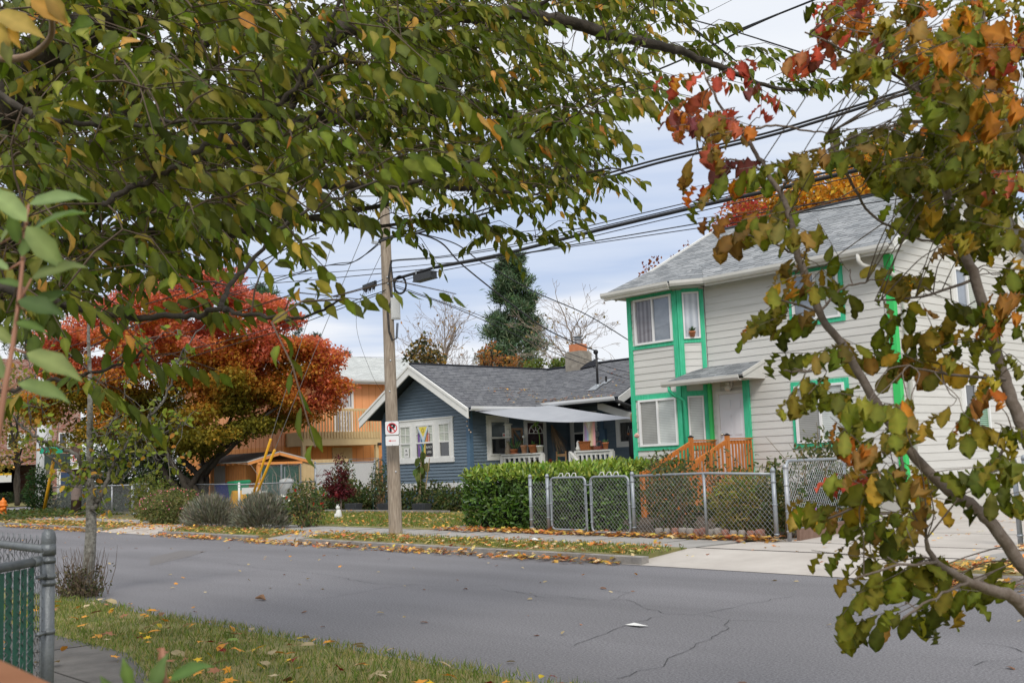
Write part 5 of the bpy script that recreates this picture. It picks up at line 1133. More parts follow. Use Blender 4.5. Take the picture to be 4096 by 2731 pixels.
def wire(label, pts, r=.012, name='cable', group='overhead cables', ext=None):
    b = MB(); P = [V(p) for p in pts]; fine = []
    if ext is None: ext = not any(k in label for k in ('roof', 'corner', 'house'))
    if ext: P.append(P[-1]+unit(P[-1]-P[-2])*16)
    if 'passing' in label or 'top' in label: P.insert(0, P[0]+unit(P[0]-P[1])*16)
    for k in range(len(P)-1):
        p0, p1, p2, p3 = P[max(k-1, 0)], P[k], P[k+1], P[min(k+2, len(P)-1)]
        for t_ in np.linspace(0, 1, 8, endpoint=False):
            fine.append(.5*((2*p1)+(p2-p0)*t_+(2*p0-5*p1+4*p2-p3)*t_**2+(3*p1-p0-3*p2+p3)*t_**3))
    fine.append(P[-1]); b.tube(fine, r, 5); o = b.build(name, wire_m, None, True); return tag(o, label, 'cable', group)
W = lambda pts, Y=YW: [at(x, y, Y=Y) for x, y in pts]
wire('thickest bundled cable rising from the pole across the sky to the right', W([(905, 642), (960, 626), (1010, 612), (1091, 597), (1180, 578), (1370, 530), (1640, 466), (1760, 440), (2060, 370), (2250, 325)]), .033)
wire('thin wire just below the thick bundled cable', W([(905, 650), (1000, 625), (1180, 590), (1370, 541), (1640, 478), (1760, 452), (2060, 383)], YW-.1), .008)
wire('upper wire of the pair meeting the pole above the coil', W([(898, 602), (910, 597), (1020, 588), (1181, 561), (1370, 515), (1640, 452), (2060, 360)], YW+.1), .009)
wire('lower wire of the pair meeting the pole above the coil', W([(898, 606), (910, 599), (1020, 591), (1181, 566), (1370, 523), (1640, 459)], YW+.15), .009)
wire('long thin wire passing behind the pole above the splice case', W([(560, 640), (632, 634), (878, 617), (1013, 605), (1091, 599), (1180, 586)], YW+.35), .008)
wire('long thin wire passing behind the pole at the splice case', W([(560, 655), (668, 647), (878, 628), (1013, 614), (1060, 606)], YW+.3), .010)
wire('upper line of the twin cables crossing the upper sky', W([(870, 552), (905, 541), (955, 532), (1124, 478), (1430, 389), (1550, 357), (1750, 309), (1890, 268), (2060, 214), (2300, 140)], YW-.2), .018)
wire('lower line of the twin cables crossing the upper sky', W([(870, 556), (905, 545), (955, 537), (1141, 483), (1437, 396), (1550, 365), (1750, 317), (1890, 276), (2060, 222), (2300, 150)], YW-.35), .022)
wire('cable falling from top centre to the ironwood tree', [at(1480, -20, D=12), at(1548, 31, D=12), at(1695, 75, D=11.7), at(1890, 137, D=11.3), at(2010, 175, D=11)], .008)
wire('twisted cable rising to the top edge over the maple leaves', [at(1200, 300, D=16), at(1330, 235, D=15.5), at(1560, 140, D=14), at(1695, 75, D=13), at(1790, 32, D=12.6), at(1900, -12, D=12)], .012)
wire('hair thin wire near the top edge of the sky', [at(1560, 62, D=15), at(1690, -4, D=14)], .003)
MT = V(-24.60, 25.8, 5.05)
wire('service cable falling from the pole to the roof mast', [poleat(520)]+[at(x, y, Y=Y) for x, y, Y in ((1004, 552, 15.2), (1065, 611, 17.2), (1190, 710, 20.6), (1268, 763, 23.0))]+[MT], .020)
wire('service cable falling from the pole to the beige house corner', [poleat(520)]+[at(x, y, Y=Y) for x, y, Y in ((1034, 555, 14.6), (1098, 597, 15.5), (1143, 623, 16.2), (1229, 671, 17.8), (1346, 722, 19.8))]+[V(-19.35, 21.55, 4.62)], .014)
wire('lower cable crossing the conifer down to the dark roof', [poleat(655)]+[at(x, y, Y=Y) for x, y, Y in ((1034, 703, 15.7), (1170, 762, 18.5), (1278, 812, 21.2), (1380, 850, 24.0), (1448, 872, 25.2))], .010)
wire('second lower cable crossing the conifer down to the dark roof', [poleat(650)]+[at(x, y, Y=Y) for x, y, Y in ((1034, 700, 15.7), (1170, 750, 18.5), (1278, 800, 21.2), (1390, 840, 24.0), (1456, 858, 25.0))], .008)
wire('wire with the ribbed terminal leaving the pole to the left', W([(880, 642), (834, 660), (790, 673), (636, 713), (480, 752), (300, 790)]), .008)
wire('upper of two cables leaving the pole low to the left', W([(885, 665), (876, 670), (800, 695), (656, 743), (520, 782), (380, 816)], YW+.1), .010)
wire('lower of two cables leaving the pole low to the left', W([(885, 668), (876, 674), (800, 702), (663, 753), (520, 795)], YW+.2), .010)
wire('cable sagging from the pole into the cherry foliage at left', W([(882, 545), (850, 575), (815, 600), (760, 608), (632, 640), (560, 665), (420, 700)], YW+.05), .010)
wire('paired cable sagging into the cherry foliage at left', W([(880, 552), (846, 580), (800, 606), (740, 612), (632, 647), (540, 676)], YW+.15), .012)
wire('far pair of hair thin wires above the orange house roof', [at(760, 818, D=70), at(905, 821, D=70), at(1250, 822, D=70), at(1450, 828, D=70)], .012)
wire('slack telephone wire falling towards the orange house', [poleat(560)]+[at(x, y, Y=Y) for x, y, Y in ((818, 735, 20), (850, 850, 24), (880, 905, 27))], .006)

# guy wires with yellow guards
AN = at(562, 1199, z=.13)
for k, (label, gt, gb, wp, top) in enumerate((('yellow guy wire guard, left of the crossing pair, by the grey lavender', (622, 1008), (568, 1176), (646, 930), (746, 613)), ('yellow guy wire guard, right of the crossing pair, by the grey lavender', (631, 1033), (569, 1184), (672, 930), (807, 603)))):
    g = thing('guy_wire', label, 'guy wire', AN, 'guy wires of the utility pole')
    dr = lambda y: AN+(poleat(120+200*k)-AN)*((1199-y)/(1199-(120+200*k)))
    Yk = lambda f_: AN[1]+(PB[1]-AN[1])*f_
    a, b0 = at(*gb, Y=Yk(.03)), at(*gt, Y=Yk(.22)); c0, c1 = at(*wp, Y=Yk(.32)), at(*top, Y=Yk(.68))
    b = MB(); b.tube([V(a), V(b0)], .035, 8); b.build('guard', yellow_p, g, True)
    b = MB(); b.tube([V(AN)-V(0, 0, .05), V(a)], .014, 6); b.tube([V(b0), V(c0), V(c1), V(c1)+(V(c1)-V(c0))*.8], .0075, 5); b.build('wire', galv_old, g)

# no parking signs
sig_w = mat('sign_white', (.76, .76, .77), .35); sig_r = mat('sign_red', (.62, .015, .02), .4); sig_k = mat('sign_black', (.012, .012, .014), .4)
def noparking(label, c, e, n, w, words=False):
    s = thing('no_parking_sign', label, 'sign', c, 'no parking signs'); c, e, n = V(c), unit(e), unit(n); u = u3; h1, h2 = w, w*.72; gap = w*.03
    def plate(z0, h, name):
        r = w*.09; P = []
        for sx_, sz, a0 in ((w/2-r, z0+h-r, 0), (-w/2+r, z0+h-r, 90), (-w/2+r, z0+r, 180), (w/2-r, z0+r, 270)):
            for k in range(4): a = math.radians(a0+k*30); P.append((sx_+r*math.cos(a), sz+r*math.sin(a)))
        for d0, d1, sc1, m, nm in ((0, .006, 1.0, sig_k, name), (.006, .008, .955, sig_w, 'face')):
            b = MB(); zc = z0+h/2; f = lambda d: [c+e*(x*sc1)+u*(zc+(z-zc)*sc1)+n*d for x, z in P]
            A, B = f(d0), f(d1); b.face(B); b.face(A[::-1])
            for k in range(len(A)): b.face([A[k], A[(k+1) % len(A)], B[(k+1) % len(A)], B[k]])
            o = b.build(nm, m, s if nm == name else par)
            if nm == name: par = o
        return par
    up_ = plate(gap, h1, 'symbol_panel'); lo_ = plate(-h2, h2, 'arrow_panel')
    cc = c+u*(gap+h1/2); text('P', w*.78, cc+n*.010, e, n, sig_k, up_, 'letter', .012)
    b = MB(); R_ = w*.36; pr = [(cc+e*(R_*math.cos(a))+u*(R_*math.sin(a))+n*.014) for a in np.linspace(0, 2*math.pi, 33)]
    for k in range(32):
        a0, a1 = 2*math.pi*k/32, 2*math.pi*(k+1)/32; ri = R_*.84
        b.face([cc+e*R_*math.cos(a0)+u*R_*math.sin(a0)+n*.013, cc+e*R_*math.cos(a1)+u*R_*math.sin(a1)+n*.013, cc+e*ri*math.cos(a1)+u*ri*math.sin(a1)+n*.013, cc+e*ri*math.cos(a0)+u*ri*math.sin(a0)+n*.013])
    d_ = unit(-e+u); q_ = unit(e+u)*w*.035; b.face([cc+d_*R_*.9-q_+n*.0135, cc+d_*R_*.9+q_+n*.0135, cc-d_*R_*.9+q_+n*.0135, cc-d_*R_*.9-q_+n*.0135]); b.build('prohibition_ring', sig_r, up_)
    ca_ = c-u*(h2*.5); b = MB(); t_ = w*.018
    if not words:
        b.face([ca_+e*w*.26-u*t_+n*.0105, ca_+e*w*.26+u*t_+n*.0105, ca_-e*w*.16+u*t_+n*.0105, ca_-e*w*.16-u*t_+n*.0105]); b.face([ca_-e*w*.28+n*.0105, ca_-e*w*.12+u*w*.07+n*.0105, ca_-e*w*.12-u*w*.07+n*.0105])
    else: b.face([ca_+e*w*.26-u*t_*1.5+n*.0105, ca_+e*w*.26+u*t_*1.5+n*.0105, ca_-e*w*.26+u*t_*1.5+n*.0105, ca_-e*w*.26-u*t_*1.5+n*.0105])
    b.build('arrow', sig_r, lo_)
    b = MB(); b.sphere(c+u*(gap+h1*.93)+n*.01, .008, 6, 4); b.sphere(c-u*h2*.9+n*.01, .008, 6, 4); b.build('bolts', galv, s)
sc_ = poleat(1000)+tocam*.15
e_s = unit(side+V(.04, 0, .02)); e_s = unit(V(e_s[0], e_s[1], 0)); n_s = np.cross(e_s, -u3); n_s = V(-e_s[1], e_s[0], 0); n_s = n_s if n_s@tocam > 0 else -n_s
e_s = V(-n_s[1], n_s[0], 0); e_s = e_s if e_s@side > 0 else -e_s
noparking('white no parking sign with red arrow on the weathered utility pole', V(at(901, 1000, D=PD-.2)), e_s, n_s, .288)

# ------------------------------------------------------------------ far left corner
BP = at(175, 1183, z=.12); BD = float((BP-CC)@CF)
bp = thing('brown_pole', 'short dark brown wooden pole with a no parking sign by the fence', 'pole', BP)
b = MB(); b.tube([BP-V(0, 0, .1), BP+V(0, 0, 2.2), BP+V(0, 0, 2.75)], [.20, .19, .185], 14); b.build('shaft', mat('brown_pole_wood', (.055, .030, .022), .85, c2=(.09, .055, .04), vs=5, stretch=(8, 8, .5)), bp, True)
b = MB(); b.tube([BP+V(0, 0, .62), BP+V(0, 0, 1.45)], .202, 14, cap=False); b.build('grey_sleeve', mat('faded_sleeve', (.20, .15, .13), .8), bp, True)
noparking('blurred no parking sign on the dark brown pole by the old fence', V(at(171, 1063, D=BD-.25)), side, tocam, .34, True)
SP = at(100, 1171, z=.1)
sp_ = thing('signal_pole', 'tall white traffic signal pole at the street corner', 'signal pole', SP)
b = MB(); b.tube([SP, SP+V(0, 0, 3.4), SP+V(0, 0, 9)], [.42, .36, .28], 16); b.build('pole', mat('white_pole_paint', (.62, .64, .66), .5), sp_, True)
b = MB(); c_ = SP+side*.75+V(0, 0, 2.4)-tocam*-.3; b.obox(c_-side*.55-V(0, 0, .35), side, tocam, u3, .45, .3, .75); b.obox(c_-V(0, 0, .35), side, tocam, u3, .85, .4, .75); b.build('signal_box', mat('signal_green_black', (.03, .05, .04), .5), sp_)
b = MB(); c_ = V(at(118, 1041, D=52)); b.obox(c_-side*.55, side, tocam, u3, 1.1, .03, .30); o = b.build('street_sign', mat('street_sign_green', (.015, .33, .20), .4)); tag(o, 'small green street name sign at the far corner', 'sign')
g = thing('guy_wire', 'yellow guy wire guard leaning beside the white signal pole', 'guy wire', at(101, 1179, z=.1)); b = MB(); b.tube([V(at(101, 1172, D=48.7)), V(at(124, 1052, D=48.2))], .075, 8); b.build('guard', yellow_p, g, True); b = MB(); b.tube([V(at(124, 1052, D=48.2)), V(at(160, 800, D=47))], .014, 5); b.build('wire', galv_old, g)
HY = at(7, 1190, z=.1); HYD = float((HY-CC)@CF)
hy = thing('fire_hydrant', 'orange fire hydrant at the far street corner', 'fire hydrant', HY); ho = mat('hydrant_orange', (.75, .20, .02), .45)
b = MB(); b.lathe(HY, [(.20, 0), (.20, .06), (.13, .07), (.13, .48), (.18, .49), (.18, .55), (.12, .56), (.14, .62), (.12, .70), (.05, .76), (.04, .82), (.001, .83)], 14); b.build('body', ho, hy, True)
b = MB(); b.tube([HY+V(-.2, 0, .40), HY+V(.2, 0, .40)], .055, 10); b.tube([HY+V(0, 0, .36), HY+tocam*.22+V(0, 0, .36)], .075, 10); b.build('outlets', ho, hy, True)
# brick apartment block across the side street
BRX = -92.
BK = thing('brick_apartment_block', 'mottled red brick apartment block with a dark open garage below', 'building', (BRX, 30, .1))
brm = bpy.data.materials.new('mottled_brick'); brm.use_nodes = True; t = brm.node_tree; p = t.nodes['Principled BSDF']; p.inputs['Roughness'].default_value = .9
tcn = N(t, 'ShaderNodeTexCoord'); mp2 = N(t, 'ShaderNodeMapping'); mp2.inputs['Rotation'].default_value = (math.pi/2, 0, math.pi/2); br = N(t, 'ShaderNodeTexBrick'); br.inputs['Scale'].default_value = 2.2
vv_ = N(t, 'ShaderNodeCombineXYZ'); s_ = N(t, 'ShaderNodeSeparateXYZ'); t.links.new(tcn.outputs['Object'], s_.inputs[0]); t.links.new(s_.outputs[1], vv_.inputs[0]); t.links.new(s_.outputs[2], vv_.inputs[1]); t.links.new(vv_.outputs[0], br.inputs[0])
for i, c in ((1, (.30, .10, .065)), (2, (.50, .40, .35)), (3, (.35, .30, .27))): br.inputs[i].default_value = (*c, 1)
br.inputs['Bias'].default_value = -.35; t.links.new(br.outputs[0], p.inputs[0])
b = MB(); b.box((BRX-14, 12, 3.0), (BRX, 34, 11.5)); b.box((BRX-14, 31.6, .1), (BRX, 34.0, 3.0)); b.build('wall', brm, BK)
b = MB(); b.box((BRX-13.5, 12, .11), (BRX-9, 31.5, 2.99)); b.build('garage_recess', mat('garage_dark', (.012, .012, .013), .9), BK)
b = MB(); b.box((BRX-9, 12, 2.93), (BRX-.1, 31.6, 2.99)); b.build('garage_ceiling', mat('garage_ceiling', (.03, .03, .03), .9), BK)
for y in (27.2, 22.0): b = MB(); b.tube([(BRX-.6, y, .1), (BRX-.6, y, 3.0)], .16, 10); b.build('garage_column', mat('dark_column', (.02, .022, .03), .6), BK)
for y, lab in ((26.6, 0), (29.4, 0)): b = MB(); b.sphere((BRX-2, y, 2.88), .16, 10, 6, sq=(1, 1, .4)); b.build('ceiling_lamp', None or mat('lit_lamp', (.9, .6, .25), .5), BK)
lm = MATS['lit_lamp'].node_tree.nodes['Principled BSDF']; lm.inputs['Emission Color'].default_value = (1, .55, .15, 1); lm.inputs['Emission Strength'].default_value = 1.2
for y, z in ((28.2, 4.3), (22.5, 4.3), (32.2, 4.3), (28.2, 7.4), (22.5, 7.4)): window(BK, (BRX, y, z), Y_, nX, 1.35, 1.25, [dark_glass, curt_white], fm=white, fw=.09)
b = MB(); b.box((BRX-.02, 32.4, .1), (BRX+.03, 33.4, 2.3)); b.build('door', mat('navy_door', (.03, .06, .14), .5), BK)
b = MB(); b.box((BRX-.02, 32.1, .1), (BRX+.05, 32.4, 2.9)); b.build('white_pilaster', white, BK)
b = MB(); c_ = V(at(7, 1091, X=BRX+1.2)); b.box((c_[0]-.03, c_[1]-.62, c_[2]-.55), (c_[0]+.03, c_[1]+.62, c_[2]+.15)); o = b.build('property_sign', white); tag(o, 'small white sign with a yellow top band before the dark garage', 'sign')
q = MB(); q.box((c_[0]+.031, c_[1]-.62, c_[2]-.0), (c_[0]+.035, c_[1]+.62, c_[2]+.15)); q.build('yellow_band', mat('sign_yellow', (.7, .42, .02), .5), o)

# ------------------------------------------------------------------ near corner fence with green slats, by the camera
NP = V(at(112, 1213, D=5.2)); NPb = V(NP[0], NP[1], .02); hN = NP[2]-.02
NF = thing('slatted_corner_fence', 'galvanised chain link corner fence with dark green slats in the foreground', 'fence', NPb)
b = MB(); b.tube([NPb, NPb+V(0, 0, hN-.04)], .0295, 20)
po = b.build('post', galv_near, NF, True)
b = MB(); b.lathe(NPb+V(0, 0, hN-.07), [(.034, -.055), (.034, -.012), (.0315, -.01), (.0325, 0), (.034, .02), (.029, .05), (.018, .066), (.001, .07)], 20); b.build('post_cap', galv_near, po, True)
for z in (hN-.15, hN-.225, hN-.48, hN-.255): b = MB(); b.tube([NPb+V(0, 0, z-.011), NPb+V(0, 0, z+.011)], .0335, 20); b.build('tension_band', galv_near, po, True)
eA, eB = unit(V(-1, .05, 0)), unit(V(.70, -.71, 0))
zr = hN-.10
b = MB(); b.tube([NPb+V(0, 0, zr)+eA*.03, NPb+V(0, 0, zr)+eA*7], .021, 12); b.tube([NPb+V(0, 0, zr-.045)+eB*.10, NPb+V(0, 0, zr-.045)+eB*3.2], .021, 12); b.tube([NPb+V(0, 0, zr-.045)+eB*.095, NPb+V(0, 0, zr-.045)+eB*.16], .0245, 12)
for k in (0,): b.tube([NPb+eB*.07+V(0, 0, .10), NPb+eB*.07+V(0, 0, hN-.11)], .006, 6)
b.beam(NPb+V(0, 0, hN-.22), NPb+V(0, 0, hN-.22)+eB*.10, .02, .016); b.beam(NPb+V(0, 0, hN-.48), NPb+V(0, 0, hN-.48)+eB*.10, .02, .016)
b.build('rails', galv_near, NF, True)
def weave(b, O, e, w, h, pitch, r, nrm):
    O, e, nrm = V(O), V(e), V(nrm)
    for k in range(int(w/pitch)+1):
        P = []; nz = int(h/(pitch*.5))
        for j in range(nz+1): P.append(O+e*(k*pitch+(pitch*.54 if j % 2 else -.04*pitch))+V(0, 0, j*pitch*.5)+nrm*(.004 if (j+k) % 2 else -.004))
        P.append(P[-1]+e*pitch*.2+V(0, 0, .02)); b.tube(P, r, 5)
b = MB(); weave(b, NPb+eB*.06+V(0, 0, .04), eB, 3.1, hN-.14, .052, .0022, np.cross(eB, u3)); b.build('chain_link_mesh', galv_near, NF)
b = MB(); weave(b, NPb+eA*.05+V(0, 0, .04), eA, 6.5, hN-.09, .052, .0022, V(0, 1, 0)); b.build('chain_link_mesh', galv_near, NF)
for k in range(46):
    s = .135+k*.0655; b = MB(); c_ = NPb+eB*s; b.obox(c_+V(0, 0, .03), eB, np.cross(eB, u3), u3, .046, .004, hN-.20); b.build('green_slat', dkgreen, NF)
# end of a timber rail by the lens
tr = thing('timber_rail', 'end of a brown timber rail in the near left corner', 'rail', at(-20, 1600, D=1.5))
b = MB(); p0, p1 = V(at(-160, 1526, D=1.25)), V(at(100, 1642, D=1.32)); b.beam(p0, p1, .03, .07, up=(0, 0, 1)); b.build('rail_board', mat('red_brown_timber', (.30, .13, .07), .7, c2=(.38, .18, .10), vs=9, stretch=(1, 1, 6)), tr)
b = MB(); b.tube([p0-V(0, 0, .03), V(p0[0], p0[1], .02)], .03, 8); b.build('rail_post', MATS['red_brown_timber'], tr)
# ------------------------------------------------------------------ vegetation helpers
def inpoly(x, y, poly):
    c = np.zeros(len(x), bool); n = len(poly)
    for i in range(n):
        x0, y0 = poly[i]; x1, y1 = poly[(i+1) % n]
        k = ((y0 > y) != (y1 > y)) & (x < (x1-x0)*(y-y0)/(y1-y0+1e-12)+x0); c ^= k
    return c
def curve(P, n=6):
    P = [V(p) for p in P]; r = []
    for k in range(len(P)-1):
        p0, p1, p2, p3 = P[max(k-1, 0)], P[k], P[k+1], P[min(k+2, len(P)-1)]
        for t_ in np.linspace(0, 1, n, endpoint=False): r.append(.5*((2*p1)+(p2-p0)*t_+(2*p0-5*p1+4*p2-p3)*t_**2+(3*p1-p0-3*p2+p3)*t_**3))
    return r+[P[-1]]
def limb(b, P, r0, r1, n=8, wob=.0, sub=6):
    c = curve(P, sub); k = len(c)
    if wob: c = [p+rng.normal(0, wob, 3) for p in c]
    b.tube(c, [r0+(r1-r0)*j/(k-1) for j in range(k)], n); return c
def atp(pts, D0, D1=None):
    D1 = D0 if D1 is None else D1; n = len(pts); return [V(at(x, y, D=D0+(D1-D0)*i/(n-1))) for i, (x, y) in enumerate(pts)]
CH_COL = [(.080, .108, .013), (.108, .135, .018), (.145, .168, .022), (.20, .205, .034), (.055, .075, .012), (.28, .235, .05), (.42, .27, .05), (.52, .25, .05)]
CH_W = [26, 26, 20, 12, 12, 5, 3, 1.2]

# ------------------------------------------------------------------ big cherry tree reaching over the street
CT = thing('cherry_tree', 'large dark green cherry tree spreading over the near sidewalk and upper left', 'tree', (-7.9, 1.15, .02))
b = MB(); base = V(-7.9, 1.15, 0); fork = V(-7.75, 1.25, 2.3)
limb(b, [base, V(-7.95, 1.2, 1.0), fork], .26, .20, 14)
Z4 = lambda u, v: (.3418*u, 402+.3418*v)
LIMBS = [
 ([fork]+atp([(-60, 330), (60, 150), (190, 70), (310, -20), (420, -90)], 6.6, 6.3), .16, .08),
 ([fork]+atp([(-40, 640), (60, 480), (230, 330), (330, 200), (520, 60), (700, -60)], 7.4, 8.5), .12, .03),
 ([fork]+atp([(-60, 720), (40, 600), (250, 552), (380, 538), (577, 530), (720, 500), (900, 470)], 7.6, 8.6), .11, .015),
 ([fork]+atp([(-40, 560), (100, 480), (300, 440), (520, 350), (757, 89), (866, 58), (951, 38), (1040, 32), (1105, 38), (1191, 29), (1293, 48), (1396, 79), (1481, 99), (1550, 113), (1582, 126), (1650, 150), (1702, 174), (1787, 205), (1873, 203), (1924, 178)], 7.6, 9.2), .10, .006),
 ([fork]+atp([(200, 470), (420, 380), (640, 300), (798, 263), (917, 263), (996, 260), (1044, 243), (1088, 236), (1190, 273), (1300, 290)], 7.4, 8.6), .09, .008),
 (atp([(640, 300), (700, 200), (780, 140), (849, 157), (917, 178), (982, 186), (1060, 200)], 7.6, 8.2), .03, .006),
 (atp([(520, 350), (700, 420), (863, 424), (979, 420), (1095, 437), (1191, 434), (1293, 410), (1396, 386), (1435, 395)], 7.7, 8.8), .035, .004),
 (atp([(-80, 150), (7, 222), (82, 263), (170, 282), (290, 294), (417, 280), (553, 284)], 4.9, 4.6), .018, .006),
 (atp([(240, 470), (297, 434), (362, 407), (450, 350), (533, 301), (642, 236), (720, 130), (790, -20)], 4.3, 4.4), .013, .008),
 (atp([(900, 430), (1000, 400), (1102, 362), (1191, 311), (1252, 297), (1310, 273), (1365, 226)], 6.2, 5.4), .012, .003),
 (atp([(-60, 640), (60, 680), (164, 703), (239, 723), (335, 728), (427, 727), (506, 710), (547, 720), (649, 730), (718, 723), (783, 686)], 5.2, 4.3), .022, .004),
 (atp([(-60, 905), (20, 896), (103, 877), (171, 870), (273, 834), (340, 800)], 5.2, 5.0), .014, .005),
 (atp([(506, 710), (520, 670), (560, 620), (650, 520), (760, 460), (900, 400)], 4.8, 5.4), .014, .005),
 (atp([(720, 500), (850, 520), (1000, 505), (1150, 530), (1240, 545)], 8.4, 9.2), .018, .004),
 (atp([(1191, 29), (1260, 0), (1340, -40)], 8.6, 8.8), .02, .01),
 (atp([(700, -60), (900, -40), (1150, -30), (1400, -20), (1560, 5)], 8.0, 9.0), .03, .006),
 (atp([(1293, 290), (1340, 250), (1440, 200), (1540, 195)], 8.6, 9.0), .008, .003)]
NODES = []
for P, r0, r1 in LIMBS: NODES += limb(b, P, r0, r1, 8, .006)
b.build('trunk', bark_dark, CT, True)
NODES = list(np.array(NODES))
CAN = [(-60, -70), (1600, -70), (1600, 10), (1560, 70), (1500, 180), (1430, 215), (1395, 330), (1420, 400), (1410, 430), (1320, 395), (1235, 470), (1190, 480), (1090, 475), (1000, 415), (900, 445), (800, 470), (700, 500), (640, 505), (560, 530), (480, 545), (380, 580), (310, 630), (200, 640), (120, 690), (-60, 750)]
HOLES = [(345, 165, 26, 20), (170, 530, 35, 45), (90, 590, 45, 40), (470, 545, 16, 20), (1110, 250, 30, 16), (240, 490, 32, 26), (940, 290, 26, 16), (1240, 170, 22, 26), (640, 60, 26, 22), (200, 235, 26, 22)]
tw = []
M_ = 2750; xs = rng.uniform(-60, 1600, M_); ys = rng.uniform(-70, 790, M_); ok = inpoly(xs, ys, CAN)
for hx, hy_, hw, hh in HOLES: ok &= ~((np.abs(xs-hx-15) < hw) & (np.abs(ys-hy_+10) < hh))
ok &= ~((xs < 750) & (rng.random(M_) < .12)); ok &= ~((xs > 1150) & (rng.random(M_) < .32)); xs = np.where(xs > 1250, xs-60*(xs-1250)/350, xs); xs, ys = xs[ok], ys[ok]; Dmin = 4.4+3.4*np.clip(xs/1300, 0, 1); Ds = Dmin+rng.beta(1.3, 1.1, len(xs))*3.4
near = (rng.random(len(xs)) < .08) & (xs < 950); Ds[near] = rng.uniform(4.0, 4.6, near.sum())
kl = (np.abs(ys-(215-xs*.72)) < 55) & (xs < 330); Ds[kl] = np.maximum(Ds[kl], 6.9)
for x, y, D in zip(xs, ys, Ds): tw.append(V(at(x, y, D=D)))
for x, y, D in [(1650, 145, 9), (1690, 110, 9), (1710, 165, 9), (1760, 190, 9.1), (1800, 190, 9.1), (1835, 205, 9.2), (1880, 200, 9.2), (1660, 170, 9), (1920, 180, 9.2), (1590, 110, 9), (1530, 100, 9), (1610, 70, 9.1),
                (540, 715, 4.6), (640, 720, 4.4), (770, 690, 4.3), (430, 720, 4.8), (240, 715, 5), (610, 740, 3.9), (320, 715, 5), (140, 870, 5), (200, 855, 5), (270, 835, 5), (60, 890, 5.1),
                (1380, 230, 5.5), (1350, 250, 5.5), (1310, 280, 5.6), (1260, 300, 5.7), (1200, 320, 5.8), (1400, 390, 8.7), (1370, 400, 8.6), (1330, 420, 8.6), (1230, 540, 9.1), (1190, 535, 9.1), (1140, 530, 9), (850, 505, 8.3), (900, 500, 8.4), (950, 500, 8.4), (1000, 498, 8.6), (1050, 508, 8.7), (1100, 518, 8.8), (1020, 505, 8.6), (930, 505, 8.4), (600, 620, 4.6), (450, 650, 5), (330, 700, 5)]:
    for k in range(2 if x > 850 else 1): tw.append(V(at(x+rng.normal(0, 8), y+rng.normal(0, 6), D=D)))
tw = np.array(tw); L0 = np.array(NODES)
d0 = np.array([np.min(((L0-p)**2).sum(1)) for p in tw]); tw = tw[np.argsort(d0)]
NN = np.zeros((len(L0)+3*len(tw), 3)); NN[:len(L0)] = L0; cnt = len(L0)
bt = MB(); LP, LA, LN, LL = [], [], [], []
right = CR
for p in tw:
    dd = ((NN[:cnt]-p)**2).sum(1); q = NN[int(np.argmin(dd))]; dist = math.sqrt(dd.min())
    out_ = unit((p-q)/max(dist, .3)*.5+right*abs(rng.normal(.75, .4))*(1 if rng.random() < .85 else -1)+rng.normal(0, .22, 3)-CF*rng.uniform(-.3, .5))
    if dist > .06:
        mid = (p+q)/2+V(0, 0, .08*dist)+rng.normal(0, .03*dist, 3); bt.tube([q, mid, p], [.007 if dist > .5 else .004, .0045, .003], 4, cap=False)
        NN[cnt] = mid; NN[cnt+1] = p; cnt += 2
    ln = rng.uniform(.25, .58); tip = p+out_*ln*.9+V(0, 0, -.12*ln)+rng.normal(0, .04, 3); m1 = (p+tip)/2+V(0, 0, .06); bt.tube([p, m1, tip], [.0035, .003, .002], 3, cap=False)
    nl = rng.integers(8, 14)
    for k in range(nl):
        t_ = (k+.6)/nl; c = p*(1-t_)**2+2*m1*t_*(1-t_)+tip*t_*t_; sd_ = unit(np.cross(tip-p, V(0, 0, 1)))*(1 if k % 2 else -1)
        A = sd_*rng.uniform(.25, .8)+unit(tip-p)*rng.uniform(.35, .9)+V(0, 0, -rng.uniform(.35, 1.15)); A = unit(A); c2_ = c+A*.02
        LP.append(c2_); LA.append(A); LN.append(unit(V(0, 0, 1)*.8+sd_*.5+rng.normal(0, .35, 3))); LL.append(rng.uniform(.075, .128))
bt.build('twigs', mat('dark_twig', (.075, .052, .035), .8, c2=(.12, .085, .06), vs=20), CT)
LL = np.array(LL); leaves('crown', LP, LA, LN, LL, LL*.45, pick(CH_COL, len(LP), CH_W), T_CHERRY, leaf_m, CT, rng.uniform(-.6, 2.6, len(LP)))

# low shoots of a sapling close to the lens
SAP_COL = [(.14, .21, .06), (.18, .25, .085), (.10, .16, .045), (.21, .27, .11)]
def sapling(name, label, stem, lv, r=.0038, cols=SAP_COL, cat='sapling'):
    t_ = thing(name, label, cat, (stem[0][0], stem[0][1], .02)); b = MB(); limb(b, stem, r*1.6, r*.6, 6); 
    P, A, Nn, L = [], [], [], []
    for (x0, y0, x1, y1, D, tilt) in lv:
        a, c = V(at(x0, y0, D=D)), V(at(x1, y1, D=D+tilt)); P.append(a); A.append(c-a); L.append(np.linalg.norm(c-a)); Nn.append(unit(V(0, 0, 1)*.7-CF*.7+rng.normal(0, .15, 3)))
        s = min(stem, key=lambda q: np.linalg.norm(q-a)); b.tube([s, (s+a)/2, a], [.0025, .002, .0018], 4)
    b.build('stem', mat('reddish_stem', (.32, .15, .09), .6), t_, True); L = np.array(L); leaves('foliage', P, A, Nn, L, L*.42, pick(cols, len(P), None, .15), T_CHERRY, leaf_m, t_); return t_
g0 = V(at(-160, 1900, D=1.55)); g0[2] = .02
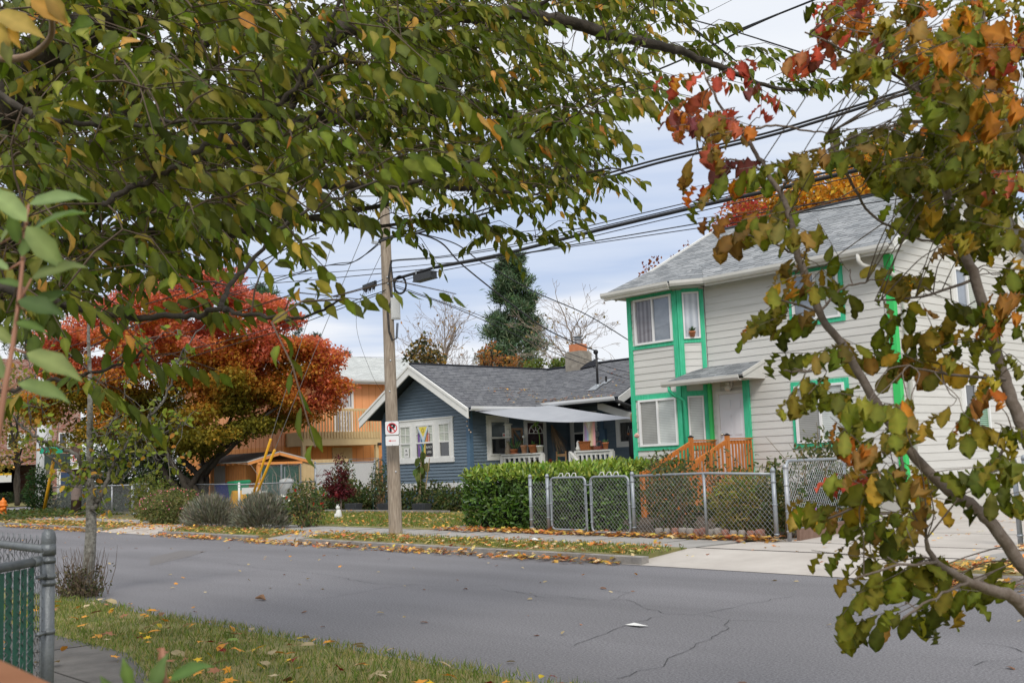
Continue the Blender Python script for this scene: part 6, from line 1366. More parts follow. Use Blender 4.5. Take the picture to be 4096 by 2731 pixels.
sapling('cherry_sapling', 'slim sapling shoot with soft green leaves at the left edge close by', [g0]+atp([(-120, 1500), (-30, 1150), (10, 900), (28, 800), (42, 700), (52, 600), (56, 530)], 1.6, 1.75),
        [(62, 510, -40, 420, 1.72, 0), (60, 545, 190, 470, 1.75, 0), (66, 470, 200, 445, 1.8, .03), (60, 520, 150, 620, 1.7, 0), (45, 560, 20, 480, 1.75, 0), (50, 590, 90, 520, 1.72, .04), (72, 640, 195, 600, 1.7, 0), (40, 690, 150, 720, 1.68, 0), (60, 715, 160, 660, 1.7, .03), (30, 760, 60, 690, 1.7, 0), (28, 790, -30, 740, 1.7, 0), (60, 810, 190, 865, 1.68, 0), (10, 870, -40, 790, 1.7, 0), (40, 880, 165, 915, 1.66, .02), (20, 620, -30, 590, 1.72, 0), (55, 660, -20, 640, 1.72, 0), (0, 560, 60, 480, 1.8, .0), (36, 740, 110, 760, 1.68, 0)])
g1 = V(at(390, 1900, D=1.5)); g1[2] = .02
sapling('cherry_sapling', 'tips of a green sapling poking up at the bottom edge', [g1]+atp([(380, 1640), (360, 1590)], 1.5, 1.52),
        [(350, 1590, 380, 1500, 1.5, 0), (390, 1560, 485, 1520, 1.5, 0), (300, 1580, 282, 1510, 1.5, 0), (370, 1600, 440, 1580, 1.5, 0), (260, 1600, 230, 1550, 1.5, 0), (400, 1620, 330, 1560, 1.48, 0)])
g2 = atp([(-70, 60), (20, 30), (70, 60)], 2.2, 2.2)
t_ = CT; k = 6
P, A = [], []
for x0, y0, x1, y1 in ((0, 50, 12, 145), (20, 60, 45, 110), (-10, 30, 100, 80), (70, 0, 160, 55), (110, -20, 150, 60), (12, 90, 22, 155)): a, c = V(at(x0, y0, D=2.3)), V(at(x1, y1, D=2.3)); P.append(a); A.append(c-a)
L = np.linalg.norm(A, axis=1); leaves('hanging_spray', P, A, np.tile(-CF+V(0, 0, .4), (k, 1)), L, L*.45, pick([(.50, .26, .06), (.40, .26, .07), (.16, .18, .06)], k), T_CHERRY, leaf_m, CT)
b = MB(); limb(b, atp([(-300, 100), (-120, 120), (40, 135), (110, 95), (118, 40), (95, -20)], 3.2, 2.6), .014, .005, 6); b.build('hanging_twig', bark_tan, CT, True)

# ------------------------------------------------------------------ ironwood tree with turning leaves, right side
IW = thing('ironwood_tree', 'multi stemmed tree with large green and orange autumn leaves on the right', 'tree', (-.95, 3.5, .03))
ib = V(at(2560, 2060, D=3.7)); ib[2] = .02; b = MB()
Z6 = lambda u, v: (1780+.2563*u, 976+.2563*v)
IL = [([ib]+atp([(2500, 1600), (2420, 1380), (2352, 1302), (2282, 1207), (2226, 1155), (2190, 1135), (2113, 1061), (2057, 991), (2001, 907), (1940, 798), (1882, 717), (1835, 588), (1818, 517), (1801, 461), (1760, 393), (1726, 335), (1685, 280), (1661, 253), (1620, 180)], 3.6, 4.0), .026, .004),
      ([ib]+atp([(2480, 1600), (2352, 1395), (2280, 1355), (2226, 1335), (2150, 1290), (2125, 1240)], 3.5, 3.35), .03, .006),
      ([ib]+atp([(2520, 1500), (2440, 1200), (2380, 1060), (2338, 952), (2308, 870), (2287, 804), (2241, 640), (2207, 572), (2197, 521), (2171, 432), (2150, 359), (2136, 273), (2109, 212), (2095, 137), (2085, 40), (2060, -60)], 3.7, 4.4), .026, .010),
      ([ib]+atp([(2540, 1300), (2440, 700), (2390, 480), (2348, 345), (2317, 256), (2286, 147), (2250, 20), (2230, -60)], 3.7, 4.4), .026, .009),
      (atp([(2348, 345), (2380, 200), (2370, 60)], 4.0, 4.2), .014, .008),
      (atp([(1700, 300), (1770, 290), (1850, 300), (1900, 305)], 4.0, 4.0), .005, .003), (atp([(1690, 275), (1640, 310), (1570, 300)], 4.0, 4.0), .005, .003), (atp([(1760, 393), (1690, 370), (1610, 370)], 4.0, 3.9), .005, .002),
      (atp([(2109, 212), (2020, 150), (1930, 110), (1850, 75)], 4.2, 4.0), .007, .003), (atp([(2136, 273), (2050, 290), (1950, 320), (1890, 350)], 4.2, 4.0), .007, .003),
      (atp([(1835, 588), (1780, 560), (1720, 540)], 3.95, 3.9), .005, .003), (atp([(1882, 717), (1800, 690), (1770, 700)], 3.9, 3.85), .005, .003), (atp([(1882, 717), (1940, 660), (1990, 650)], 3.9, 3.85), .005, .003),
      (atp([(1940, 798), (1870, 850), (1800, 850)], 3.85, 3.8), .005, .003), (atp([(2241, 640), (2120, 680), (2010, 690)], 4.0, 3.8), .006, .003), (atp([(2308, 870), (2180, 860), (2090, 840)], 3.8, 3.6), .006, .003),
      (atp([(2001, 907), (2060, 1000), (2075, 1100), (2070, 1170)], 3.8, 3.6), .006, .004), (atp([(2075, 1100), (1990, 1150), (1880, 1200)], 3.6, 3.5), .006, .003), (atp([(2150, 1290), (2050, 1300), (1960, 1330)], 3.35, 3.3), .005, .003), (atp([(2226, 1335), (2150, 1370), (2070, 1420)], 3.35, 3.3), .005, .003),
      (atp([(2190, 1135), (2260, 1080), (2330, 1000)], 3.6, 3.6), .010, .004), (atp([(1910, 330), (1950, 410), (2000, 490), (2100, 545), (2190, 560)], 4.1, 4.1), .006, .004)]
IN_ = []
for P, r0, r1 in IL: IN_ += limb(b, P, r0, r1, 9, .002)
b.build('trunk', bark_brown, IW, True); IN_ = np.array(IN_)
G_, O_, R_, Y_2 = [(.125, .15, .016), (.17, .185, .022), (.085, .10, .013), (.21, .20, .028)], [(.42, .15, .02), (.50, .22, .03), (.30, .14, .03)], [(.42, .075, .045), (.25, .06, .045), (.15, .05, .045), (.46, .13, .07), (.34, .12, .05)], [(.42, .27, .03), (.30, .24, .03)]
B_ = [(.26, .17, .045), (.23, .18, .04)]
CL = [(1590, 190, 55, 40, 9, R_+O_), (1640, 250, 60, 60, 16, R_+O_+B_), (1590, 290, 45, 30, 8, R_+O_), (1600, 350, 60, 40, 12, R_+O_+B_), (1760, 290, 110, 30, 22, R_+O_+B_+B_), (1690, 400, 80, 35, 17, B_+R_+O_+G_), (1810, 380, 60, 50, 13, G_+O_), (1800, 430, 50, 40, 10, G_),
      (1870, 105, 50, 40, 9, R_+B_), (1950, 130, 90, 60, 20, G_+O_+R_+B_), (2050, 120, 90, 110, 40, G_+G_+O_+Y_2+B_), (2010, 20, 80, 50, 18, G_+O_+R_), (2170, 60, 100, 90, 48, O_+Y_2+G_+B_), (2290, 90, 90, 130, 55, O_+Y_2+G_+R_), (2200, 220, 120, 110, 66, G_+G_+Y_2+O_), (2310, 280, 70, 130, 44, G_+Y_2+O_+B_),
      (2230, 380, 120, 100, 64, G_+G_+G_+Y_2), (2310, 480, 60, 110, 38, G_+G_+B_), (2130, 350, 80, 80, 30, G_+G_+B_), (1970, 310, 90, 40, 26, G_), (1910, 345, 70, 25, 15, G_+B_), (2060, 300, 70, 50, 22, G_), (2130, 470, 50, 50, 12, G_), (2230, 540, 90, 60, 30, G_+G_+B_+Y_2), (2310, 620, 60, 70, 26, G_+G_+Y_2), (2290, 740, 70, 60, 20, G_+Y_2),
      (1790, 500, 70, 35, 14, G_+G_+O_), (1790, 555, 80, 40, 16, G_+B_), (1860, 620, 70, 50, 17, G_+B_+Y_2), (1800, 690, 60, 35, 12, G_), (1790, 730, 35, 15, 3, O_+G_), (1900, 650, 70, 40, 13, G_), (1860, 740, 90, 30, 12, G_+B_), (1880, 850, 80, 40, 17, G_+B_), (1830, 860, 40, 30, 6, G_), (1960, 790, 70, 40, 11, G_+B_), (2020, 670, 60, 35, 11, B_+G_), (2110, 690, 90, 45, 22, G_+Y_2), (2190, 730, 70, 50, 18, G_+Y_2),
      (2090, 840, 60, 25, 8, G_+B_), (2180, 860, 70, 30, 12, Y_2+G_+O_), (2260, 900, 60, 50, 16, G_+Y_2+O_), (2200, 960, 70, 30, 10, Y_2+B_), (2010, 960, 60, 55, 15, G_+G_), (2060, 1000, 50, 40, 9, G_), (1980, 920, 40, 30, 7, G_+B_), (2020, 1060, 70, 60, 22, B_+O_+Y_2+G_), (1970, 1110, 40, 40, 7, B_+B_+R_[:1]), (2080, 1130, 90, 60, 24, G_+Y_2+B_), (1900, 1200, 50, 40, 9, B_+G_), (1980, 1190, 60, 40, 13, B_+G_+Y_2), (2070, 1210, 70, 50, 18, G_+B_+Y_2), (2130, 1210, 50, 40, 10, B_),
      (2010, 1310, 70, 30, 12, G_), (2080, 1330, 60, 40, 12, G_), (2150, 1330, 60, 40, 11, G_+Y_2), (2080, 1410, 40, 40, 8, B_+G_), (2140, 1390, 60, 40, 10, G_+Y_2), (2230, 1360, 60, 40, 8, G_), (2310, 1330, 30, 60, 6, G_), (2290, 1010, 60, 60, 14, G_+G_+B_), (2330, 1110, 30, 60, 8, B_+G_+O_), (2260, 1150, 50, 50, 9, G_), (2330, 860, 30, 60, 9, G_), (2340, 700, 30, 60, 9, G_+O_), (2330, 400, 30, 50, 10, G_+G_+R_)]
P, A, Nn, L, C = [], [], [], [], []; bt = MB()
for cx, cy_, rx, ry, n, cols in CL:
    dense = cy_ < 620 and cx > 1980
    for k in range(max(2, int(round(n/(3.0 if dense else 5.4 if cy_ < 1050 else 4.6))))):
        th_, rr_ = rng.uniform(0, 6.28), math.sqrt(rng.random())
        x, y = cx+rx*.8*rr_*math.cos(th_)+14, cy_+ry*.75*rr_*math.sin(th_)-16; D = (3.5 if y > 900 else 3.95)+rng.normal(0, .20 if not dense else .4)
        q = V(at(x, y, D=D)); s = IN_[int(np.argmin(((IN_-q)**2).sum(1)))]; dq = np.linalg.norm(q-s)
        hd = unit(unit(q-s)*.5-CR*rng.uniform(.1, 1.1)*(1 if rng.random() < .78 else -1)+V(0, 0, rng.uniform(-.35, .25))-CF*rng.uniform(-.3, .3)); ln = rng.uniform(.13, .26); q2 = q+hd*ln-V(0, 0, .02)
        c = curve([s, s+(q-s)*.35+V(0, 0, .10*dq)+rng.normal(0, .05*dq, 3), s+(q-s)*.7+V(0, 0, .07*dq)+rng.normal(0, .04*dq, 3), q, q2], 3)
        bt.tube(c, list(np.linspace(.0026, .0011, 13)), 4, cap=False); sd_ = unit(np.cross(hd, V(0, 0, 1)))
        m_ = rng.integers(4, 8); base_c = np.array(cols)[rng.integers(len(cols))]
        for j in range(m_):
            t_ = (j+.3)/m_; c0 = q+(q2-q)*t_; f_ = 1 if j % 2 else -1
            a = unit(hd*rng.uniform(.2, .9)+sd_*f_*rng.uniform(.1, .6)+V(0, 0, -rng.uniform(.35, 1.3)))
            P.append(c0); A.append(a); Nn.append(unit(V(0, 0, .75)-CF*rng.uniform(-.15, .75)+sd_*f_*.5+rng.normal(0, .32, 3))); L.append(rng.uniform(.060, .108)); C.append(pick([base_c], 1, None, .16)[0] if rng.random() < .6 else pick(cols, 1)[0])
bt.build('twigs', bark_brown, IW); L = np.array(L); h_ = len(P)//2; leaves('crown', P, A, Nn, L, L*rng.uniform(.44, .64, len(L)), np.array(C), T_WAVY, leaf_m, IW, rng.uniform(.3, 3.0, len(L)))

# ------------------------------------------------------------------ young lichen barked street tree at the left
YT = thing('young_street_tree', 'slender young street tree with pale lichen bark and sparse yellow green leaves', 'tree', (-13.9, 4.6, .02))
YTb = at(196, 1368, z=.01); YD = float((YTb-CC)@CF); L5 = lambda u, v: (.18312*u, 930.2+.18312*v)
lv = lambda pts: [V(at(*L5(*q), D=YD+rng.normal(0, .08))) for q in pts]
b = MB(); tr_ = [V(YTb)-V(0, 0, .05), V(at(203, 1310, D=YD))]+lv([(1142, 1568), (1140, 1250), (1130, 1000), (1130, 850), (1125, 400), (1130, 0)])+[V(at(206, 850, D=YD)), V(at(203, 760, D=YD)), V(at(208, 690, D=YD))]
yn = limb(b, tr_, .082, .012, 10)
YB = [(lv([(1130, 880), (1080, 830), (950, 620), (700, 520), (500, 430), (250, 240), (60, 0)])+[V(at(5, 880, D=YD))], .03, .008), (lv([(1120, 1010), (1060, 980), (870, 840), (680, 690), (540, 540), (430, 330), (390, 60)]), .026, .006), (lv([(1160, 1300), (1210, 1240), (1300, 1080), (1420, 750), (1560, 540), (1750, 250), (2000, 20)])+[V(at(x, y, D=YD)) for x, y in ((400, 850), (440, 775), (505, 715))], .034, .006),
      (lv([(1150, 920), (1230, 740), (1290, 650), (1350, 330), (1420, 200), (1530, 0)])+[V(at(300, 860, D=YD))], .022, .006), (lv([(1220, 740), (1300, 690), (1500, 620), (1600, 560), (1850, 410), (2000, 370), (2195, 290), (2350, 220)]), .016, .005), (lv([(1140, 1030), (1000, 1030), (820, 1020), (720, 1000)]), .010, .004), (lv([(1350, 410), (1600, 400), (1750, 380), (1900, 330), (2100, 250)]), .010, .004), (lv([(1150, 330), (1300, 390), (1500, 200), (1650, 60)]), .008, .003), (lv([(1760, 480), (1850, 620), (2000, 680), (2190, 680)]), .006, .003), (lv([(1440, 740), (1500, 780), (1560, 880), (1700, 800)]), .007, .003),
      ([V(at(x, y, D=YD)) for x, y in ((206, 850), (150, 800), (110, 760), (60, 700))], .01, .004), ([V(at(x, y, D=YD)) for x, y in ((206, 900), (260, 830), (330, 780), (420, 760))], .01, .004), ([V(at(x, y, D=YD)) for x, y in ((98, 950), (90, 900), (75, 850), (50, 800))], .008, .004)]
b.build('trunk', bark_grey, YT, True); b = MB()
for P, r0, r1 in YB: yn += limb(b, P, r0, r1, 6, .012)
tips = np.array(yn); P, A, Nn, L = [], [], [], []
b.build('branches', mat('dark_lichen_bark', (.075, .065, .055), .85, c2=(.17, .16, .14), vs=16, bump=.4, bs=40), YT, True); b = MB()
for k in range(430):
    s = tips[rng.integers(60, len(tips))]; dr = unit(rng.normal(0, 1, 3)+V(0, 0, .3)); e_ = s+dr*rng.uniform(.1, .38); b.tube([s, (s+e_)/2+rng.normal(0, .02, 3), e_], [.005, .004, .002], 3, cap=False)
    for j in range(rng.integers(1, 4)): P.append(s+(e_-s)*rng.uniform(.4, 1)); A.append(unit(rng.normal(0, .8, 3)+V(0, 0, -.4))); Nn.append(unit(rng.normal(0, .5, 3)+V(0, 0, .6)-CF*.6)); L.append(rng.uniform(.065, .108))
b.build('twigs', MATS['dark_lichen_bark'], YT)
L = np.array(L); leaves('crown', P, A, Nn, L, L*.6, pick([(.20, .24, .03), (.14, .19, .03), (.26, .28, .05), (.50, .28, .04), (.40, .16, .03)], len(P), [5, 4, 4, 1.6, .4]), T_OVAL, leaf_m, YT)
ws = thing('brown_weeds', 'dry brown weeds and sprouts round the foot of the young tree', 'weeds', (YTb[0], YTb[1], .02))
b = MB(); P, A, Nn, L = [], [], [], []
for k in range(150):
    a = rng.uniform(0, 6.28); c = V(YTb[0]+rng.normal(0, .13), YTb[1]+rng.normal(0, .12)-.05, .01); e_ = c+V(math.cos(a)*.22, math.sin(a)*.18, rng.uniform(.15, .62)); b.tube([c, (c+e_)/2+rng.normal(0, .03, 3), e_], [.005, .004, .0015], 3, cap=False)
    for j in range(8): q = c+(e_-c)*rng.uniform(.05, .65); P.append(q); A.append(unit(rng.normal(0, 1, 3)+V(0, 0, .2))); Nn.append(rng.normal(0, 1, 3)); L.append(rng.uniform(.03, .06))
b.build('stems', mat('dry_stem', (.14, .10, .07), .9), ws); leaves('foliage', P, A, Nn, L, np.array(L)*.5, pick([(.10, .085, .04), (.07, .075, .03), (.15, .12, .06), (.06, .08, .03)], len(P)), T_DIAM, leaf_dry, ws)

# ------------------------------------------------------------------ clump crowns for the middle distance and beyond
def clumpcrown(name, parent, blobs, per, size, cols, w=None, m=None, tpl=T_DIAM, flat=.0, droop=.2, colfn=None, wid=.7, nup=.5):
    P, C = [], []
    for (c, r) in blobs:
        r = V(r) if hasattr(r, '__len__') else V(r, r, r); n = max(3, int(per*r[0]*r[1]**.5*r[2]**.5)); d = rdir(n)*(rng.random((n, 1))**.40); P.append(V(c)+d*r)
    P = np.concatenate(P); n = len(P); A = rdir(n); A[:, 2] -= droop; Nn = rdir(n)+[0, 0, nup]
    C = pick(cols, n, w) if colfn is None else colfn(P)
    S = size*rng.uniform(.6, 1.3, n); return leaves(name, P, A, Nn, S, S*wid, C, tpl, m or leaf_m, parent)
# red and orange Japanese maple in the orange yard
MPX = V(-43.6, 20.9, .13)
MT_ = thing('japanese_maple', 'broad maple tree in red, orange and olive autumn colour before the orange house', 'tree', MPX)
b = MB(); tops = [(-4.2, -2.4, 5.2), (-2.2, -1.2, 6.2), (0, .4, 6.6), (2.0, 1.6, 6.0), (3.4, 2.6, 4.6), (-3, -3, 4.0), (1.4, 3, 4.2), (-1, -2.6, 5)]
for k, t_ in enumerate(tops):
    s = V(.25*math.cos(k*.8), .25*math.sin(k*.8), 0)
    limb(b, [MPX+s*.8, MPX+s*1.5+V(0, 0, .5), MPX+s*2+V(t_[0]*.16, t_[1]*.16, 1.4), MPX+V(t_[0]*.5, t_[1]*.5, 2.9), MPX+V(*t_)], .20, .04, 8, .03)
b.build('trunk', bark_dark, MT_, True)
bl_ = []
vr = unit(V(CR[0], CR[1], 0)); vd = unit(V(CF[0], CF[1], 0))
OUT = [(130, 800), (150, 900), (110, 960), (230, 720), (330, 665), (420, 640), (500, 660), (560, 700), (640, 740), (700, 800), (745, 830), (760, 880), (720, 930), (650, 960), (600, 985), (520, 1000), (420, 1005), (330, 1000), (230, 985), (300, 800), (400, 760), (480, 760), (560, 820), (620, 850), (500, 900), (400, 880), (300, 900), (200, 880), (450, 960), (680, 870), (360, 950), (550, 930), (250, 830), (420, 700), (470, 830), (350, 740), (160, 850), (590, 770), (520, 740), (660, 910), (735, 860), (270, 940), (450, 1030), (350, 1030), (180, 780), (270, 770), (130, 850), (90, 920), (180, 930), (320, 850), (240, 880), (600, 700), (460, 690), (380, 690), (290, 700), (620, 800), (680, 830), (410, 800), (530, 680), (350, 780), (310, 920), (400, 960), (250, 960), (490, 940), (590, 900), (640, 880), (530, 860), (500, 830), (480, 870), (540, 810), (560, 880), (510, 790), (450, 800)]
for x, y in OUT:
    for k in range(3):
        dD = rng.uniform(-3.0, 2.6)*(1-abs(x-430)/420)+rng.normal(0, .25); p = V(at(x+rng.normal(0, 16), y+rng.normal(0, 10), D=46.5+dD)); bl_.append((p, (rng.uniform(.7, 1.25), rng.uniform(.7, 1.25), rng.uniform(.30, .52))))
def mapcol(P):
    rel = (P[:, 2]-2.6)/6.0; edge = ((P-V(*MPX))@vr)/6.5; h = rel+.20*np.abs(edge)+np.array([noise.noise(Vector(p*.55)) for p in P])*.55+rng.normal(0, .10, len(P)); C = np.zeros((len(P), 3))
    stops = [(-.3, (.12, .13, .018)), (.20, (.22, .20, .022)), (.38, (.40, .28, .035)), (.62, (.56, .26, .04)), (.86, (.62, .18, .08)), (1.15, (.64, .21, .16))]
    for k in range(3): C[:, k] = np.interp(h, [s[0] for s in stops], [s[1][k] for s in stops])
    return np.clip(C*(1+rng.normal(0, .22, (len(P), 1))), .01, 1)
clumpcrown('crown', MT_, bl_, 900, .155, None, colfn=mapcol, m=leaf_red, droop=.1, nup=1.4)

def shrub(name, label, cat, c, r, n, size, cols, w=None, m=None, tpl=T_OVAL, wid=.5, stems=8, stemc=None, group=None, droop=.1, up=0., hollow=.45):
    t_ = thing(name, label, cat, (c[0], c[1], .13), group); c, r = V(c), V(r); b = MB()
    for k in range(stems):
        d = rdir(1)[0]; d[2] = abs(d[2]); e_ = c+V(d[0]*r[0], d[1]*r[1], d[2]*r[2]*.9); b.tube([V(c[0]+d[0]*.08, c[1]+d[1]*.08, .10), (V(c[0], c[1], .1)+e_)/2+rng.normal(0, .04, 3), e_], [.012, .009, .004], 4, cap=False)
    b.build('stems', stemc or bark_tan, t_)
    d = rdir(n); rad = hollow+(1-hollow)*rng.random((n, 1))**.6; lump = np.array([[1+.28*noise.noise(Vector(q*2.3)+Vector(c))] for q in d]); P = c+d*rad*lump*r; P[:, 2] = np.maximum(P[:, 2], .14+.05*rng.random(n))
    A = d*.6+rdir(n)*.8; A[:, 2] += up-droop; S = size*rng.uniform(.6, 1.25, n); leaves('foliage', P, A, rdir(n)+[0, 0, .8], S, S*wid, pick(cols, n, w), tpl, m or leaf_m, t_); return t_

# laurel hedge: one clipped L shaped hedge
HG = thing('laurel_hedge', 'clipped bright green laurel hedge between the blue house and the walk gates', 'hedge', (-17.4, 16, .13))
HB = [((-18.5, 15.10, .13), (-15.95, 16.2, 1.28)), ((-18.5, 15.9, .13), (-17.35, 21.2, 1.33)), ((-15.95, 15.25, .13), (-14.35, 16.0, 1.21))]
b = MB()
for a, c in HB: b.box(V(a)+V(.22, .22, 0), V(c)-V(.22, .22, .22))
b.build('light_block_core', mat('hedge_light_block', (.008, .014, .005), .95), HG)  # near-black core added inside the leaves to block light
P, Nn = [], []
for (a, c) in HB:
    a, c = V(a), V(c); s = c-a
    faces = [(0, -1, s[1]*s[2]), (0, 1, s[1]*s[2]), (1, -1, s[0]*s[2]), (2, 1, s[0]*s[1])]
    for ax, sg, area in faces:
        n = int(area*620); q = a+rng.random((n, 3))*s; q[:, ax] = (c[ax] if sg > 0 else a[ax]); nv = np.zeros((n, 3)); nv[:, ax] = sg
        bump = np.array([noise.noise(Vector(p*2.1))*.16+noise.noise(Vector(p*5.))*.08 for p in q]); q += nv*(bump-rng.random(n)*.16)[:, None]; P.append(q); Nn.append(nv)
P, Nn = np.concatenate(P), np.concatenate(Nn)
for (a, c) in HB:   # round the edges a little
    pass
n = len(P); A = Nn*.55+rdir(n)*.8; A[:, 2] += .35; up_ = Nn[:, 2] > .5; A[up_, 2] += .8
cols = pick([(.055, .12, .012), (.08, .165, .018), (.035, .075, .010), (.12, .21, .03)], n, [4, 4, 3, 2]); lit_top = (P[:, 2] > 1.12) & (rng.random(n) < .75); cols[lit_top] = pick([(.24, .32, .035), (.17, .26, .03), (.30, .36, .06)], lit_top.sum())  # paler yellow-green on the upper leaves paints the lit hedge top
S = rng.uniform(.085, .15, n); leaves('foliage', P, A, rdir(n)*.7+Nn+[0, 0, .5], S, S*.40, cols, T_OVAL, leaf_thick, HG)
n = 900; i = rng.integers(0, 2, n); P = np.stack([np.where(i, rng.uniform(-18.5, -17.4, n), rng.uniform(-18.5, -14.4, n)), np.where(i, rng.uniform(15, 21, n), rng.uniform(15.2, 16.1, n)), rng.uniform(1.24, 1.42, n)], 1)
leaves('top_sprigs', P, rdir(n)*.6+[0, 0, .8], rdir(n), rng.uniform(.09, .15, n), .05, pick([(.26, .34, .04), (.18, .28, .03)], n), T_OVAL, leaf_thick, HG)

# roses and shrubs in the fenced garden
ROSE = [(.075, .105, .045), (.10, .135, .06), (.14, .15, .065), (.20, .17, .06), (.055, .08, .035)]
for c, r, n, lab in (((-12.55, 15.0, .72), (.55, .5, .62), 1000, 'leggy rose bush directly right of the walk gates'), ((-11.9, 15.7, .66), (.5, .45, .56), 620, 'tall rose bush in front of the orange steps'), ((-13.9, 16.4, .85), (.55, .6, .75), 1000, 'rose bush climbing over the laurel hedge end'), ((-10.25, 14.85, .75), (.35, .4, .65), 800, 'dark rose bush in the corner by the driveway posts')):
    t_ = shrub('rose_bush', lab, 'rose bush', c, r, n, .085, ROSE, stems=16, wid=.62, hollow=.2)
    b = MB()
    for k in range(9):
        b = MB(); s = V(c[0]+rng.normal(0, .3), c[1]+rng.normal(0, .25), c[2]+.2); e_ = s+V(rng.normal(0, .25), rng.normal(0, .2), rng.uniform(.3, .68)); b.tube([s, (s+e_)/2+rng.normal(0, .05, 3), e_], [.009, .007, .003], 4, cap=False); b.build('cane', mat('rose_cane', (.14, .11, .06), .8), t_)
        m = 9; leaves('shoot_foliage', s+(e_-s)*rng.uniform(.35, 1, (m, 1))+rng.normal(0, .05, (m, 3)), rdir(m)-[0, 0, .3], rdir(m)+[0, 0, 1], rng.uniform(.05, .09, m), .05, pick(ROSE, m), T_OVAL, leaf_m, t_)
for x, y, z, col_, lab in ((-14.45, 16.2, 1.92, (.72, .42, .36), 'pale pink rose bloom high above the laurel hedge end'), (-9.98, 15.3, .55, (.45, .10, .55), 'small purple flower behind the open driveway gate')):
    b = MB(); b.sphere((x, y, z), .055, 10, 7, sq=(1, 1, .8)); b.sphere((x+.02, y-.02, z+.02), .035, 8, 6); tag(b.build('rose_bloom', mat('petal_'+lab[:4].strip(), col_, .6), None, True), lab, 'flower')
shrub('nandina_bush', 'yellow green bushy shrub with narrow leaves behind the chain link fence', 'shrub', (-11.0, 15.1, .60), (.80, .6, .58), 2600, .13, [(.24, .26, .05), (.32, .30, .07), (.15, .18, .04), (.40, .28, .07), (.09, .12, .035)], wid=.26, stems=24, hollow=.25, up=.2)
shrub('green_shrub', 'dark glossy shrub under the open driveway gate', 'shrub', (-10.65, 16.6, .55), (.55, .7, .55), 1700, .09, [(.035, .065, .02), (.05, .09, .025), (.025, .04, .015)], hollow=.3)
t_ = shrub('tall_rose_bush', 'tall bare legged rose bush against the beige wall behind the open gate', 'rose bush', (-10.9, 17.3, 1.35), (.65, .6, .55), 620, .09, ROSE, stems=3, wid=.65, hollow=.1)
b = MB()
for k in range(18): b = MB(); e_ = V(-10.9+rng.normal(0, .5), 17.3+rng.normal(0, .4), rng.uniform(1.2, 2.0)); b.tube([V(-11.05+rng.normal(0, .06), 17.0, .13), V(-11.0+rng.normal(0, .12), 17.1, .8), e_], [.014, .011, .004], 5, cap=False); b.build('cane', MATS['rose_cane'], t_)
shrub('yellow_shrub', 'small yellow green shrub between fence corner and beige wall', 'shrub', (-11.3, 18.6, .55), (.6, .6, .5), 900, .10, [(.20, .22, .03), (.14, .18, .03)], hollow=.3)

# grey lavenders and flowers on the far verge
LAV = [(.16, .165, .12), (.20, .20, .15), (.11, .12, .08), (.25, .24, .19)]
for c, r, n, lab in (((-27.35, 13.55, .42), (1.05, .62, .44), 4200, 'grey green lavender clump left of the yellow guards'), ((-24.7, 13.6, .42), (.88, .62, .46), 4200, 'grey green lavender clump right of the yellow guards')):
    t_ = thing('lavender', lab, 'lavender', (c[0], c[1], .13)); d = rdir(n); d[:, 2] = np.abs(d[:, 2]); rad = .35+.65*rng.random((n, 1))**.7; P = V(c[0], c[1], .14)+d*rad*V(r[0], r[1], r[2]*1.75); A = d*.9+[0, 0, .55]+rng.normal(0, .2, (n, 3)); leaves('foliage', P, A, rdir(n), rng.uniform(.12, .24, n), .022, pick(LAV, n), T_DIAM, leaf_dry, t_)
t_ = shrub('flowering_salvia', 'broad bushy green shrub dotted with tiny pink flowers at the kerb', 'shrub', (-31.0, 14.2, .55), (1.6, .9, .56), 6000, .10, [(.12, .15, .05), (.18, .19, .07), (.08, .10, .035), (.23, .20, .09)], wid=.4, stems=20, hollow=.3)
n = 170; d = rdir(n); d[:, 2] = np.abs(d[:, 2]); leaves('blooms', V(-31.0, 14.2, .55)+d*V(1.62, .92, .58), rdir(n), rdir(n), .05, .05, pick([(.6, .18, .16), (.55, .28, .28), (.5, .1, .25)], n), T_DIAM, leaf_dry, t_)
t_ = shrub('red_rose_bush', 'loose rose bush with small red blooms right of the lavender', 'rose bush', (-23.75, 14.3, .70), (.62, .5, .62), 1100, .09, ROSE+[(.09, .14, .04)], stems=16, wid=.6, hollow=.15)
n = 11; d = rdir(n); leaves('blooms', np.repeat(V(-23.75, 14.3, .72)[None]+d*V(.58, .5, .42), 4, 0), rdir(4*n), rdir(4*n), .055, .05, pick([(.5, .02, .015), (.55, .06, .03)], 4*n), T_OVAL, leaf_dry, t_)
t_ = shrub('white_flower_bush', 'low leafy plant with white blooms at the white fence foot', 'flower bush', (-34.5, 20.4, .4), (.7, .4, .35), 500, .12, [(.06, .10, .03), (.09, .13, .04)], hollow=.2)
n = 60; d = rdir(n); leaves('blooms', V(-34.5, 20.2, .5)+d*V(.65, .35, .28), rdir(n), rdir(n)+[0, 0, 1], .10, .10, pick([(.7, .7, .66)], n), T_OVAL, leaf_dry, t_)
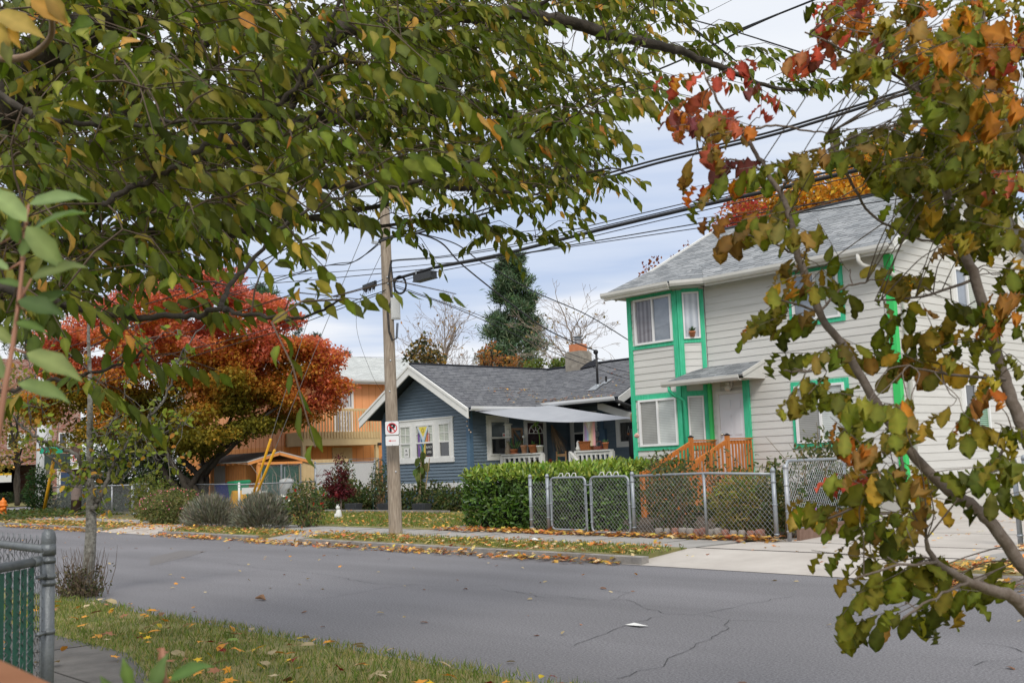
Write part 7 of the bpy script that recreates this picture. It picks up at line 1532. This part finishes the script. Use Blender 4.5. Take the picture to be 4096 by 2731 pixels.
# dark red Japanese maple sapling
JM = thing('red_maple_sapling', 'small dark red laceleaf maple sapling in front of the white slat fence', 'sapling', (-31.3, 20.2, .15)); b = MB(); j0 = V(-31.3, 20.2, .15); P, A = [], []
for k, (dx, dz) in enumerate(((-.9, 1.2), (-.55, 1.75), (-.15, 1.75), (.05, 2.3), (.35, 1.5), (.75, .95), (-.35, .9), (.5, .8), (-.7, .75))):
    e_ = j0+side*dx*.62+V(0, 0, dz*.76)+rng.normal(0, .08, 3); c = limb(b, [j0, j0+V(0, 0, .5), (j0+V(0, 0, .4)+e_)/2+V(0, 0, .1), e_], .018, .004, 5)
    for q in c[7:]:
        for m in range(16): P.append(q+rng.normal(0, .09, 3)); A.append(unit(rng.normal(0, 1, 3)+V(0, 0, -.3)))
b.build('stem', bark_brown, JM); n = len(P); leaves('foliage', P, A, rdir(n)+[0, 0, 1], rng.uniform(.08, .15, n), .045, pick([(.13, .022, .03), (.20, .035, .045), (.08, .018, .022)], n), T_DIAM, leaf_m, JM)
b = MB(); b.lathe(j0+V(-.05, -.1, .45), [(.10, 0), (.13, .22), (.001, .22)], 10); tag(b.build('red_glazed_pot', mat('red_glaze', (.20, .012, .02), .2, coat=.6), None, True), 'small dark red glazed pot hung on the maple sapling stem', 'pot')
# bed planting before the blue house
BED = [(.05, .085, .03), (.08, .12, .04), (.12, .15, .05), (.16, .14, .06), (.035, .055, .02)]
for k, (x, y, rx, rz_, lab) in enumerate(((-33.0, 20.8, .75, .55, 'leafy plant mound behind the trough planter at the trellis'), (-32.0, 21.3, .7, .65, 'broad leaved plant mound at the left corner of the blue house'), (-30.9, 20.9, .5, .45, 'bushy plant mound left of the red lantern'), (-28.6, 21.0, .75, .50, 'brown green plant mound under the drooping sunflower'), (-27.5, 21.1, .8, .60, 'green plant mound between sunflower and laurel hedge'), (-26.2, 20.9, .7, .5, 'plant mound beside the laurel hedge foot'), (-34.3, 22.2, .7, .8, 'tall green plant mound before the white slat fence'))):
    shrub('bed_plant', lab, 'plant', (x, y, .15+rz_*.55), (rx, .5, rz_), 900, .12, BED, wid=.55, stems=6, hollow=.15)
t_ = shrub('climbing_rose', 'thin climbing rose on the wire obelisk before the front windows', 'rose bush', (-30.0, 20.9, .95), (.42, .38, .72), 900, .085, ROSE+[(.12, .15, .05)], stems=14, wid=.6, hollow=.05)
t_ = shrub('climbing_rose', 'straggly climbing plant in front of the white slat fence', 'plant', (-35.9, 23.3, 1.05), (.7, .4, .85), 900, .10, BED, stems=14, hollow=.1)
SF = thing('drooping_sunflower', 'withered sunflower with drooping leaves before the right front window', 'plant', (-27.75, 21.0, .16)); b = MB(); s0 = V(-27.85, 20.9, .16)
limb(b, [s0, s0+V(.05, 0, .9), s0+V(.12, 0, 1.75), s0+V(.06, 0, 2.0)], .025, .012, 6); limb(b, [s0+V(.1, 0, 0), s0+V(.25, .05, .7), s0+V(.42, .1, 1.6)], .022, .016, 6); limb(b, [s0+V(-.25, 0, 0), s0+V(-.05, 0, .5), s0+V(.06, 0, .8)], .03, .02, 5); b.build('stem', mat('dead_stem', (.26, .19, .11), .9, c2=(.36, .28, .17), vs=10), SF)
n = 22; P = s0+V(.08, 0, 0)+np.stack([rng.normal(0, .09, n), rng.normal(0, .07, n), rng.uniform(.9, 1.85, n)], 1); A = rdir(n)*.35; A[:, 2] = -1; leaves('foliage', P, A, rdir(n)-CF, rng.uniform(.25, .42, n), .20, pick([(.11, .15, .04), (.16, .18, .05), (.08, .10, .03)], n), T_OVAL, leaf_m, SF)

# dark shrubs and ivy behind the left fence
for c, r, n, lab in (((-52.2, 20.2, 1.6), (1.6, 1.2, 1.5), 2600, 'tall dark evergreen shrub behind the old fence end'), ((-48.8, 20.3, 1.7), (1.9, 1.3, 1.7), 3200, 'big rhododendron mass behind the old fence'), ((-45.9, 20.6, 1.3), (1.7, 1.2, 1.3), 2400, 'rhododendron under the maple beside the narrow gate')):
    shrub('evergreen_shrub', lab, 'shrub', c, r, n, .22, [(.035, .075, .022), (.055, .10, .03), (.08, .13, .035), (.022, .042, .014)], wid=.42, m=leaf_thick, hollow=.35)
shrub('wild_shrub', 'loose yellow green shrub by the narrow gate, beside the salvia', 'shrub', (-36.6, 16.0, .8), (1.2, .8, .85), 1500, .13, [(.14, .17, .04), (.20, .20, .06), (.10, .12, .03)], hollow=.2)
shrub('columnar_shrub', 'narrow cone shaped conifer beside the yellow guard at the corner', 'shrub', (-51.9, 17.3, 1.1), (.65, .6, 1.15), 1500, .16, [(.025, .06, .02), (.04, .08, .025)], wid=.4, hollow=.3)
n = 5200; x = rng.uniform(-52, -41, n); y = np.array([rng.uniform(kb(q)+.3, yl(q)-.1) for q in x]); keep = rng.random(n) < np.clip((-41.0-x)/6, .15, 1); x, y = x[keep], y[keep]; n = len(x)
iv = leaves('verge_ivy', np.stack([x, y, rng.uniform(.12, .32, n)], 1), rdir(n)*[1, 1, .4], rdir(n)*.5+[0, 0, 1], rng.uniform(.10, .2, n), .11, pick([(.07, .11, .035), (.10, .14, .05), (.05, .08, .025), (.16, .14, .05)], n), T_OVAL, leaf_m); tag(iv, 'rough ivy and weeds covering the verge under the brown pole', 'ground cover', kind='stuff')
n = 2600; x = rng.uniform(-54, -46, n); y = np.array([yl(q)+.2 for q in x])+rng.random(n)*1.4; iv = leaves('fence_ivy', np.stack([x, y, .15+rng.random(n)**1.6*.8], 1), rdir(n)*[1, 1, .5], rdir(n)*.5+[0, -.6, .8], rng.uniform(.10, .18, n), .11, pick([(.05, .10, .045), (.08, .13, .06), (.035, .065, .03)], n), T_OVAL, leaf_m); tag(iv, 'low ivy behind the old chain link fence', 'ground cover', kind='stuff')

# ------------------------------------------------------------------ trees behind the houses
def baretree(name, label, base, h, spread, seed, leafc=None, r0=.22, lean=0):
    t_ = thing(name, label, 'tree', base); rs = np.random.default_rng(seed); b = MB(); tips = []
    def grow(p, d, ln, r, lev):
        q = p+d*ln; m = (p+q)/2+rs.normal(0, ln*.05, 3); r = max(r, .010); b.tube([p, m, q], [r, r*.85, max(.009, r*.66)], 6 if lev < 2 else 3, cap=False)
        if lev >= 7: tips.append(q); return
        k = 3 if lev < 4 else 2
        for j in range(k):
            a = unit(np.cross(d, rs.normal(0, 1, 3))); th = rs.uniform(.35, .85)*spread*(1.15 if j else .45); nd = unit(d*math.cos(th)+a*math.sin(th)+V(0, 0, .03)); grow(q if j < 2 else m, nd, ln*rs.uniform(.64, .86), r*(.68 if j == 0 else .5), lev+1)
    base = V(base); p1 = base+V(0, 0, h*.30); b.tube([base, p1], [r0*1.2, r0], 8); grow(p1, unit(V(rs.normal(0, .05), rs.normal(0, .05), 1)), h*.20, r0*.9, 0)
    b.build('trunk', mat('pale_bare_bark', (.30, .24, .19), .9, c2=(.22, .17, .135), vs=3), t_); tips = np.array(tips)
    if leafc:
        i = rs.choice(len(tips), int(len(tips)*.10)); n = len(i); leaves('last_leaves', tips[i], rdir(n)-[0, 0, .4], rdir(n), rng.uniform(.12, .24, n), .14, pick(leafc, n), T_DIAM, leaf_dry, t_)
def ground_pt(x, D, z=.1): p = V(at(x, 1060, D=D)); p[2] = z; return p
baretree('bare_tree', 'pale leafless tree behind the blue roof left of the conifer', ground_pt(1022, 62), 11.4, 1.0, 3, [(.30, .18, .06), (.36, .22, .08)], .20)
baretree('bare_tree', 'pale leafless tree standing behind the brick chimney', ground_pt(1350, 60), 11.2, 1.1, 11, [(.20, .17, .07), (.28, .20, .08)], .18)
baretree('bare_tree', 'thin leafless tree directly left of the conifer', ground_pt(1078, 66), 8.6, .9, 21, [(.34, .17, .05)], .14)
def conifer(name, label, base, h, rw, n, cols, tuft=.42, top=.12, m=None, seed=0, twin=False):
    t_ = thing(name, label, 'tree', base); base = V(base); b = MB(); b.tube([base, base+V(0, 0, h*.96)], [rw*.09, .03], 8); P, A = [], []
    nb = int(h*5.5)
    for k in range(nb):
        z = h*(.06+.94*((k+rng.random())/nb)**.92); f_ = 1-(z/h); rr = rw*(top+(1-top)*f_**.66)*rng.uniform(.70, 1.15); a = rng.uniform(0, 6.28); d = V(math.cos(a), math.sin(a), rng.uniform(-.05, .45)); s = base+V(0, 0, z)
        if twin and z > h*.90: s = s+side*(.42 if k % 2 else -.45); rr *= .85
        e_ = s+d*rr; b.tube([s, (s+e_)/2-V(0, 0, .04*rr), e_], [.05, .035, .012], 3, cap=False)
        m_ = max(6, int(n/nb)); t0 = .30+.76*rng.random(m_)**.7; P.append(s+d*rr*t0[:, None]+rng.normal(0, .11*rr+.12, (m_, 3))*[1, 1, .7]); q = rdir(m_)+d*.5+[0, 0, .45]; A.append(q)
    b.build('trunk', mat('conifer_bark', (.07, .055, .045), .9), t_); P, A = np.concatenate(P), np.concatenate(A); n = len(P); S = tuft*rng.uniform(.5, 1.2, n); leaves('crown', P, A, rdir(n), S, S*.15, pick(cols, n, None, .25), T_DIAM, m or needle_m, t_)
PINE = [(.085, .145, .075), (.12, .185, .095), (.055, .095, .05), (.16, .215, .12)]
conifer('pine_tree', 'tall dark green pine with twin tops behind the blue roof', ground_pt(1190, 78), 16.6, 3.5, 52000, PINE, .50, .02, twin=True)
conifer('fir_tree', 'bluish dark fir peeping over the maple beside the cherry foliage', ground_pt(610, 70), 13.4, 2.1, 12000, PINE, .5)
conifer('fir_tree', 'very tall dark fir behind the cherry foliage at far left', ground_pt(60, 112), 36.0, 6.0, 16000, [(.035, .065, .04), (.05, .085, .05)], .6)
conifer('fir_tree', 'tall spreading dark fir glimpsed through the cherry at centre left', ground_pt(385, 76), 17.5, 4.2, 16000, [(.04, .07, .045), (.06, .09, .055)], .55)
conifer('fir_tree', 'small distant fir, taller one above the orange house roof', ground_pt(728, 120), 16.5, 2.3, 4500, [(.06, .10, .08), (.08, .12, .09)], .7)
conifer('fir_tree', 'tiny distant fir nearest the utility pole above the roof', ground_pt(798, 125), 15.0, 1.5, 2600, [(.06, .10, .08), (.08, .12, .09)], .6)
conifer('fir_tree', 'thin distant fir at the maple edge above the roof', ground_pt(688, 118), 17.0, 1.3, 2600, [(.07, .10, .085)], .6)
conifer('fir_tree', 'lowest distant fir halfway along the orange house roof', ground_pt(765, 125), 13.6, 1.8, 2000, [(.06, .10, .08)], .6)
def broad(name, label, base, h, blobs, per, size, cols, w=None, trunkr=.2, tr=bark_dark):
    t_ = thing(name, label, 'tree', base); base = V(base); b = MB()
    for c, r in blobs[::2]: limb(b, [base, base+V(0, 0, h*.3), (base+V(0, 0, h*.45)+V(c))/2, V(c)], trunkr, .03, 6, .03)
    b.build('trunk', tr, t_, True); clumpcrown('crown', t_, blobs, per, size, cols, w, leaf_red); return t_
OM = [(.66, .33, .03), (.70, .42, .05), (.56, .24, .03), (.42, .32, .05), (.26, .24, .05)]
def bb(L_, D, rs=1.0, dj=1.0): return [(V(at(x, y, D=D+rng.normal(0, dj))), (r*rs, r*rs, r*rs*.8)) for x, y, r in L_]
broad('orange_maple', 'large golden orange maple rising behind the grey shingle roof', ground_pt(1950, 48), 12, bb([(1760, 480, 1.4), (1840, 470, 1.4), (1920, 440, 1.5), (1990, 410, 1.6), (2060, 400, 1.6), (2100, 440, 1.4), (1900, 500, 1.3), (1980, 480, 1.5), (2050, 480, 1.5), (2020, 360, 1.2), (1800, 540, 1.4), (1880, 560, 1.6), (2130, 380, 1.2), (1960, 560, 1.8), (2060, 560, 1.8), (1745, 530, 1.2)], 48, 1.0), 620, .22, OM, [4, 4, 2, 2, 1], .2)
broad('red_maple', 'reddish young maple at the left end of the grey roof', ground_pt(1705, 46), 10, bb([(1700, 460, .7), (1690, 500, .9), (1720, 490, .8), (1672, 530, .8), (1735, 520, .9), (1712, 550, 1.0)], 46), 420, .20, [(.42, .06, .05), (.35, .10, .05), (.5, .2, .04)], None, .1)
broad('plum_tree', 'thin purple red leaved branches showing above the roof corner', ground_pt(1500, 36), 8, bb([(1490, 610, .28), (1506, 590, .22), (1550, 585, .22), (1580, 565, .2), (1530, 610, .3), (1475, 625, .2), (1560, 600, .3), (1600, 590, .35)], 35, 1, .3), 260, .13, [(.14, .035, .05), (.22, .07, .04), (.36, .12, .03)], None, .05, bark_brown)
broad('gold_shrub_tree', 'low tree with gold brown leaves over the blue roof left side', ground_pt(975, 55), 6.5, bb([(950, 815, .6), (965, 800, .6), (985, 810, .7), (960, 830, .7), (995, 825, .6), (975, 785, .5), (1010, 825, .4)], 52, 1, .6), 320, .20, [(.34, .22, .06), (.20, .16, .06), (.08, .08, .04), (.05, .07, .04)], None, .1)
broad('rust_tree', 'rusty orange foliage below the tall pine behind the blue roof', ground_pt(1150, 60), 6.5, bb([(1115, 812, .5), (1135, 825, .5), (1160, 835, .5), (1190, 838, .5), (1110, 832, .5), (1215, 842, .4), (1125, 795, .3), (1180, 822, .35)], 58, 1, .6), 330, .20, [(.36, .17, .05), (.44, .22, .05), (.20, .15, .07), (.26, .12, .06)], None, .1)
broad('green_tree', 'small bright green tree tops behind the blue ridge by the chimney', ground_pt(1260, 56), 6, bb([(1228, 838, .4), (1240, 832, .35), (1275, 838, .4), (1290, 835, .45), (1215, 845, .4), (1300, 842, .4)], 54, 1, .4), 700, .18, [(.15, .20, .04), (.10, .15, .035)], None, .08)
broad('far_yellow_tree', 'yellow green street tree before the brick apartment block', ground_pt(40, 74), 8, bb([(10, 920, 1.6), (60, 940, 1.4), (20, 1000, 1.3), (90, 980, 1.2), (60, 1030, 1.2), (140, 1040, 1.0), (0, 1060, 1.2), (110, 920, 1.2), (40, 870, 1.3), (170, 1020, .8), (110, 1070, .8), (0, 960, 1.3)], 74, 1, 1.), 130, .26, [(.24, .26, .06), (.32, .28, .07), (.15, .18, .05), (.40, .26, .06)], None, .15)
b = MB()
broad('red_tree', 'bright red tree behind the beige house at the right edge', ground_pt(2345, 40), 8, bb([(2345, 780, .9), (2360, 850, .9), (2330, 900, .9), (2350, 920, .9), (2380, 800, 1)], 38), 500, .2, [(.50, .025, .03), (.60, .06, .04)], None, .1)
HH = thing('box_hedge', 'low clipped dark hedge along the brick block forecourt', 'hedge', (-88, 26, .1)); b = MB(); b.box((-88.6, 15, .1), (-87.4, 28.6, .75)); b.build('light_block_core', MATS['hedge_light_block'], HH); n = 3000  # unseen dark core added here too, blocking light through the leaves
P = np.stack([rng.uniform(-88.7, -87.2, n), rng.uniform(15, 28.8, n), rng.uniform(.15, .85, n)], 1); leaves('foliage', P, rdir(n), rdir(n)+[0, 0, 1], .2, .12, pick([(.03, .06, .02), (.05, .085, .03)], n), T_OVAL, leaf_m, HH)
sheet('far_forecourt', [(-92, 10), (-76, 10), (-76, 60), (-92, 60)], .02, lawn_m)

# ------------------------------------------------------------------ grass and fallen leaves
def blades(name, x, y, z, hmin, hmax, w, cols, wgt=None):
    n = len(x); A = np.stack([rng.normal(0, .45, n), rng.normal(0, .45, n), np.ones(n)], 1); o = leaves(name, np.stack([x, y, np.full(n, z) if np.isscalar(z) else z], 1), A, rdir(n), rng.uniform(hmin, hmax, n), w, pick(cols, n, wgt), T_BLADE, leaf_m); return tag(o, kind='stuff')
GR = [(.13, .195, .04), (.17, .235, .05), (.27, .26, .09), (.35, .30, .15), (.09, .14, .03)]
n = 62000; x = -14.5+12.0*rng.random(n)**.9; y = rng.uniform(1.9, 5.05, n); e_ = 4.98+.10*np.array([noise.noise(Vector((q*.9, 0, 0))) for q in x]); mm_ = (y < e_+.03*rng.random(n)) & (y > np.interp(x, [-15, -8.9, -7.9, -6.8, -5.6, -4.6], [3.62, 3.62, 3.36, 2.98, 2.5, 1.9])+rng.normal(0, .04, n)); x, y = x[mm_], y[mm_]
dn = np.array([noise.noise(Vector((a*1.4, c*1.4, 3))) for a, c in zip(x, y)]); k = rng.random(len(x)) < np.clip(.75+dn*.9, .12, 1); x, y = x[k], y[k]
tag(blades('near_grass', x, y, .028, .025, .085, .007, GR), 'short autumn grass on the near verge', 'grass')
n = 26000; x = rng.uniform(-40, -10.4, n); lo = kb(x)+.18; hi = SW0(x)-.03; y = lo+(hi-lo)*rng.random(n); k = ~((x > APR[0][0]) & (x < APR[0][1])) & ~((x > -21.8) & (x < -20)); x, y = x[k], y[k]; dn = np.array([noise.noise(Vector((a*.8, c*1.4, 5))) for a, c in zip(x, y)]); k = rng.random(len(x)) < np.clip(.6+dn, .1, 1)
tag(blades('verge_grass', x[k], y[k], .125, .04, .10, .014, GR), 'worn autumn grass on the far verge', 'grass')
n = 30000; x = rng.uniform(-33.5, -19.1, n); y = rng.uniform(14.8, 19.8, n); dn = np.array([noise.noise(Vector((a*.7, c*1., 9))) for a, c in zip(x, y)]); k = rng.random(n) < np.clip(.6+dn*.9, .1, 1)
tag(blades('front_lawn_grass', x[k], y[k], .136, .04, .11, .016, GR, [3, 4, 2, 1, 2]), 'front lawn grass before the blue bungalow', 'grass')
FALL = [(.60, .27, .05), (.66, .38, .07), (.52, .21, .05), (.62, .42, .15), (.42, .22, .10), (.46, .14, .06), (.66, .48, .27), (.60, .44, .10)]
def litter(name, x, y, z, s0, s1, label, cols=FALL, wgt=None, lift=.02):
    n = len(x); A = rdir(n); A[:, 2] *= .25; o = leaves(name, np.stack([x, y, z+rng.random(n)*lift], 1), A, rdir(n)*.35+[0, 0, 1], rng.uniform(s0, s1, n), rng.uniform(s0, s1, n), pick(cols, n, wgt, .22), T_MAPLE, leaf_dry); return tag(o, label, 'leaf litter', kind='stuff')
n = 2500; x = np.concatenate([rng.uniform(-40, -10.6, n), rng.uniform(-6.2, -2, 700)]); y = kb(x)-.02-.34*rng.random(len(x))**1.7; k = ~((x > APR[0][0]-.3) & (x < APR[0][1]+.3)) | (rng.random(len(x)) < .15)
k &= rng.random(len(x)) < np.clip(.72+1.3*np.array([noise.noise(Vector((a*.55, 0, 0))) for a in x]), .25, 1); litter('kerb_leaf_litter', x[k], y[k], .008, .07, .15, 'drift of orange maple leaves in the gutter along the far kerb', lift=.06)
n = 2000; x = np.concatenate([rng.uniform(-40, -10.5, n), rng.uniform(-6, -1.5, 900)]); y = kb(x)+.02+1.25*rng.random(len(x)); litter('verge_leaf_litter', x, y, .14, .07, .14, 'orange leaves scattered over the far verge', lift=.05)
n = 800; x = np.concatenate([rng.uniform(-18.5, -9.9, n), rng.uniform(-6.2, -3, 400)]); y = fb(x)-.10+rng.normal(0, .10, len(x)); litter('fence_leaf_litter', x, y, .14, .08, .16, 'orange leaves gathered along the foot of the garden fence', lift=.06)
n = 1500; x = rng.uniform(-33, -18.8, n); y = rng.uniform(14.7, 19.8, n); litter('lawn_leaf_litter', x, y, .15, .06, .13, 'orange leaves scattered over the front lawn', lift=.05)
n = 420; x = rng.uniform(-48, -32, n); y = kb(x)+rng.uniform(-.3, 3.4, n); litter('corner_leaf_litter', x, y, .14, .10, .18, 'orange brown leaves round the left driveway and pole', lift=.05)
n = 200; x = rng.uniform(-10.2, -6.4, n); y = rng.uniform(11.6, 22, n); litter('driveway_leaf_litter', x, y, .13, .05, .11, 'few small leaves scattered on the driveway', lift=.01)
n = 380; x = np.concatenate([rng.uniform(-27.3, -26.2, 120), rng.uniform(-26.5, -23.1, 200), rng.uniform(-25.6, -23.5, 60)]); y = np.concatenate([rng.uniform(23.3, 25.3, 120), rng.uniform(24.85, 25.15, 200), rng.uniform(25.1, 27, 60)]); z = np.where(y < 24.84, 3.33+(-26.0-x)*.545*0, 3.47+np.clip(y-24.93, 0, 3)*.515); z[:120] = 3.31+np.clip(-26.0-x[:120], -.1, 2)*.545
k = rng.random(n) < .5; litter('roof_leaf_litter', x[k], y[k], z[k], .06, .12, 'orange leaves caught in the gutters of the dark roof', lift=.02)
# individual fallen leaves near enough to pick out
protos = []
cn = [('yellow', (.62, .42, .03)), ('orange', (.58, .24, .035)), ('brown', (.24, .12, .06)), ('dark red', (.22, .02, .02)), ('pale tan', (.52, .40, .24)), ('green', (.20, .28, .07))]
for nm, c in cn:
    for tpl, sh in ((T_MAPLE, 'lobed'), (T_OVAL, 'oval')):
        protos.append((nm, sh, leaves('fallen_leaf', [(0, 0, 0)], [(1, 0, .04)], [(0, .1, 1)], [.085], [.085 if sh == 'lobed' else .05], pick([c], 1), tpl, leaf_dry)))
used = set()
def fallen(k, x, y, z, place, s):
    nm, sh, o = protos[k]
    if k in used: o = o.copy(); col.objects.link(o)
    used.add(k); o.location = (x, y, z); o.rotation_euler = (rng.normal(0, .25), rng.normal(0, .25), rng.uniform(0, 6.28)); o.scale = (s, s, s)
    tag(o, '%s %s fallen leaf lying on the %s' % (nm, sh, place), 'leaf', 'fallen %s %s leaves on the %s' % (nm, sh, place))
PK = [0, 2, 2, 3, 4, 5, 6, 8, 9, 1, 3, 9, 11]
c_ = 0
while c_ < 230:
    x, y = rng.uniform(-13.4, -4, ), rng.uniform(2.2, 4.95)
    if y < np.interp(x, [-15, -8.9, -7.9, -6.8, -5.6, -4.6], [3.62, 3.62, 3.36, 2.98, 2.5, 1.9]) and rng.random() < .85: continue
    if (V(x, y, 0)-CC)@CF < 2: continue
    fallen(PK[rng.integers(len(PK))], x, y, .075, 'near grass verge', rng.uniform(.8, 1.7)); c_ += 1
RK = [3, 5, 9, 9, 5, 8, 2, 4, 9]
c_ = 0
while c_ < 110:
    x, y = rng.uniform(-30, -2), rng.uniform(5.1, 11.0)
    if abs((V(x, y, 0)-CC)@CR/((V(x, y, 0)-CC)@CF)) > .52: continue
    fallen(RK[rng.integers(len(RK))], x, y, .012, 'grey asphalt road', rng.uniform(.55, 1.15)); c_ += 1
fallen(0, *at(578, 1497, z=.07), 'near grass verge', 2.0)
for nm, sh, o in protos:
    if protos.index((nm, sh, o)) not in used: bpy.data.objects.remove(o)
b = MB(); p = at(1460, 1435, z=.008); b.face([p+V(-.10, -.03, 0), p+V(.09, -.05, .008), p+V(.12, .03, 0), p+V(-.06, .05, .012)]); tag(b.build('paper_scrap', white), 'white paper scrap lying flat on the road', 'litter')
b = MB(); p = at(1212, 1500, z=.15)
p = at(1226, 1242, z=.15); b.face([p+V(-.16, -.06, 0), p+V(.12, -.08, .03), p+V(.15, .06, 0), p+V(-.08, .09, .05)]); tag(b.build('plastic_bag', white), 'crumpled white plastic bag on the far verge', 'litter')
b = MB(); p = at(599, 1376, z=.01); b.tube([p+V(-.12, 0, .01), p+V(0, .02, .03), p+V(.14, -.02, .01)], [.008, .03, .006], 6); tag(b.build('dead_leaf_curl', mat('curled_leaf', (.22, .12, .06), .9)), 'large curled brown leaf lying alone on the road', 'leaf')
